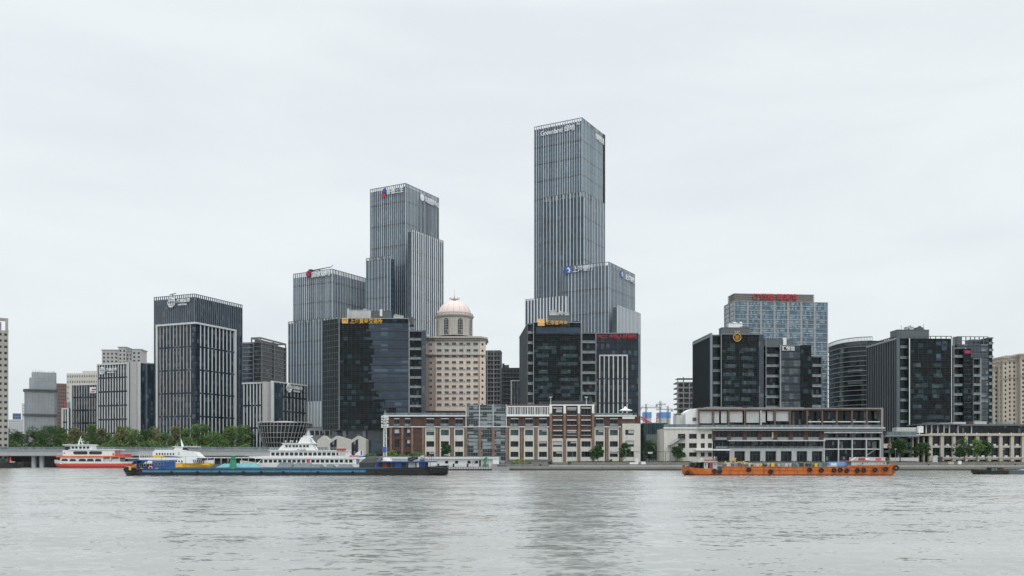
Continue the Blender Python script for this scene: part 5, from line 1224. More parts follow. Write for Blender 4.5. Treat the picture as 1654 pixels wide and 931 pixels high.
# white stair wing
mb = MB(); cols = [(1095, 1107), (1113, 1125.5), (1132, 1138.5), (1143.5, 1150)]
pierced(mb, ('f', 0), rx(1072), rx(1151), 0, rz_(692.5), [(rx(a), rx(b)) for a, b in cols], [(rz_(738), rz_(731)), (rz_(724), rz_(716)), (rz_(709), rz_(701))], 1.0)
mb.box(rx(1072), rx(1072) + .8, .02, 22, 0, rz_(692.5)); mb.build('stair_wing_wall', M['cream'], tm)
lbox(MB(), 1073, 1151, 752, 694, 1.02, 20).build('stair_wing_core', M['cream'], tm)
for a, b in cols:
    for p, q in ((738, 731), (724, 716), (709, 701)):
        put_window(tm, window_mesh(rx(b) - rx(a), rz_(q) - rz_(p), 1), (rx(a), .5, rz_(p)))
lbox(MB(), 1071.5, 1152, 692.6, 690.5, -.5, .2).build('cornice', M['white'], tm)
mb = MB(); 
for t in range(10):
    u = 1083 + t * 1.7; v = 719.5 - t * 1.2; lbox(mb, u, u + 1.9, v + .6, v, -1.6, -.05)
lbox(mb, 1098, 1107, 708.8, 708.2, -1.8, -.05)
mb.bar((rx(1082), -1.5, rz_(716)), (rx(1100), -1.5, rz_(704)), .09, 4); mb.bar((rx(1100), -1.5, rz_(704)), (rx(1108), -1.5, rz_(704)), .09, 4)
mb.bar((rx(1082), -1.5, rz_(716)), (rx(1082), -1.5, rz_(745)), .12, 4); lbox(mb, 1079, 1084, 720.2, 719.5, -1.8, -.05)
mb.build('outside_stair', M['mid'], tm)
mb = MB(); mb.yprism([(rx(1109), rz_(690.5)), (rx(1129), rz_(690.5)), (rx(1129), rz_(659.5)), (rx(1117), rz_(660.5)), (rx(1109), rz_(666))], 2, 16); mb.build('white_gable', M['white'], tm)
lbox(MB(), 1095, 1109, 690.5, 670, 5, 14).build('plant_box', M['whited'], tm)
mb = MB(); railing(mb, 1072, 1128, 690.5, 685.5, y=-.3); mb.build('roof_railing', [M['mid'], G['rail']], tm)
lbox(MB(), 1120, 1126, 680, 674.5, 1.7, 1.98).build('brown_shutter', M['wood'], tm)
# roof terrace storey
mb = MB(); lbox(mb, 1127, 1426, 661.5, 659.2, -.6, 6); lbox(mb, 1140, 1200, 659.2, 657.5, 1, 8); lbox(mb, 1210, 1300, 659.2, 658, 1, 8); lbox(mb, 1300, 1426, 661, 659.4, -.9, -.62); mb.build('terrace_roof', M['grime'], tm)
mb = MB(); lbox(mb, 1127, 1426, 663.3, 661.6, -.4, 0); mb.build('roof_fascia', M['wood'], tm)
bu = [1128.5, 1152, 1177, 1203, 1229, 1251.5, 1276, 1303.5, 1328, 1351.5, 1376, 1400, 1423]
for i, u in enumerate(bu): lbox(MB(), u - 1.1, u + 1.1, 690.5, 661.6, -.3, .6).build('terrace_column', M['wood'] if i != 4 else M['whited'], tm)
blinds = [(1130.5, 1151, 684), (1154, 1162, 683.5), (1165, 1175, 683.5), (1179, 1200, 682.5), (1206, 1227, 683), (1231, 1237, 682.5), (1240, 1250, 680), (1254, 1274.5, 680.5)]
for a, b, v in blinds: lbox(MB(), a, b, v, 664.5, .7, .85).build('roller_blind', M['blind'], tm)
for a, b in zip(bu[7:-1], bu[8:]): lbox(MB(), a + 1.6, b - 2, 682.2, 680.9, -.2, .1).build('awning', M['white'], tm)
lbox(MB(), 1130, 1424, 690.5, 663.5, 5.4, 5.9).build('terrace_glass', G['win'], tm)
mb = MB(); railing(mb, 1130, 1426, 690.5, 686.5, y=-.45); mb.build('terrace_railing', [M['mid'], G['rail']], tm)
lbox(MB(), 1130, 1275, 690.4, 686.0, .9, 1.9).build('planter_hedge', paint('planter_b', (.04, .055, .03), .9, .4, scale=2), tm)
rn = random.Random(9)
for k in range(14):
    u = rn.uniform(1132, 1422); o = MB(); o.bar((rx(u), 3.0, rz_(690.4)), (rx(u), 3.0, rz_(686.5)), .07, 4); lbox(o, u - 1.2, u + 1.2, 687.6, 687.2, 2.4, 3.6); o.build('terrace_table', M['whited'], tm)
lbox(MB(), 1126, 1428, 692.8, 690.6, -1.6, 3.5).build('floor_cornice', M['whited'], tm)
lbox(MB(), 1150, 1428, 696, 694.6, -2.0, -.2).build('canopy_beam', M['slab'], tm)
# second storey
lbox(MB(), 1151, 1330, 711, 696, 1.6, 3.4).build('window_band', G['win'], tm)
lbox(MB(), 1330, 1424, 750, 696, 2.2, 3.4).build('glass_corner', G['win'], tm)
for a in (1152.5, 1178, 1203, 1227, 1252.5, 1277.5, 1302, 1326.5): lbox(MB(), a - 3.4 if a > 1155 else a - 2, a + 3.0, 712, 695.5, -.2, 1.5).build('brick_pier', M['brickd'], tm)
for a, b in ((1156, 1174.5), (1181, 1199.5), (1206, 1224), (1230, 1249), (1255.5, 1274), (1280, 1298.5), (1305, 1323)):
    lbox(MB(), a, b, 711, 706.5, .2, .5).build('spandrel', M['slab'], tm); 
    put_window(tm, window_mesh(rx(b) - rx(a), rz_(697) - rz_(706.5), 2), (rx(a), .5, rz_(706.5)))
lbox(MB(), 1247, 1249.5, 708, 698, -.1, .3).build('yellow_panel', paint('cream_yellow', (.65, .50, .28), .6, .1), tm)
lbox(MB(), 1175, 1330, 713, 711.2, -3.2, 1.0).build('awning', M['whited'], tm)
lbox(MB(), 1152, 1330, 724, 713, 2.2, 3.4).build('window_band', G['win'], tm)
for i, u in enumerate(frange(1155, 1330, 12.2)): lbox(MB(), u - .35, u + .35, 724, 713, .8, 1.1).build('mullion_post', M['mid'], tm)
mb = MB(); railing(mb, 1156, 1330, 724.5, 721, y=-.2); mb.build('railing', [M['mid'], G['rail']], tm)
for a, b in ((1122, 1150.5), (1152, 1178)): lbox(MB(), a, b, 728, 725.5, -2.4, -.02).build('awning', M['white'], tm)
# portal frames at ground
mb = MB(); cols = [(1186, 1203), (1211, 1228), (1236, 1253.5), (1261, 1278.5), (1286.5, 1303.5), (1311, 1328)]
pierced(mb, ('f', -.4), rx(1178), rx(1332), 0, rz_(724.5), [(rx(a), rx(b)) for a, b in cols], [(rz_(747), rz_(729))], 1.4); mb.build('white_portal', M['blind'], tm)
for a, b in cols: put_window(tm, window_mesh(rx(b) - rx(a), rz_(729) - rz_(747), 2, .7), (rx(a), .8, rz_(747)), name='shop_window')
lbox(MB(), 1152, 1178, 748, 729, 1.6, 2.4).build('shop_window', G['win'], tm)
# right white grid
mb = MB()
for u in (1330.5, 1354, 1376, 1399, 1421.5): lbox(mb, u - .8, u + .8, 750, 709, -.6, .2)
for v in (709, 725): lbox(mb, 1329.5, 1423, v + 1.6, v, -.62, -.02)
mb.bar((rx(1403), 1.2, rz_(735)), (rx(1415), 1.2, rz_(726.5)), .3, 4)
mb.build('white_grid_frame', M['whited'], tm)
lbox(MB(), 1330, 1424, 709, 707.2, -.4, 2.2).build('floor_edge', M['slab'], tm); lbox(MB(), 1330, 1424, 726, 724.8, .3, 2.2).build('floor_edge', M['slab'], tm)
for u in (1352, 1375, 1398): lbox(MB(), u - 1.2, u + 1.2, 707, 696, .0, 1.5).build('brick_pier', M['wood'], tm)
lbox(MB(), 1422.3, 1425.8, 752, 660, -.8, 3).build('end_column', M['grime'], tm)
lbox(MB(), 1330, 1424, 700, 697.5, -1.4, 1.4).build('awning', M['whited'], tm)

# ---- colonnade building at right
Y = 492
cb_ = thing('colonnade_building', 'low beige stone building with tall square pillars at the right edge', 'office building', (X(1430, Y), Y, 3))
bx0 = X(1430, Y)
lbox(MB(), 1500, 1700, 752, 702, 2.2, 26).build('core', G['win'], cb_)
mb = MB(); lbox(mb, 1478, 1700, 704.3, 701.5, -1.4, 3); mb.build('cornice', M['beige2'], cb_)
lbox(MB(), 1500, 1700, 701.5, 700.2, -.6, 3).build('blocking_course', M['beige'], cb_)
us = [1502.5, 1521, 1540, 1559.5, 1578, 1597, 1615.5, 1634, 1652, 1671, 1690]
for u in us: lbox(MB(), u - 2.6, u + 2.6, 752, 704.4, -.9, 1.2).build('pillar', M['beige2'], cb_)
for a, b in zip(us[:-1], us[1:]):
    lbox(MB(), a + 2.6, b - 2.6, 723.5, 720, -.3, 1.0).build('spandrel', M['beige2'], cb_); lbox(MB(), a + 2.6, b - 2.6, 743, 738.5, -.3, 1.0).build('spandrel', M['beige2'], cb_)
    for p, q in ((720, 705), (738.5, 723.5)):
        put_window(cb_, window_mesh(rx(b) - rx(a) - rx(1430 + 5.2), rz_(q) - rz_(p), 1, .45), (rx(a + 2.6), .7, rz_(p)))
        lbox(MB(), (a + b) / 2 - 2.4, (a + b) / 2 + 2.4, p + .2, p - 2.6, -.2, .5).build('balconette', M['stonew'], cb_)
lbox(MB(), 1502, 1700, 739.4, 738.4, -1.3, -.92).build('string_course', M['stonew'], cb_)
for i, u in enumerate(frange(1484, 1660, 18.5)): MB().bar((rx(u), -.8, rz_(701.5)), (rx(u), -.8, rz_(699.5)), .25, 6).build('cornice_lamp', M['white'], cb_)
lbox(MB(), 1494, 1700, 700, 686, 6, 20).build('penthouse', G['win'], cb_)
mb = MB(); lbox(mb, 1490, 1560, 686, 684.5, 3.5, 20); lbox(mb, 1555, 1700, 687.5, 684.8, 3.6, 20.2); mb.build('penthouse_roof', M['mid'], cb_)
for u in (1495, 1503, 1512, 1522, 1532, 1541, 1555, 1577): lbox(MB(), u - .7, u + .7, 700, 686, 5.0, 5.9).build('white_post', M['stonew'], cb_)
lbox(MB(), 1456, 1500, 700, 690, 6, 12).build('roof_box', M['whited'], cb_); lbox(MB(), 1489, 1497, 699, 688, 4, 5.9).build('roof_box', M['white'], cb_)
for a, b, v, mt in ((1508, 1524, 681.5, 'mid'), (1530, 1550, 682, 'slab'), (1552, 1572, 681, 'whited'), (1577, 1584, 680.5, 'brickd'), (1586, 1606, 680, 'whited'), (1632, 1648, 681, 'slab')): lbox(MB(), a, b, 684.5, v, 8, 14).build('roof_plant', M[mt], cb_)
# lower glazed link
lbox(MB(), 1430, 1500, 752, 707, 3, 20).build('link_core', G['win'], cb_)
mb = MB(); lbox(mb, 1428, 1482, 705.5, 703.5, -2, 3); mb.build('link_roof', M['slab'], cb_)
mb = MB(); railing(mb, 1430, 1478, 703.5, 697.5, y=-1.6); mb.build('link_railing', [M['mid'], G['rail']], cb_)
for u in (1438, 1452, 1475, 1484, 1493): lbox(MB(), u - .9, u + .9, 750, 705.6, .2, 1.4).build('link_column', M['beige'], cb_)
lbox(MB(), 1428, 1440, 724, 717, .3, 1.0).build('pink_panel', M['pink'], cb_); lbox(MB(), 1428, 1470, 731, 728, -1.0, 1.4).build('link_beam', M['mid'], cb_)
lbox(MB(), 1432, 1478, 745.5, 739.5, -4, -3.4).build('white_wall', M['stonew'], cb_)
lbox(MB(), 1468, 1474, 740, 728, .2, .9).build('brick_pier', M['brickd'], cb_)

# ---- glass basket pavilion
Y = 640
gb = thing('glass_pavilion', 'round flared glass pavilion wrapped in a white steel lattice', 'pavilion', (X(449.5, Y), Y + 19, 3))
def cz(v): return Z(v, Y) - 3
rt_, rb_ = M_(45, Y + 8), M_(32, Y + 8); zt_, zb_ = cz(681.5), cz(725)
def rad(t): return rb_ + (rt_ - rb_) * (t ** .8)
MB().lathe([(rb_ - .6, 0), (rb_ - .6, zb_)] + [(rad(t) - .6, zb_ + (zt_ - zb_) * t) for t in (.2, .4, .6, .8, .97)], 48).build('glass_drum', glass('pavilion_glass', (.014, .022, .026), (.05, .07, .075), .2, 2.2, 5, 1.45), gb)
mb = MB(); n = 44
for i in range(n):
    for sgn in ((1,) if i % 1 == 0 else ()):
        P = []
        for t in (0, .25, .5, .75, 1): a_ = 2 * math.pi * (i + sgn * t * 1.0) / n; P.append((rad(t) * math.cos(a_), rad(t) * math.sin(a_), zb_ + (zt_ - zb_) * t))
        for p, q in zip(P[:-1], P[1:]): mb.bar(p, q, .17, 4)
for t in (0, .22, .42, .60, .86, 1):
    P = [(rad(t) * math.cos(2 * math.pi * i / 48), rad(t) * math.sin(2 * math.pi * i / 48), zb_ + (zt_ - zb_) * t) for i in range(48)]
    for i in range(48): mb.bar(P[i], P[(i + 1) % 48], .20 if t in (0, 1) else .13, 4)
mb.build('steel_lattice', M['whited'], gb)
MB().lathe([(8.5, zt_ - .2), (8.5, zt_ + .4), (6.5, zt_ + .9)], 24).build('roof_cap', M['white'], gb)

# ---- gabled concrete pavilions
Y = 612
gp = [(512, 531.5, 'left', True), (531.5, 566, 'middle', False), (566, 591, 'right', False)]
for k, (u0, u1, w_, plain) in enumerate(gp):
    lab = ['leftmost pale gabled pavilion, behind the white cruise ship mast', 'middle pale gabled pavilion with tall dark doorway', 'right hand pale gabled pavilion beside the shrubs with dark doorway'][k]
    o = thing('gabled_pavilion', lab, 'pavilion', (X(u0, Y), Y, 3), 'pale gabled pavilions by the river'); W = X(u1, Y) - X(u0, Y)
    def pz(v): return Z(v, Y) - 3
    pk = .5 if k == 0 else (.36 if k == 1 else .5)
    MB().yprism([(0, 0), (W, 0), (W, pz(710.5)), (W * pk, pz(704)), (0, pz(712))], 0, 14).build('walls', paint('pavilion_stone', (.47, .445, .41), .85, .08, stain=.15), o)
    if k: MB().yprism([(.8, 0), (W * (.36 if k == 1 else .5), 0), (W * (.36 if k == 1 else .5), pz(709)), (.8, pz(716))], -.2, -.02).build('doorway', G['win'], o)

# podium behind the pavilions
pd = thing('podium_building', 'low grey podium block at the foot of the grey finned tower', 'office building', (X(495, 650), 650, 3))
MB().box(0, X(545, 650) - X(495, 650), 0, 14, 0, Z(692, 650) - 3).build('walls', M['slab'], pd)
mb = MB(); mb.box(2, 18, -.2, -.02, Z(703, 650) - 3, Z(696, 650) - 3); mb.build('window_band', G['win'], pd)
for i in range(5): MB().box(2 + i * 3.6, 2.6 + i * 3.6, -.5, -.21, Z(704, 650) - 3, Z(695, 650) - 3).build('post', M['whited'], pd)
# ================================================================ vegetation
def leafmat(name, c1, c2):
    m, nt, b = mat0(name); L = nt.links
    tc = N(nt, 'ShaderNodeTexCoord'); no = N(nt, 'ShaderNodeTexNoise', i_Scale=.45, i_Detail=4.0); L.new(tc.outputs['Object'], no.inputs['Vector'])
    wn = N(nt, 'ShaderNodeTexNoise', i_Scale=3.0, i_Detail=2.0); L.new(tc.outputs['Object'], wn.inputs['Vector'])
    ad = N(nt, 'ShaderNodeMath', operation='ADD'); L.new(no.outputs['Fac'], ad.inputs[0]); L.new(wn.outputs['Fac'], ad.inputs[1])
    mr = N(nt, 'ShaderNodeMapRange', i_1=.75, i_2=1.25); L.new(ad.outputs[0], mr.inputs[0])
    mx = N(nt, 'ShaderNodeMixRGB'); L.new(mr.outputs[0], mx.inputs[0]); mx.inputs[1].default_value = (*c1, 1); mx.inputs[2].default_value = (*c2, 1)
    L.new(mx.outputs[0], b.inputs['Base Color']); b.inputs['Roughness'].default_value = .75; b.inputs['Specular IOR Level'].default_value = .25
    return m
LM = dict(dark=leafmat('leaf_dark', (.024, .055, .02), (.085, .15, .05)), mid=leafmat('leaf_mid', (.04, .085, .026), (.14, .23, .065)),
          olive=leafmat('leaf_olive', (.075, .09, .035), (.24, .24, .095)), bright=leafmat('leaf_bright', (.06, .13, .035), (.17, .28, .07)),
          yellow=leafmat('leaf_yellow', (.12, .17, .02), (.38, .40, .05)), camphor=leafmat('leaf_camphor', (.014, .045, .015), (.05, .12, .035)))
BK = paint('bark', (.07, .055, .045), .9, .3, scale=3)
_cr = {}
def crown_mesh(seed, w, h, z0, n, leaf=.42, lobes=12, upright=0.0):
    """loose leaf clumps spread through uneven lobes"""
    rn = random.Random(seed); mb = MB(); L = []
    for i in range(lobes):
        t = rn.uniform(0, 2 * math.pi); q = rn.random() ** .6; zz = rn.uniform(.12, .9)
        prof_ = math.sin(math.pi * min(1, (zz * .85 + .18))) ** (.6 if not upright else 1.2)
        L.append((math.cos(t) * q * w * .36 * prof_, math.sin(t) * q * w * .36 * prof_, z0 + h * zz, w * rn.uniform(.14, .25), h * rn.uniform(.10, .19)))
    L.append((0, 0, z0 + h * .5, w * .25, h * .34))
    for i in range(n):
        cx, cy, cz, rx_, rh = rn.choice(L)
        a, b_ = rn.uniform(0, 2 * math.pi), math.acos(rn.uniform(-1, 1)); r = rn.uniform(.55, 1.08) ** .5 * rn.choice((1, 1, 1, 1.12))
        p = Vector((cx + rx_ * r * math.cos(a) * math.sin(b_), cy + rx_ * r * math.sin(a) * math.sin(b_), cz + rh * r * math.cos(b_)))
        nrm = Vector((rn.gauss(0, 1), rn.gauss(0, 1), rn.gauss(.5, 1))).normalized(); u = nrm.orthogonal().normalized(); v = nrm.cross(u)
        s_ = leaf * rn.uniform(.5, 1.3); t = rn.uniform(.5, 1)
        mb.poly([p - u * s_, p - v * s_ * t, p + u * s_, p + v * s_ * t])
    return mb
def tree(name, label, u, Y, w, h, z0, mt, seed, trunk_h=None, n=1500, leaf=.42, group=None, cat='tree', zg=3.0, key=None, up=0.0, rzz=None):
    o = thing(name, label, cat, (X(u, Y), Y, zg), group); o.rotation_euler = (0, 0, rzz if rzz is not None else random.Random(seed).uniform(0, 6.28))
    th = z0
    rn = random.Random(seed); mb = MB(); r0 = max(.12, h * .016)
    mb.bar((0, 0, -.1), (0, 0, th), r0 * 1.5, 7, r2=r0); mb.bar((0, 0, th), (.1, .1, th + (h - th) * .55), r0, 6, r2=r0 * .3)
    for i in range(6):
        t = rn.uniform(0, 6.28); zz = th + (h - th) * rn.uniform(-.05, .35); mb.bar((0, 0, zz), (math.cos(t) * w * .32, math.sin(t) * w * .32, zz + (h - th) * .3), r0 * .5, 5, r2=r0 * .15)
    mb.build('trunk', BK, o)
    k = key or (seed, round(w), round(h), mt)
    if k not in _cr: _cr[k] = crown_mesh(seed, w, h - z0, z0, n, leaf, upright=up); c = _cr[k].build('crown', LM[mt], o); _cr[k] = c.data
    else: c = bpy.data.objects.new('crown', _cr[k]); C.objects.link(c); c.parent = o
    return o
# park trees along the elevated walkway
pk = [  # u, v top, width px, kind, what sets it apart
 (-10, 688, 44, 'dark'), (14, 694, 34, 'dark'), (30, 699, 22, 'dark'), (52, 693, 26, 'dark'), (64, 698, 26, 'olive'), (82, 690, 34, 'dark'), (101, 699, 30, 'mid'), (98, 693, 30, 'dark'),
 (121, 694, 22, 'olive'), (136, 699, 24, 'olive'), (148, 690, 22, 'mid'), (163, 694, 22, 'olive'), (176, 699, 24, 'mid'), (192, 690, 22, 'olive'), (205, 692, 24, 'bright'), (219, 694, 22, 'mid'),
 (236, 688, 20, 'dark'), (250, 693, 24, 'olive'), (266, 699, 24, 'mid'), (283, 690, 24, 'olive'), (300, 695, 22, 'mid'), (317, 684, 24, 'mid'), (331, 688, 26, 'mid'), (346, 690, 26, 'mid'), (357, 697, 28, 'bright'), (372, 687, 24, 'mid'), (386, 681, 26, 'mid'), (399, 690, 20, 'dark')]
ordn = 'first second third fourth fifth sixth seventh eighth ninth tenth eleventh twelfth thirteenth fourteenth fifteenth sixteenth seventeenth eighteenth nineteenth twentieth'.split() 
kd = dict(dark='dark green', olive='olive brown', mid='mid green', bright='fresh green')
cnt = {}
tot = {k: sum(1 for q in pk if q[3] == k) for k in kd}
for i, (u, v, wp, k) in enumerate(pk):
    Y = 634 + (i * 7 % 5) * 5; cnt[k] = cnt.get(k, 0) + 1
    zg = 8.4; h = Z(v - 2, Y) - zg; w = M_(wp, Y) * 1.4
    lab = 'loose %s park tree behind the elevated walkway, %s %s one from the left' % (kd[k], ordn[cnt[k] - 1], kd[k].split()[0] if k != 'mid' else 'mid green')
    tree('park_tree', lab, u, Y, w, h, h * .08, k, 100 + i, n=3200, leaf=.42, group='park trees behind the walkway', zg=zg, up=.8 if k in ('olive', 'mid') else 0)
mb = crown_mesh(77, 10, 2, 0, 10); mb = MB(); rn = random.Random(17)
for i in range(26000):
    u_ = rn.uniform(-15, 404); Y = rn.uniform(627, 655); p = Vector((X(u_, Y), Y, 8.6 + rn.random() ** 1.2 * (8.5 + 2.5 * math.sin(u_ * .11)))); s_ = rn.uniform(.25, .6)
    nrm = Vector((rn.gauss(0, 1), rn.gauss(-.4, 1), rn.gauss(.5, 1))).normalized(); a_ = nrm.orthogonal().normalized(); b_ = nrm.cross(a_); mb.poly([p - a_ * s_, p - b_ * s_, p + a_ * s_, p + b_ * s_])
tag(mb.build('undergrowth', LM['mid']), kind='stuff')
# yellow flower beds
for u0, u1, lab in ((268, 312, 'pale yellow flowering bed above the walkway behind the yellow striped ferry'), (190, 206, 'small white flowering bed above the walkway right of the red ferry')):
    mb = MB()
    for i in range(900):
        Y = rn.uniform(623, 626); p = Vector((X(rn.uniform(u0, u1), Y), Y, rn.uniform(10.4, 13.6 - (0 if u0 > 200 else .6)))); s_ = rn.uniform(.15, .4)
        nrm = Vector((rn.gauss(0, 1), rn.gauss(-1, 1), rn.gauss(.5, 1))).normalized(); a_ = nrm.orthogonal().normalized(); b_ = nrm.cross(a_); mb.poly([p - a_ * s_, p - b_ * s_, p + a_ * s_, p + b_ * s_])
    tag(mb.build('flower_bed', paint('bloom_%d' % u0, (.55, .50, .25) if u0 > 200 else (.75, .75, .68), .8, .2)), lab, 'flower bed')
# promenade trees on the right: u, v top, v crown bottom, width px, material, label
pt = [(720, 716.5, 733, 18, 'camphor', 'small round green tree in front of the brick office bay'), (966, 719, 742, 27, 'camphor', 'left one of the two round trees in front of the brick office'),
      (1006, 716, 743, 26, 'camphor', 'rounded dark green tree at the white corner of the brick office'), (1048, 712, 748, 26, 'dark', 'dark tree deep in the gap left of the mall'), (1064, 716, 748, 22, 'dark', 'dark tree in the gap touching the stair wing'),
      (1094.5, 722, 741, 25, 'camphor', 'round topped green tree in front of the stair wing'), (1454, 709, 736, 36, 'camphor', 'wide dark green tree at the left of the low glazed link'), (1488.5, 716, 738, 29, 'camphor', 'dense round green tree in front of the first stone pillars'),
      (1558, 708, 740, 32, 'camphor', 'dark leafy tree in front of the stone pillars, left of a taller clump'), (1578, 709, 738, 26, 'bright', 'fresh green tree in the middle of the clump before the stone pillars'), (1592, 712, 739, 24, 'camphor', 'right hand tree of the clump before the stone pillars')]
for i, (u, v0, v1, wp, k, lab) in enumerate(pt):
    Y = 468 if not 1040 < u < 1070 else 500
    if u > 1400: Y = 474
    zg = 3; h = Z(v0, Y) - zg; zc_ = max(1.2, Z(v1, Y) - zg); w = M_(wp, Y)
    tree('promenade_tree', lab, u, Y, w * 1.15, h, zc_, k, 300 + i, n=2600, leaf=.33, group='trees on the promenade')
def shrub(label, u, Y, w, h, mt, seed, name='shrub', group=None, n=900, zg=3.0, leaf=.22):
    o = thing(name, label, 'shrub', (X(u, Y), Y, zg), group)
    crown_mesh(seed, w, h, 0, n, leaf, lobes=9).build('foliage', LM[mt], o)
    mb = MB(); mb.bar((0, 0, 0), (0, 0, h * .5), .08, 5, r2=.04); mb.build('stem', BK, o); return o
for i, (u, w, h, mt, lab) in enumerate(((585 + 13, 9, 6, 'bright', 'broad green shrub beside the gabled pavilions'), (634, 11, 7, 'bright', 'large light green shrub under the dark brick wing, by the mast'), (652, 8, 5.5, 'mid', 'low green shrub between two lighter shrubs at the brick wing'), (673, 11, 6, 'bright', 'broad light green shrub before the dark blank brick wall'), (604, 9, 6.5, 'mid', 'green shrub just left of the white lattice mast'))):
    shrub(lab, u, 474 if u > 610 else 606, w, h, mt, 400 + i, n=2200, leaf=.3)
for i, (u, w, h, mt, lab) in enumerate(((829, 2.6, 1.9, 'yellow', 'leftmost yellow green bush at the quay edge'), (835.5, 2.8, 2.9, 'yellow', 'tallest yellow green bush at the quay edge'), (844, 3.0, 2.4, 'yellow', 'third yellow green bush along the quay'), (856, 2.2, 2.1, 'yellow', 'isolated narrow yellow bush on the quay'), (889.5, 3.2, 1.6, 'camphor', 'low round green bush left of the lamp post'), (921, 3.0, 1.5, 'mid', 'low round green bush right of the lamp post'), (987, 3.4, 2.6, 'dark', 'small conical dark bush between two round trees'))):
    shrub(lab, u, 451 if u < 930 else 468, w, h, mt, 420 + i, n=700, leaf=.16, zg=3)
# hedge strips
for u0, u1, lab in ((916, 1030, 'clipped dark hedge at the foot of the brick office'), (1062, 1128, 'low dark hedge at the foot of the stair wing'), (1440, 1475, 'low dark hedge before the white garden wall'), (1500, 1640, 'clipped hedge at the foot of the stone pillars'), (1150, 1330, 'long low hedge behind the orange barge')):
    mb = MB(); Y = 466
    for i in range(int((u1 - u0) * 22)): 
        y = rn.uniform(Y - 1.2, Y + 1.2); p = Vector((X(rn.uniform(u0, u1), Y), y, 3 + rn.random() * 1.5)); s_ = rn.uniform(.12, .3)
        nrm = Vector((rn.gauss(0, 1), rn.gauss(-.4, 1), rn.gauss(.5, 1))).normalized(); a_ = nrm.orthogonal().normalized(); b_ = nrm.cross(a_); mb.poly([p - a_ * s_, p - b_ * s_, p + a_ * s_, p + b_ * s_])
    tag(mb.build('hedge', LM['dark']), lab, 'hedge')

# promenade wall and furniture
mb = MB(); mb.box(X(860, 455), 900, 455, 455.6, 2, 4.0); tag(mb.build('promenade_wall', paint('pinkish_wall', (.20, .18, .165), .9, .15, scale=.4, stain=.25)), 'low brownish wall behind the quay edge', 'wall', kind='structure')
mb = MB(); mb.box(X(820, 464), X(892, 464), 463, 463.5, 3, 5.4); tag(mb.build('garden_wall', M['mid']), 'dark grey low garden wall under the brick office windows', 'garden wall')
def lamp(u, label, h=7.5, Y=458):
    o = thing('lamp_post', label, 'lamp post', (X(u, Y), Y, 3), 'slim lamp posts on the promenade')
    MB().bar((0, 0, -.05), (0, 0, h), .11, 6, r2=.07).build('pole', M['slab'], o); MB().box(-.5, .5, -.2, .2, h, h + .25).build('lamp_head', M['whited'], o)
for u, l in ((924.5, 'slim lamp post before the centre of the brick office'), (1011, 'slim pale lamp post before the tree at the white corner'), (1073, 'lamp post at the left edge of the stair wing'), (1184, 'lamp post behind the orange barge wheelhouse'), (1446.5, 'lamp post before the wide dark tree'), (1572, 'lamp post before the tree clump'), (1621, 'lamp post near the right edge of the photo')): lamp(u, l)
o = thing('pedestrian_gantry', 'thin dark gantry beam with a small grey sign across the gap', 'gantry', (X(1025, 462), 462, 3))
MB().box(0, X(1092, 462) - X(1025, 462), -.1, .1, Z(730.6, 462) - 3, Z(729.8, 462) - 3).build('beam', M['dark'], o)
for u in (1040, 1075, 1092): MB().box(X(u, 462) - X(1025, 462) - .12, X(u, 462) - X(1025, 462) + .12, -.12, .12, 0, Z(730.6, 462) - 3).build('post', M['dark'], o)
MB().box(X(1046.5, 462) - X(1025, 462), X(1054, 462) - X(1025, 462), -.25, -.11, Z(733.2, 462) - 3, Z(730.4, 462) - 3).build('sign_board', M['whited'], o)
for u, w, h, mt, lab, cat, nm in ((1024, 4.2, .9, 'white', 'white low block on the quay edge, left of the smaller one', 'concrete block', 'quay_block'), (1039, 2.2, 1.2, 'white', 'smaller white block on the quay edge before the gap', 'concrete block', 'quay_block'), (1536, 2.6, 1.1, 'beige2', 'pale cube seat on the right quay', 'concrete block', 'quay_block'), (1550, 1.4, 1.6, 'white', 'small white cabinet on the right quay', 'cabinet', 'utility_cabinet'), (1028.5, 1.4, 3.0, 'white', 'white information panel by the white corner', 'information panel', 'information_panel'), (1511, 3, 4.0, 'whited', 'white kiosk under the first stone pillars', 'kiosk', 'kiosk'), (1518, 2.4, 3.6, 'dark', 'dark kiosk beside the white kiosk', 'kiosk', 'kiosk')):
    Y = 452 if h < 2 else 462; o = thing(nm, lab, cat, (X(u, Y), Y, 3))
    MB().box(-w / 2, w / 2, -.5, .5, 0, h).box(-w / 2 - .08, w / 2 + .08, -.58, .58, h, h + .12).build('body', M[mt], o)
o = thing('quay_railing', 'thin metal railing along the right promenade', 'railing', (X(1605, 449), 449, 3))
mb = MB(); 
for x in frange(0, 22, 1.8): mb.bar((x, 0, -.4), (x, 0, 1.1), .05, 4)
mb.box(0, 22, -.03, .03, 1.05, 1.12); mb.box(0, 22, -.02, .02, .5, .55); mb.build('rails', M['slab'], o)

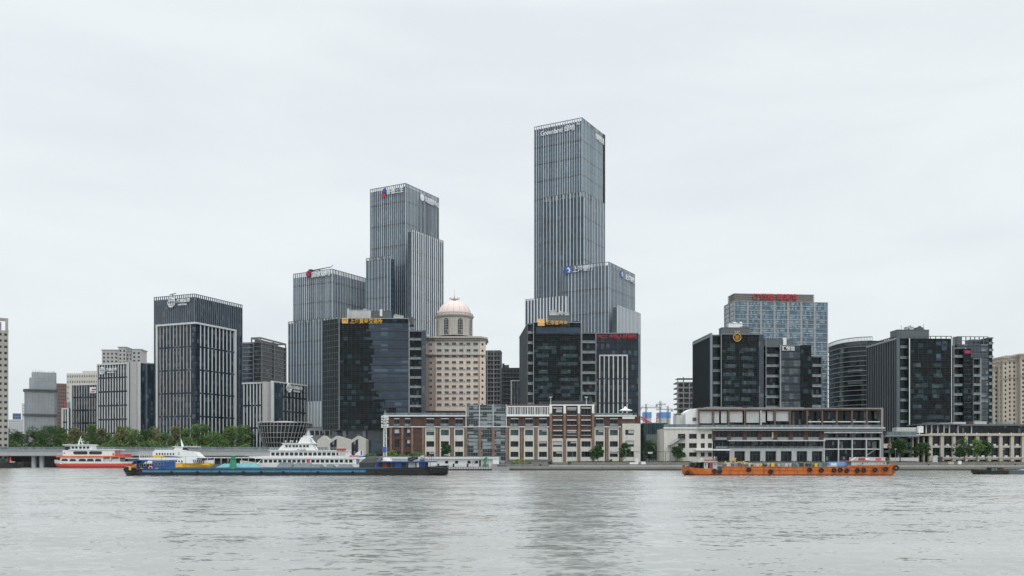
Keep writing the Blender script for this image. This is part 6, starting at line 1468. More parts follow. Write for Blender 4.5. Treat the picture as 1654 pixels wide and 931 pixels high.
# ================================================================ boats
def hull(mb, secs, m=0, mdeck=1):
    """secs: (x, half width at deck, half width at keel, z deck, z keel)"""
    k = len(mb.v); n = len(secs)
    for x, wd, wk, zd, zk in secs: mb.v += [(x, -wd, zd), (x, -wk, zk), (x, wk, zk), (x, wd, zd)]
    for i in range(n - 1):
        a = k + i * 4; b = a + 4
        mb.f += [(a, a + 1, b + 1, b), (a + 1, a + 2, b + 2, b + 1), (a + 2, a + 3, b + 3, b + 2), (a + 3, a, b, b + 3)]; mb.m += [m, m, m, mdeck]
    mb.f += [(k, k + 3, k + 2, k + 1), tuple(k + (n - 1) * 4 + q for q in (0, 1, 2, 3))]; mb.m += [m, m]
    return mb
def boat(name, label, cat, u0, Y, group=None):
    o = thing(name, label, cat, (X(u0, Y), Y, 0), group); bx = X(u0, Y)
    class B: pass
    b = B(); b.o = o; b.Y = Y; b.x = lambda u: X(u, Y) - bx; b.z = lambda v: Z(v, Y)
    def box(name_, mt, u0_, u1_, v0, v1, y0, y1): return MB().box(b.x(u0_), b.x(u1_), y0, y1, b.z(v0), b.z(v1)).build(name_, M[mt] if isinstance(mt, str) else mt, o)
    b.box = box
    return b
def windows_row(b, us, hw, v0, v1, y, gl='boat', name='window', fr='white'):
    for u in us:
        w = b.x(u + hw) - b.x(u - hw); h = b.z(v1) - b.z(v0)
        o = put_window(b.o, window_mesh(w, h, 0, 0, fr, gl, fw=.06), (b.x(u - hw), y, b.z(v0)), name=name)
def rails(b, u0, u1, v0, v1, y, mt='white', st=1.5):
    mb = MB()
    for v in (v1, (v0 + v1) / 2): mb.box(b.x(u0), b.x(u1), y, y + .06, b.z(v) - .03, b.z(v) + .03)
    for x in frange(b.x(u0), b.x(u1), st): mb.box(x, x + .06, y, y + .06, b.z(v0), b.z(v1))
    mb.build('railing', M[mt], b.o)

# long blue and black barge, stern at right
Y = 306
b = boat('cargo_barge', 'very long black barge with blue side stripe and blue cabins at both ends', 'barge', 203, Y)
zd = b.z(759); 
bh = hullmat('barge_hull', [(1.2, (.013, .014, .016)), (2.12, (.045, .20, .32)), (9, (.016, .018, .02))], rust=(.02, .018, .016), amt=.85)
L = b.x(725); H_ = 6.0
hull(MB(), [(0, .8, .3, 3.2, .6), (1.2, 3.0, 1.5, 3.1, -.3), (4, 5.0, 4.0, 2.7, -.8), (8, H_, H_, 2.35, -1)]).build('bow_hull', [hullmat('bow_black', [(9, (.012, .013, .014))], rust=(.04, .03, .025), amt=.5), M['mid']], b.o)
hull(MB(), [(8.02, H_, H_, 2.35, -1), (24, H_, H_, 2.3, -1), (L * .55, H_, H_, 2.15, -1), (L - 27, H_, H_, 2.3, -1)]).build('hull', [bh, M['mid']], b.o)
hull(MB(), [(L - 26.98, H_, H_, 2.3, -1), (L - 9, H_, H_ - .4, 2.9, -1), (L - 3, H_ - .8, 4, 3.2, -.5), (L - .4, 4.4, 2.6, 3.4, .4)]).build('stern_hull', [hullmat('black_hull', [(9, (.012, .013, .014))], rust=(.04, .03, .025), amt=.5), M['mid']], b.o)
mb = MB(); mb.box(16, L - 16, -H_ + .6, -H_ + 1.0, 2.1, 2.75); mb.box(16, L - 16, H_ - 1.0, H_ - .6, 2.1, 2.75)
for x in frange(16, L - 16, 3): mb.box(x, x + .2, -H_ + .3, -H_ + .6, 2.1, 2.7)
mb.build('hatch_coaming', hullmat('coaming', [(9, (.035, .12, .18))], amt=.6), b.o)
mb = MB(); mb.box(8, L - 10, -H_ - .1, -H_ + .02, 1.95, 2.1); mb.box(2, L - 2, -H_ - .06, -H_ + .02, .95, 1.05); mb.build('rubbing_strake', M['dark'], b.o)
def tyre(b, x, y, z, r=.75):
    MB().torus((x, y, z), r * .68, r * .34).build('tyre_fender', M['black'], b.o)
for u in (288, 329, 364, 402, 430, 465, 520, 575, 612): tyre(b, b.x(u), -H_ - .25, 1.2, .42)
# cargo: turquoise covered heap and tarps lie in the hold
def heap(name, label, cat, u0, u1, vt, mt, seed, h0=2.0, wid=4.4, parts=1):
    rn = random.Random(seed); o = thing(name, label, cat, ((X(u0, Y) + X(u1, Y)) / 2, Y, h0)); Lh = (X(u1, Y) - X(u0, Y)) / 2; ht = Z(vt, Y) - h0; n = 22; mb = MB(); m2 = 9
    for i in range(n + 1):
        for j in range(m2 + 1):
            t = i / n * 2 - 1; s_ = j / m2 * 2 - 1
            pr = (min(1, (1 - abs(t)) * 2.6)) ** .8 * (1 - abs(s_) ** 2.2); hz = ht * pr * (1 + .16 * math.sin(i * 1.7 + seed) * math.cos(j * 1.1)) + rn.uniform(-.05, .05)
            mb.v.append((t * Lh, s_ * wid, max(0, hz)))
    for i in range(n):
        for j in range(m2): a = i * (m2 + 1) + j; mb.f.append((a, a + m2 + 1, a + m2 + 2, a + 1)); mb.m.append(0)
    for e in (0, n): 
        pass
    mb.build('cover', M[mt], o, smooth=False); return o
heap('covered_cargo', 'turquoise covered heap in the hold of the blue and black barge', 'cargo heap', 346, 428, 749.5, 'turq', 3)
for i, (u0, u1, v, lab) in enumerate(((447, 478, 747.6, 'leftmost rounded grey tarpaulin heap on the long barge'), (472, 510, 748.5, 'second grey tarpaulin heap on the long barge'), (500, 525, 750.5, 'third low grey tarpaulin heap on the barge'), (525, 543, 751, 'fourth low grey tarpaulin heap on the barge'), (543, 572, 750.5, 'rightmost grey tarpaulin heap next to the folded awning'))): heap('tarpaulin_heap', lab, 'cargo heap', u0, u1, v, 'tarp', 10 + i)
lb = thing('beacon', 'small green lighthouse shaped tower standing before the turquoise heap', 'beacon', (X(376.5, 301.5), 301.5, 0))
def bz(v): return Z(v, 301.5)
MB().lathe([(1.25, 2.2), (1.15, 3.2), (.95, bz(742)), (1.25, bz(741.6)), (1.25, bz(740.6)), (.7, bz(740.5))], 14).build('tower', M['green'], lb)
MB().lathe([(.68, bz(740.4)), (.68, bz(737)), (.9, bz(736.8)), (.3, bz(734.6)), (.07, bz(732.5))], 12).build('lantern', M['green'], lb)
# bow cabin (left)
b.box('cabin', 'bluec', 256, 276, 759.5, 745, -4.6, 4.2); windows_row(b, [261, 266, 271], 1.8, 751.5, 747.5, -4.7, fr='whited')
b.box('cabin', paint('blue_cabin', (.018, .035, .06), .6, .2), 228, 256, 759.5, 750, -3.6, 3.6)
mb = MB(); mb.box(b.x(228), b.x(277), -5.0, 4.8, b.z(744.4), b.z(743)); mb.yprism([(b.x(222), b.z(750)), (b.x(228), b.z(744.6)), (b.x(228), b.z(743)), (b.x(222), b.z(748.6))], -4.8, 4.6); mb.build('cabin_roof', M['bluec'], b.o)
for u in (230, 238, 246, 255.5): b.box('roof_post', 'bluec', u - .4, u + .4, 759, 744.5, -4.8, -4.6)
windows_row(b, [234, 241, 250], 1.9, 754, 749.5, -3.7, fr='white')
for u, mt in ((221, 'yellow'), (226, 'dark'), (234, 'purple'), (239, 'whited'), (244, 'bluec'), (263, 'whited')):
    b.box('deck_crate', mt, u - 1.6, u + 1.6, 759.5, 756 if u != 221 else 753.5, -5.6, -4.2)
mb = MB(); mb.torus((b.x(252.5), -5.0, b.z(756)), .55, .17); mb.build('life_ring', paint('life_ring', (.75, .35, .30), .5, .1), b.o)
b.box('yellow_engine_box', 'yellow', 219, 231, 757, 752, -2.5, 2)
for i, x in enumerate((.8, 2.0, 3.4, 5.2)): tyre(b, x, -[1.8, 3.4, 4.9, 5.7][i], 2.0, .8)
mb = MB()
for x in (14, 22): mb.bar((x, -5, 2.2), (x, -5, 6.4), .05, 4); mb.bar((x, -5, 6.4), (x + 8, -5, 6.4), .03, 4)
mb.build('mast_wires', M['dark'], b.o)
# stern cabin (right)
st_ = b.x(612)
b.box('cabin', paint('dark_cabin', (.05, .045, .04), .7, .2), 610, 690, 756.5, 747, -4.0, 3.8)
MB().box(b.x(609), b.x(704), -5.2, 5.0, b.z(746.9), b.z(745.2)).build('cabin_roof', M['bluec'], b.o)
for a, c, mt in ((610, 615, 'bluec'), (621, 628, paint('rust_red', (.24, .05, .045), .7, .2)), (640, 651, 'bluec'), (662, 673, 'whited'), (675, 679, 'white'), (680, 686, 'bluec')): b.box('cabin_panel', mt, a, c, 756.4, 747.2, -4.25, -4.02)
for u in (611, 636, 660, 688, 697): b.box('roof_post', 'bluec', u - .4, u + .4, 757, 746.9, -5.1, -4.9)
mb = MB(); mb.yprism([(b.x(584), b.z(757)), (b.x(609), b.z(757)), (b.x(620), b.z(738.5)), (b.x(617), b.z(737.5)), (b.x(597), b.z(738.0)), (b.x(585), b.z(746.5))], -4.6, -1.0); mb.build('folded_awning', paint('awning_grey', (.20, .195, .18), .7, .15, stain=.3), b.o)
mb = MB()
for i in range(9): u = 586 + i * 2.6; mb.bar((b.x(u), -4.75, b.z(746.3)), (b.x(u + 10), -4.75, b.z(738.5)), .06, 4)
mb.build('awning_ribs', M['mid'], b.o)
b.box('awning_base', 'dark', 584, 609, 757, 747.2, -4.8, -4.62)
mb = MB(); mb.bar((b.x(660), -2, b.z(745)), (b.x(676), -2, b.z(739)), .5, 6); mb.bar((b.x(666), -2, b.z(745)), (b.x(668), -2, b.z(737)), .25, 5); mb.bar((b.x(660), -2, b.z(741)), (b.x(676), -2, b.z(738)), .35, 5); mb.build('roof_winch', M['dark'], b.o)
MB().bar((b.x(680), -1, b.z(741)), (b.x(686), -1, b.z(741)), 1.0, 14).build('roof_tank', M['slab'], b.o)
b.box('water_tank', 'whited', 676, 679, 745, 741.5, -2, 0)
rails(b, 688, 703, 745, 736, -4.5, 'dark'); mb = MB(); mb.bar((b.x(698), -2, b.z(745)), (b.x(698), -2, b.z(731)), .08, 5); mb.bar((b.x(696), -2, b.z(734)), (b.x(700), -2, b.z(734)), .06, 4); mb.build('mast', M['dark'], b.o)
heap('green_net_heap', 'pale green bundled net on the barge cabin roof', 'net bundle', 617, 634, 739.5, 'whited', 44, h0=b.z(745.1), wid=2.4)
b.box('red_flag', 'redb', 693.5, 695.5, 738.5, 735, -2.2, -2.1)
for i, x in enumerate(range(8)): u = 700 + i * 3.2; tyre(b, b.x(u), -6.15 + max(0, i - 4) * .55, 2.1, .75)
mb = MB()
for i in range(8): u = 699 + i * 3; mb.bar((b.x(u), -6.1 + max(0, i - 5) * .6, 3.0), (b.x(u), -6.1 + max(0, i - 5) * .6, 1.2), .05, 4)
mb.build('fender_ropes', M['slab'], b.o)
rails(b, 690, 720, 756, 752, -4.8, 'dark')

# orange barge, bow at left
Y = 308
b = boat('cargo_barge', 'rusty orange barge hung with black tyre fenders on the right', 'barge', 1101.5, Y)
oh = hullmat('orange_hull', [(.45, (.16, .035, .02)), (9, (.53, .135, .016))], rust=(.10, .03, .012), amt=.9)
L = b.x(1440)
hull(MB(), [(0, .5, .2, 3.15, .8), (1.2, 3.0, 1.0, 2.9, -.2), (5, 4.8, 4.2, 2.5, -.8), (12, 5.4, 5.4, 2.15, -1), (b.x(1161), 5.4, 5.4, 2.2, -1), (b.x(1162), 5.4, 5.4, 3.15, -1), (b.x(1270), 5.4, 5.4, 3.0, -1), (b.x(1360), 5.4, 5.4, 3.0, -1), (b.x(1362), 5.4, 5.4, 3.4, -1), (b.x(1425), 5.2, 5.0, 3.6, -1), (L - 1, 4.4, 3.6, 3.9, .2), (L, 3.8, 3.0, 3.9, 1.0)]).build('hull', [oh, M['mid']], b.o)
mb = MB(); mb.box(b.x(1162), L - 2, -5.55, -5.38, 1.75, 1.9); mb.box(b.x(1162), L - 2, -5.55, -5.38, 2.85, 2.98)
for x in frange(b.x(1165), L - 3, 2.6): mb.box(x, x + .10, -5.5, -5.38, 1.9, 2.85)
mb.build('rubbing_strake', hullmat('strake', [(9, (.42, .12, .025))], rust=(.06, .025, .015), amt=.9), b.o)
for u, v in ((1148, 761), (1156.5, 761.2), (1202.5, 758.5), (1237, 761.5), (1299, 758.5), (1317.5, 759.5), (1337.5, 759.3), (1347.5, 759), (1358, 760), (1374.5, 759.6), (1384.5, 759.3), (1402.5, 758.7), (1419.5, 757.6)): tyre(b, b.x(u), -5.75, b.z(v), .82)
tyre(b, b.x(1438), -4.7, b.z(756), 1.0); tyre(b, b.x(1106.5), -3.9, b.z(763.5) , .7)
b.box('anchor_pocket', 'black', 1105, 1111, 766.2, 764, -4.3, -3.0)
# wheelhouse at the bow
b.box('wheelhouse', 'whited', 1134, 1155, 757, 746.5, -3.2, 3.2); b.box('wheelhouse_door', 'purple', 1144, 1148, 756.6, 748.3, -3.3, -3.21); b.box('wheelhouse_window', G['boat'], 1140.2, 1143.4, 756.4, 748.2, -3.3, -3.21)
windows_row(b, [1136.6, 1151.5], 1.2, 752.5, 748.6, -3.25)
MB().box(b.x(1117), b.x(1156), -3.6, 3.6, b.z(746.4), b.z(745.5)).build('wheelhouse_roof', M['whited'], b.o)
b.box('red_rail_box', paint('rose_rail', (.30, .12, .10), .7, .2), 1135, 1154, 745.4, 742.4, -2.6, -2.5)
mb = MB(); mb.bar((b.x(1154), 0, b.z(745)), (b.x(1154), 0, b.z(737)), .09, 5); mb.bar((b.x(1151), 0, b.z(740)), (b.x(1157), 0, b.z(740)), .05, 4); mb.bar((b.x(1132), -1, b.z(745.4)), (b.x(1132), -1, b.z(741.8)), .06, 4); mb.bar((b.x(1132), -1, b.z(742.2)), (b.x(1132), -1, b.z(740.8)), .35, 8); mb.build('mast', M['white'], b.o)
mb = MB(); rn = random.Random(2)
for i in range(16): x = b.x(rn.uniform(1103, 1133)); mb.box(x, x + rn.uniform(.2, .9), rn.uniform(-3, 1), 2, 2.4, 2.5 + rn.uniform(.5, 1.9))
mb.build('anchor_winch', M['dark'], b.o)
# deck gear along the hold
cols_ = ['mid', 'mid', 'whited', 'slab', 'whited', 'slab', 'grime', 'mid', 'whited', 'turq', 'dark', 'grime', 'yellow']
for i in range(28):
    u = 1164 + i * 5.8 + rn.uniform(-1, 1); h = rn.uniform(.5, 1.25); w_ = rn.uniform(.5, 1.9)
    MB().box(b.x(u), b.x(u) + w_, -3.6 - rn.random(), -2.4, 2.6, b.z(752.6) + h * .9).build('deck_gear', M[rn.choice(cols_)], b.o)
mb = MB(); mb.bar((b.x(1170), -3, b.z(751)), (b.x(1190), -3, b.z(746.5)), .12, 5); mb.bar((b.x(1190), -3, b.z(746.5)), (b.x(1215), -3, b.z(750)), .12, 5); mb.bar((b.x(1197), -3, b.z(745)), (b.x(1199), -3, b.z(751)), .25, 5); mb.bar((b.x(1168), -3, b.z(745.5)), (b.x(1170), -3, b.z(752)), .3, 5); mb.build('yellow_pipe', M['yellow'], b.o)
mb = MB(); mb.box(b.x(1178), b.x(1178) + .3, -2, -1.7, 3, b.z(740.3)); mb.box(b.x(1184.5), b.x(1184.5) + .3, -2, -1.7, 3, b.z(740.3)); mb.box(b.x(1177), b.x(1187), -2.05, -1.6, b.z(741.3), b.z(740)); mb.build('yellow_frame', M['yellow'], b.o)
b.box('hatch_cover', 'whited', 1170, 1330, 752.6, 749.4, -2.3, 2.6); b.box('blue_tarp', paint('sky_blue_tarp', (.16, .30, .58), .6, .15), 1333, 1361, 752.4, 746.2, -3.4, -2.31); b.box('white_board', 'white', 1336, 1345, 752, 748.4, -3.55, -3.41); b.box('red_board', 'redp', 1320, 1325, 752.4, 751, -3.5, -3.3)
for k, u in enumerate((1228, 1232, 1236, 1240, 1298, 1303, 1307)):
    mb = MB(); 
    for j in range(5): t = rn.uniform(0, 3.1); mb.bar((b.x(u), -4, 3.0), (b.x(u) + .7 * math.cos(t), -4, 3.2 + 1.0 * math.sin(t)), .12, 4)
    mb.build('coiled_gear', M['dark'], b.o)
# stern accommodation
b.box('cabin', 'whited', 1368, 1424, 753.5, 745.6, -4.0, 4.0); b.box('cabin_roof', paint('roof_rust', (.42, .18, .12), .7, .2), 1360, 1427, 745.5, 744.6, -4.3, 4.3)
b.box('bridge_box', 'whited', 1377, 1424, 744.5, 739, -3.0, 3.0); b.box('red_banner', paint('dark_red_banner', (.38, .03, .02), .6, .1), 1381, 1391, 743.4, 740.2, -3.2, -3.02); b.box('white_banner', 'white', 1392, 1398, 743.4, 740, -3.2, -3.02); b.box('red_banner', paint('pink_banner', (.60, .08, .14), .6, .1), 1409, 1417, 743.2, 740, -3.2, -3.02)
windows_row(b, [1386, 1420], 1.3, 750.5, 747, -4.05); mb = MB(); mb.bar((b.x(1368), -3.5, b.z(744.5)), (b.x(1376), -3.5, b.z(739)), .15, 4); mb.build('boom', M['white'], b.o)
for u in (1378, 1382, 1410.5, 1415): MB().bar((b.x(u), -4.6, 3.3), (b.x(u), -4.6, b.z(751)), .25, 8).build('bollard', M['dark'], b.o)
shrub('green potted plants crowding the stern of the orange barge', 1431.5, 308, 2.6, 2.6, 'bright', 501, name='potted_plant', n=500, zg=3.7, leaf=.14)
lettering('沪123', M['whited'], b.o, (b.x(1163), -5.46, b.z(767.2)), b.x(1173) - b.x(1163), .4, depth=.03) if False else None

# red and white ferry
Y = 560
b = boat('ferry', 'white double deck ferry with red lower hull and orange band', 'ferry', 88.5, Y)
fh_ = hullmat('ferry_hull', [(1.5, (.30, .03, .03)), (2.9, (.60, .07, .04)), (9, (.68, .68, .66))], rust=(.25, .12, .08), amt=.25)
L = b.x(210)
hull(MB(), [(0, .4, .2, 5.2, 3.4), (2, 3.2, 1.2, 4.9, 1.0), (6, 4.8, 3.8, 4.4, -.6), (14, 5.2, 5.0, 4.1, -1), (L - 4, 5.2, 5.0, 4.0, -1), (L, 4.8, 4.2, 4.0, .6)]).build('hull', [fh_, M['slab']], b.o)
b.box('lower_cabin', 'white', 103, 172, 749.6, 739, -4.6, 4.6); b.box('stern_cabin', 'white', 172, 198, 749.6, 741, -3.8, 3.8)
for u0, u1 in ((105, 115.5), (118.5, 128.5), (133, 144.5), (146, 157), (159, 169)):
    x0, x1, z0, z1 = b.x(u0), b.x(u1), b.z(747.8), b.z(741.5); r = min((x1 - x0), (z1 - z0)) * .42; P = []
    for cx, cz, a0 in ((x1 - r, z0 + r, 270), (x1 - r, z1 - r, 0), (x0 + r, z1 - r, 90), (x0 + r, z0 + r, 180)):
        for k in range(5): t = R(a0 + 22.5 * k); P.append((cx + r * math.cos(t), cz + r * math.sin(t)))
    MB().yprism(P, -4.72, -4.61).build('oval_window', G['boat'], b.o)
b.box('door', 'whited', 129.6, 132.2, 749, 741.5, -4.7, -4.61)
b.box('orange_band', paint('ferry_orange', (.62, .13, .05), .5, .06), 97.5, 199, 739, 736.8, -5.2, 5.2)
b.box('upper_cabin', 'white', 107, 190, 736.7, 727.6, -4.4, 4.4)
for u0, u1 in ((124, 147), (149, 170)):
    x0, x1, z0, z1 = b.x(u0), b.x(u1), b.z(734.3), b.z(729.3); r = (z1 - z0) * .48; P = []
    for cx, cz, a0 in ((x1 - r, z0 + r, 270), (x1 - r, z1 - r, 0), (x0 + r, z1 - r, 90), (x0 + r, z0 + r, 180)):
        for k in range(5): t = R(a0 + 22.5 * k); P.append((cx + r * math.cos(t), cz + r * math.sin(t)))
    MB().yprism(P, -4.52, -4.41).build('oval_window', G['boat'], b.o)
b.box('top_deck', 'white', 117, 197, 727.5, 726.2, -4.9, 4.9); b.box('wheelhouse', 'white', 109, 152, 726.1, 719.8, -3.2, 3.2); b.box('wheelhouse_window', G['boat'], 110.5, 117.5, 727.3, 721.6, -4.5, -3.25)
for u in (122, 127.5, 134, 140, 146): b.box('wheelhouse_window', G['boat'], u - 2, u + 2, 725.2, 721.6, -3.3, -3.21)
b.box('wheelhouse_roof', 'white', 106, 154, 719.7, 718.4, -3.9, 3.9)
mb = MB(); mb.bar((b.x(127), 0, b.z(718.4)), (b.x(131), 0, b.z(704.5)), .45, 5, r2=.12); mb.bar((b.x(133), 0, b.z(718.4)), (b.x(131), 0, b.z(709)), .3, 5, r2=.1); mb.bar((b.x(126), 0, b.z(713)), (b.x(136), 0, b.z(713)), .14, 4); mb.bar((b.x(128), 0, b.z(709.5)), (b.x(134), 0, b.z(709.5)), .1, 4)
for u in (113, 137, 142, 144): mb.bar((b.x(u), -1, b.z(718.4)), (b.x(u), -1, b.z(713 + (u == 113) * 2.5)), .06, 4)
mb.build('mast', M['white'], b.o)
b.box('red_raft_box', 'redb', 191, 208, 738, 733.7, -5.0, 4.0); b.box('stern_roof', 'slab', 199, 209, 739.3, 738.1, -5.0, 4.8); b.box('red_door', 'redp', 187, 189, 736, 732, -4.5, -4.41); b.box('red_emblem', 'redp', 108.5, 110.5, 733, 731, -4.5, -4.41)
mb = MB(); mb.torus((b.x(183), -3.95, b.z(744.5)), .5, .16); mb.build('life_ring', M['redb'], b.o)
rails(b, 99, 107, 736.7, 732.5, -4.8); rails(b, 153, 192, 726.1, 723, -4.6); rails(b, 170, 190, 749, 745, -4.9, 'whited')
mb = MB(); mb.bar((b.x(94), -2, 4.6), (b.x(94), -2, b.z(731)), .07, 4); mb.build('jack_staff', M['slab'], b.o)
for u in (172, 184, 198): b.box('deck_post', 'white', u - .5, u + .5, 749.5, 739.1, -5.0, -4.7)

# white and yellow catamaran
Y = 500
b = boat('ferry', 'white ferry with yellow stripe and raked mast behind the blue barge cabin', 'ferry', 222, Y)
hull(MB(), [(0, 4.0, 3.6, 3.8, .4), (3, 4.6, 4.2, 3.7, -.6), (25, 4.6, 4.2, 3.9, -.8), (38, 3.6, 1.6, 4.6, -.2), (b.x(345), .4, .2, 5.2, 2.6)]).build('hull', [hullmat('cat_hull', [(2.2, (.62, .36, .03)), (3.3, (.62, .36, .03)), (9, (.66, .66, .66))], amt=.2), M['slab']], b.o)
b.box('lower_cabin', 'white', 244, 322, 748.6, 739.6, -4.4, 4.2); b.box('yellow_band', 'yellow', 277, 300, 755, 750.2, -4.9, -4.62)
windows_row(b, [280, 284.5, 289.5, 294, 298.5], 1.3, 748.2, 743.8, -4.46)
for i in range(6): 
    u = 318 + i * 3; MB().yprism([(b.x(u), b.z(749)), (b.x(u + 1.4), b.z(749)), (b.x(u - .6), b.z(743)), (b.x(u - 2), b.z(743))], -4.56, -4.42).build('raked_window', G['boat'], b.o)
b.box('yellow_band', 'yellow', 330, 342, 751.5, 747.5, -4.3, -3.4)
mb = MB(); mb.yprism([(b.x(251), b.z(739.5)), (b.x(328), b.z(739.5)), (b.x(318), b.z(730)), (b.x(300), b.z(727.3)), (b.x(255), b.z(727.3)), (b.x(251), b.z(731))], -4.0, 4.0); mb.build('upper_cabin', M['white'], b.o)
windows_row(b, [258, 262.5, 267, 271, 275.5, 280, 284.5], 1.3, 735.6, 731.8, -4.06)
MB().yprism([(b.x(252), b.z(739.2)), (b.x(300), b.z(739.2)), (b.x(274), b.z(737.4)), (b.x(252), b.z(735.8))], -4.2, -4.02).build('yellow_band', M['yellow'], b.o)
MB().yprism([(b.x(272), b.z(738.2)), (b.x(300), b.z(739.0)), (b.x(280), b.z(737.0)), (b.x(268), b.z(736.6))], -4.34, -4.21).build('blue_band', M['bluec'], b.o)
mb = MB(); mb.yprism([(b.x(283), b.z(727.2)), (b.x(311), b.z(727.2)), (b.x(303), b.z(722.6)), (b.x(287), b.z(722.6))], -3.0, 3.0); mb.build('wheelhouse', M['white'], b.o)
MB().yprism([(b.x(298), b.z(727)), (b.x(310), b.z(727)), (b.x(303.5), b.z(723)), (b.x(299), b.z(723))], -3.12, -3.02).build('wheelhouse_window', G['boat'], b.o)
b.box('wheelhouse_roof', 'white', 282, 321, 722.5, 721.5, -3.4, 3.4)
mb = MB(); mb.bar((b.x(295), 0, b.z(721.5)), (b.x(292), 0, b.z(709)), .7, 5, r2=.1)
for u in (285, 288, 303, 308, 314, 318): mb.bar((b.x(u), -1, b.z(721.5)), (b.x(u), -1, b.z(718.5)), .08, 4)
mb.build('mast', M['white'], b.o)
rails(b, 300, 345, 748.5, 745, -4.2); rails(b, 255, 283, 727.2, 725, -3.9); b.box('side_door', 'whited', 292, 294.5, 735, 730.3, -4.12, -4.02)

# small white boat behind, left of the catamaran
Y = 540
b = boat('ferry', 'small white covered boat between the red ferry and the yellow striped ferry', 'ferry', 224, Y)
hull(MB(), [(0, 2.5, 2, 5, .2), (3, 3, 2.6, 4.2, -.5), (12, 3, 2.6, 4.2, -.5), (b.x(262), 2.4, 1, 4.6, 1)]).build('hull', [hullmat('small_hull', [(9, (.60, .62, .62))], amt=.2), M['slab']], b.o)
b.box('cabin', 'white', 228, 256, 744, 735, -2.8, 2.8); windows_row(b, [231 + i * 3.6 for i in range(7)], 1.3, 739.5, 736, -2.86); b.box('roof', 'whited', 225, 258, 734.9, 733.5, -3.1, 3.1); b.box('canopy', 'whited', 229, 250, 730.3, 729.5, -2.4, 2.4); rails(b, 226, 257, 733.4, 730.4, -3)

# floating landing stage under the bridge side
Y = 590
b = boat('landing_stage', 'long low white floating landing stage behind the boats', 'pontoon', 205, Y)
b.box('pontoon', 'mid', 205, 410, 756, 750, -3, 3); b.box('canopy', 'whited', 300, 428, 740.4, 738.4, -3, 3); b.box('canopy', 'whited', 205, 236, 741.5, 739.5, -3, 3)
for i in range(12): u = 304 + i * 11; b.box('post', 'white', u, u + .7, 750, 740.4, -2.8, -2.6)
b.box('blue_screen', 'bluec', 332, 342, 748, 741, -2.5, -2); b.box('ticket_booth', 'slab', 208, 226, 750, 741.6, -1, 2)
rails(b, 236, 410, 750, 745.5, -2.95, 'mid', st=2)
b.box('white_van_cover', 'white', 310, 328, 743.5, 738.3, -3.5, -3.1)

# white cruise ship
Y = 455
b = boat('cruise_ship', 'white three deck sightseeing ship with pyramid shaped wheelhouse behind the long barge', 'sightseeing ship', 388, Y)
L = b.x(600)
hull(MB(), [(0, .4, .2, b.z(744), 2.6), (4, 3.0, 1.4, b.z(745.5), .6), (11, 5, 4, b.z(748), -.6), (20, 5.4, 5, b.z(750), -1), (L - 6, 5.4, 5, b.z(750.5), -1), (L, 5.0, 4.4, b.z(750.5), .3)]).build('hull', [hullmat('ship_hull', [(9, (.62, .62, .60))], rust=(.3, .22, .15), amt=.3), M['slab']], b.o)
MB().yprism([(b.x(418), b.z(749.8)), (b.x(578), b.z(749.8)), (b.x(578), b.z(741.2)), (b.x(427), b.z(741.2))], -4.8, 4.8).build('main_cabin', M['white'], b.o)
windows_row(b, [433.5 + i * 7.55 for i in range(19)], 2.9, 747.6, 742.6, -4.86, fr='white')
MB().yprism([(b.x(423), b.z(747.6)), (b.x(428.5), b.z(747.6)), (b.x(428.5), b.z(742.6)), (b.x(426), b.z(742.6))], -4.95, -4.82).build('raked_window', G['boat'], b.o)
MB().yprism([(b.x(418), b.z(741.1)), (b.x(590), b.z(741.1)), (b.x(588), b.z(739.2)), (b.x(434), b.z(736.8)), (b.x(406), b.z(738.4))], -5.3, 5.3).build('upper_deck', M['white'], b.o)
b.box('upper_cabin', 'white', 440, 562, 738.2, 728.6, -4.3, 4.3)
windows_row(b, [444.6 + i * 7.45 for i in range(15)], 2.9, 736.4, 731, -4.36, fr='white'); b.box('aft_cabin', 'whited', 549, 561, 736, 729.5, -4.5, -4.31)
b.box('top_deck', 'white', 438, 565, 728.5, 727.4, -4.8, 4.8)
MB().yprism([(b.x(452), b.z(727.3)), (b.x(512), b.z(727.3)), (b.x(507), b.z(717.5)), (b.x(460), b.z(717.5))], -3.4, 3.4).build('wheelhouse', M['white'], b.o)
windows_row(b, [465.5, 471, 477, 482, 488, 494, 499.5], 2.1, 723, 719, -3.46)
b.box('wheelhouse_roof', 'white', 458, 511, 717.4, 716.3, -3.8, 3.8)
MB().yprism([(b.x(483), b.z(716.2)), (b.x(509), b.z(716.2)), (b.x(501), b.z(706.5)), (b.x(489), b.z(706.5))], -2.4, 2.4).build('funnel_pyramid', M['white'], b.o)
mb = MB(); mb.yprism([(b.x(511.5), b.z(728)), (b.x(514), b.z(728)), (b.x(504), b.z(707)), (b.x(503), b.z(709))], -3, -2.6); mb.build('raked_stay', M['whited'], b.o)
mb = MB(); mb.bar((b.x(497.5), 0, b.z(706.5)), (b.x(498), 0, b.z(695)), .35, 6, r2=.1); mb.bar((b.x(493), 0, b.z(701.5)), (b.x(502), 0, b.z(701.5)), .12, 4); mb.bar((b.x(495), 0, b.z(698.5)), (b.x(500), 0, b.z(698.5)), .1, 4); mb.bar((b.x(490), 0, b.z(705)), (b.x(505), 0, b.z(705)), .3, 5)
mb.build('mast', M['white'], b.o)
for u in (462, 470, 473, 480): mb = MB(); mb.bar((b.x(u), -1, b.z(716.3)), (b.x(u), -1, b.z(713.5)), .1, 5); mb.bar((b.x(u), -1, b.z(713.5)), (b.x(u), -1, b.z(712)), .35, 8); mb.build('radar_dome', M['white'], b.o)
lettering('水之蓝', M['dark'], b.o, (b.x(483.5), -4.9, b.z(728)), b.x(497.5) - b.x(483.5), .9, depth=.05)
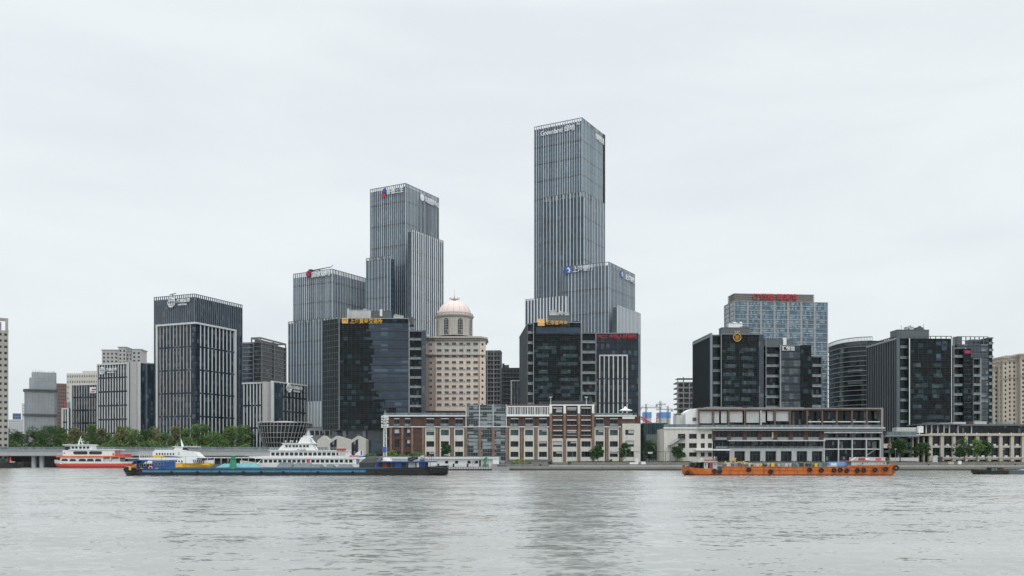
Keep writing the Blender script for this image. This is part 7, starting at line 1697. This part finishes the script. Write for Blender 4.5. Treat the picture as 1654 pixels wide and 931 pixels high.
rails(b, 440, 460, 727.3, 723.8, -4.6); rails(b, 512, 563, 727.3, 723, -4.6); rails(b, 400, 440, 738.2, 734.4, -4.9); rails(b, 562, 588, 739.4, 735.5, -4.9)
b.box('bow_awning', 'whited', 405, 440, 738.4, 737.4, -3.5, 3.5); b.box('red_emblem', 'redb', 499.8, 504, 746.5, 742, -4.98, -4.88)
b.box('flag_bunting', 'redp', 547, 562, 728, 725, -5.0, -4.9)
for u in (560, 573, 585): b.box('deck_post', 'white', u - .4, u + .4, 750, 741.2, -4.9, -4.7)
# bow-up white speedboat shape and small vessel behind its stern
Y = 470
b = boat('tour_boat', 'small white boat with curved white wings and red blue lettered band behind the ship stern', 'tour boat', 562, Y)
hull(MB(), [(0, 2.6, 2.2, b.z(741), .2), (8, 3, 2.6, b.z(741), -.6), (b.x(617), 2.6, 1.5, b.z(740), .4)]).build('hull', [hullmat('tour_hull', [(9, (.6, .62, .63))], amt=.2), M['slab']], b.o)
for u0, u1, s_ in ((562, 570, 1), (571, 588, -1)):
    P = [(b.x(u0), b.z(741)), (b.x(u1), b.z(741))] + ([(b.x(u1 - 1), b.z(735)), (b.x(u0 + 3), b.z(729)), (b.x(u0), b.z(729.5))] if s_ == 1 else [(b.x(u1 - 1), b.z(727.5)), (b.x(u1 - 5), b.z(727.5)), (b.x(u0 + 5), b.z(732.5))])
    MB().yprism(P, -2.6, -2.2).build('curved_wing', M['white'], b.o)
b.box('red_band', paint('red_blue_band', (.45, .12, .22), .6, .3, scale=3), 563, 581, 738.6, 735.8, -3.0, -2.7); b.box('blue_band', 'bluec', 581, 592, 738.6, 736.6, -3.0, -2.7)
b.box('door', 'dark', 584, 586, 735.5, 728, -2.7, -2.61)

# floating pontoon with white building and lattice mast
Y = 446
b = boat('floating_pier', 'white floating pier building with dark pontoon and small green crane', 'floating pier', 600, Y)
b.box('pontoon', hullmat('pontoon_hull', [(.9, (.04, .04, .04)), (9, (.16, .17, .17))], rust=(.08, .05, .04), amt=.6), 600, 822, 763, 754.3, -5, 4)
b.box('pier_building', 'white', 612, 803, 754.2, 741.2, -2.2, 3); b.box('pier_roof', 'white', 600, 806, 741.1, 738.3, -3.6, 4)
b.box('roof_edge', 'slab', 600, 806, 738.3, 737.6, -3.8, 4.2)
windows_row(b, [722, 738, 758, 770], 2.5, 749, 744.5, -2.26, fr='mid'); b.box('door', 'dark', 774, 777, 753.5, 743.6, -2.3, -2.21)
for u in (709, 733.5, 756): MB().bar((b.x(u), -4.4, b.z(754.2)), (b.x(u), -4.4, b.z(749.2)), .45, 8).build('bollard', M['black'], b.o)
b.box('gangway_ramp', 'slab', 795, 823, 760, 754, -5.5, -5.02); b.box('vent_house', 'white', 796, 806, 750, 738, -3.2, -2.3)
mb = MB(); mb.bar((b.x(783), -4, b.z(752)), (b.x(786), -4, b.z(739)), .5, 6); mb.bar((b.x(786), -4, b.z(739)), (b.x(780), -4, b.z(745)), .35, 5); mb.box(b.x(780), b.x(787), -4.6, -3.4, b.z(754), b.z(750)); mb.build('crane_arm', M['green'], b.o)
rails(b, 706, 822, 754.2, 751.4, -4.9, 'mid'); mb = MB(); mb.torus((b.x(765), -4.8, b.z(748)), .6, .12); mb.build('life_ring', M['dark'], b.o)
b.box('red_locker', 'redp', 787.5, 789.5, 753.8, 749, -4.6, -4.1)
mb = MB()
for u in frange(706, 812, 4): mb.box(b.x(u), b.x(u) + .8, -5.15, -5.01, .8, 1.5)
mb.build('fender_blocks', M['whited'], b.o)
lm = thing('lattice_mast', 'white lattice signal mast with tiers of arms beside the floating pier', 'signal mast', (X(622, 452), 452, 2))
def lz(v): return Z(v, 452) - 2
mb = MB()
for s_ in ((-1, -1), (1, -1), (1, 1), (-1, 1)): mb.bar((s_[0] * .75, s_[1] * .75, -3), (s_[0] * .5, s_[1] * .5, lz(672)), .14, 4)
for i, z in enumerate(frange(0, lz(673), 1.5)): q = 1 if i % 2 else -1; mb.bar((-.7 * q, -.7, z), (.65 * q, -.7, z + 1.5), .09, 4); mb.box(-.7, .7, -.75, -.65, z, z + .12)
mb.build('lattice', M['white'], lm)
mb = MB()
for v in (675, 679, 683, 688, 691): mb.box(-1.9, 1.9, -.9, -.5, lz(v), lz(v) + .22); mb.box(-1.7, -1.2, -1.0, .2, lz(v) + .22, lz(v) + .9); mb.box(1.1, 1.6, -1.0, .2, lz(v) + .22, lz(v) + .9)
mb.bar((0, 0, lz(672)), (0, 0, lz(663)), .08, 4); mb.build('signal_arms', M['white'], lm)
MB().box(-.8, .8, -1.0, -.8, lz(731), lz(722)).build('blue_banner', M['bluep'], lm)
# quay railing behind the pier
o = thing('quay_railing', 'white railing on top of the promenade behind the floating pier', 'railing', (X(590, 470), 471, 3))
mb = MB(); x1 = X(800, 470) - X(590, 470)
for z in (1.2, 2.0, 2.8): mb.box(8, x1, -.03, .03, z, z + .1)
for x in frange(8, x1, 2.2): mb.box(x, x + .1, -.05, .05, 0, 2.8)
mb.build('rails', M['slab'], o)
# far left dark tug and far right dark boat
for u0, u1, Y, lab, right in ((-30, 38, 560, 'dark tugboat with red figurehead cut by the left edge of the photo', False), (1569, 1625, 330, 'low dark workboat hung with tyres at the right edge', True)):
    b = boat('workboat', lab, 'workboat', u0, Y); L = b.x(u1); s_ = L / 13.0
    if not right: hull(MB(), [(0, 3, 2.6, 3.4, -.6), (L * .6, 3.2, 2.8, 3.2, -.6), (L * .9, 2.4, 1.2, 3.6, .2), (L, .4, .2, 3.9, 1.6)]).build('hull', [hullmat('tug_hull', [(9, (.018, .018, .02))], amt=.3), M['dark']], b.o)
    else: hull(MB(), [(0, .6, .2, 1.9, .7), (1.5, 1.8, 1.0, 1.6, -.2), (5, 2.2, 1.8, 1.4, -.4), (L, 2.2, 1.8, 1.5, -.4)]).build('hull', [hullmat('work_hull', [(9, (.015, .02, .018))], amt=.3), M['dark']], b.o)
    if right:
        for i in range(9): tyre(b, .8 + i * 1.35, -2.0 if i else -1.2, 1.15, .42)
        b.box('wheelhouse', paint('dark_green_cabin', (.03, .06, .045), .7, .2), 1597, 1611, 762, 755.8, -1.5, 1.5); b.box('red_cabin', paint('dull_red_cabin', (.20, .035, .03), .7, .2), 1611, 1618, 762, 756, -1.4, 1.4); b.box('awning', 'mid', 1592, 1628, 755.6, 755, -1.8, 1.8); windows_row(b, [1600, 1605], 1.4, 760, 757.2, -1.56)
        mb = MB(); mb.bar((b.x(1608), 0, b.z(755)), (b.x(1608), 0, b.z(750.5)), .05, 4); mb.build('mast', M['dark'], b.o)
    else:
        b.box('wheelhouse', 'dark', -20, 6, 748, 742, -2, 2); b.box('deck_house', 'dark', 6, 18, 748.5, 744.5, -2, 2)
        mb = MB(); mb.bar((b.x(19), -1.5, b.z(747)), (b.x(19), -1.5, b.z(741)), .9, 6, r2=.2); mb.bar((b.x(19), -1.5, b.z(741)), (b.x(19), -1.5, b.z(738.5)), .25, 6); mb.build('red_flag_bundle', M['redb'], b.o)
        b.box('deck_crate', 'whited', 20, 26, 748, 745.8, -2.2, -1)
b = boat('cargo_barge', 'grey barge with a bright blue heap cut by the right edge', 'barge', 1622, 332)
hull(MB(), [(0, 2.6, 2.4, 1.5, -.4), (b.x(1740), 2.6, 2.4, 1.5, -.4)]).build('hull', [hullmat('grey_barge', [(9, (.10, .11, .115))], amt=.4), M['mid']], b.o)
Y = 332; M['blueheap'] = paint('blue_heap_cover', (.06, .26, .48), .6, .1)
heap('covered_cargo', 'bright blue covered heap at the right edge of the photo', 'cargo heap', 1646, 1700, 757.5, 'blueheap', 61, h0=1.5, wid=2.2)
# channel marker behind the orange barge stays small: mooring bollards on the quay
for i, u in enumerate((873, 1500, 1640)):
    o = thing('mooring_bollard', ['short dark mooring bollard on the quay below the pergola storey', 'short dark mooring bollard on the quay by the kiosks', 'short dark mooring bollard on the quay at the right edge'][i], 'bollard', (X(u, 446), 446, 2.0), 'mooring bollards')
    MB().bar((0, 0, -.02), (0, 0, .8), .35, 10).build('post', M['dark'], o); MB().bar((0, 0, .81), (0, 0, 1.1), .5, 10).build('cap', M['dark'], o)

# foam where the moving barges push through the water
foam = paint('foam', (.62, .63, .60), .8, .1)
def foam_strip(label, u0, u1, Y, yoff, n, bow_u, seed):
    rn = random.Random(seed); mb = MB()
    for i in range(n):
        q = rn.random() ** 2.2; u = bow_u + (u1 - u0) * q * (1 if bow_u == u0 else -1); y = Y + yoff - rn.random() * (.5 + 2.6 * q ** .5) - (0 if q > .04 else -1.5)
        x = X(u, Y); w_ = rn.uniform(.08, .5); k = rn.uniform(.04, .12)
        mb.poly([(x - w_, y, .03), (x, y - k, .03 + rn.random() * .05), (x + w_, y + .02, .03), (x + .05, y + k, .07)])
    tag(mb.build('foam', foam), kind='stuff')
foam_strip('', 1099, 1440, 308, -5.6, 420, 1099, 1); foam_strip('', 203, 725, 306, -6.2, 420, 725, 2)

# ================================================================ haze
hz = MB().box(-2600, 2600, -120, 2600, -4, 330).build('haze', None)
hm_, nt_, b_ = mat0('haze_air'); nt_.nodes.clear()
pv = N(nt_, 'ShaderNodeVolumePrincipled', i_Density=.000013, i_Color=(.93, .96, 1, 1)); ou = N(nt_, 'ShaderNodeOutputMaterial'); nt_.links.new(pv.outputs[0], ou.inputs['Volume'])
hz.data.materials.clear(); hz.data.materials.append(hm_); tag(hz, kind='stuff')
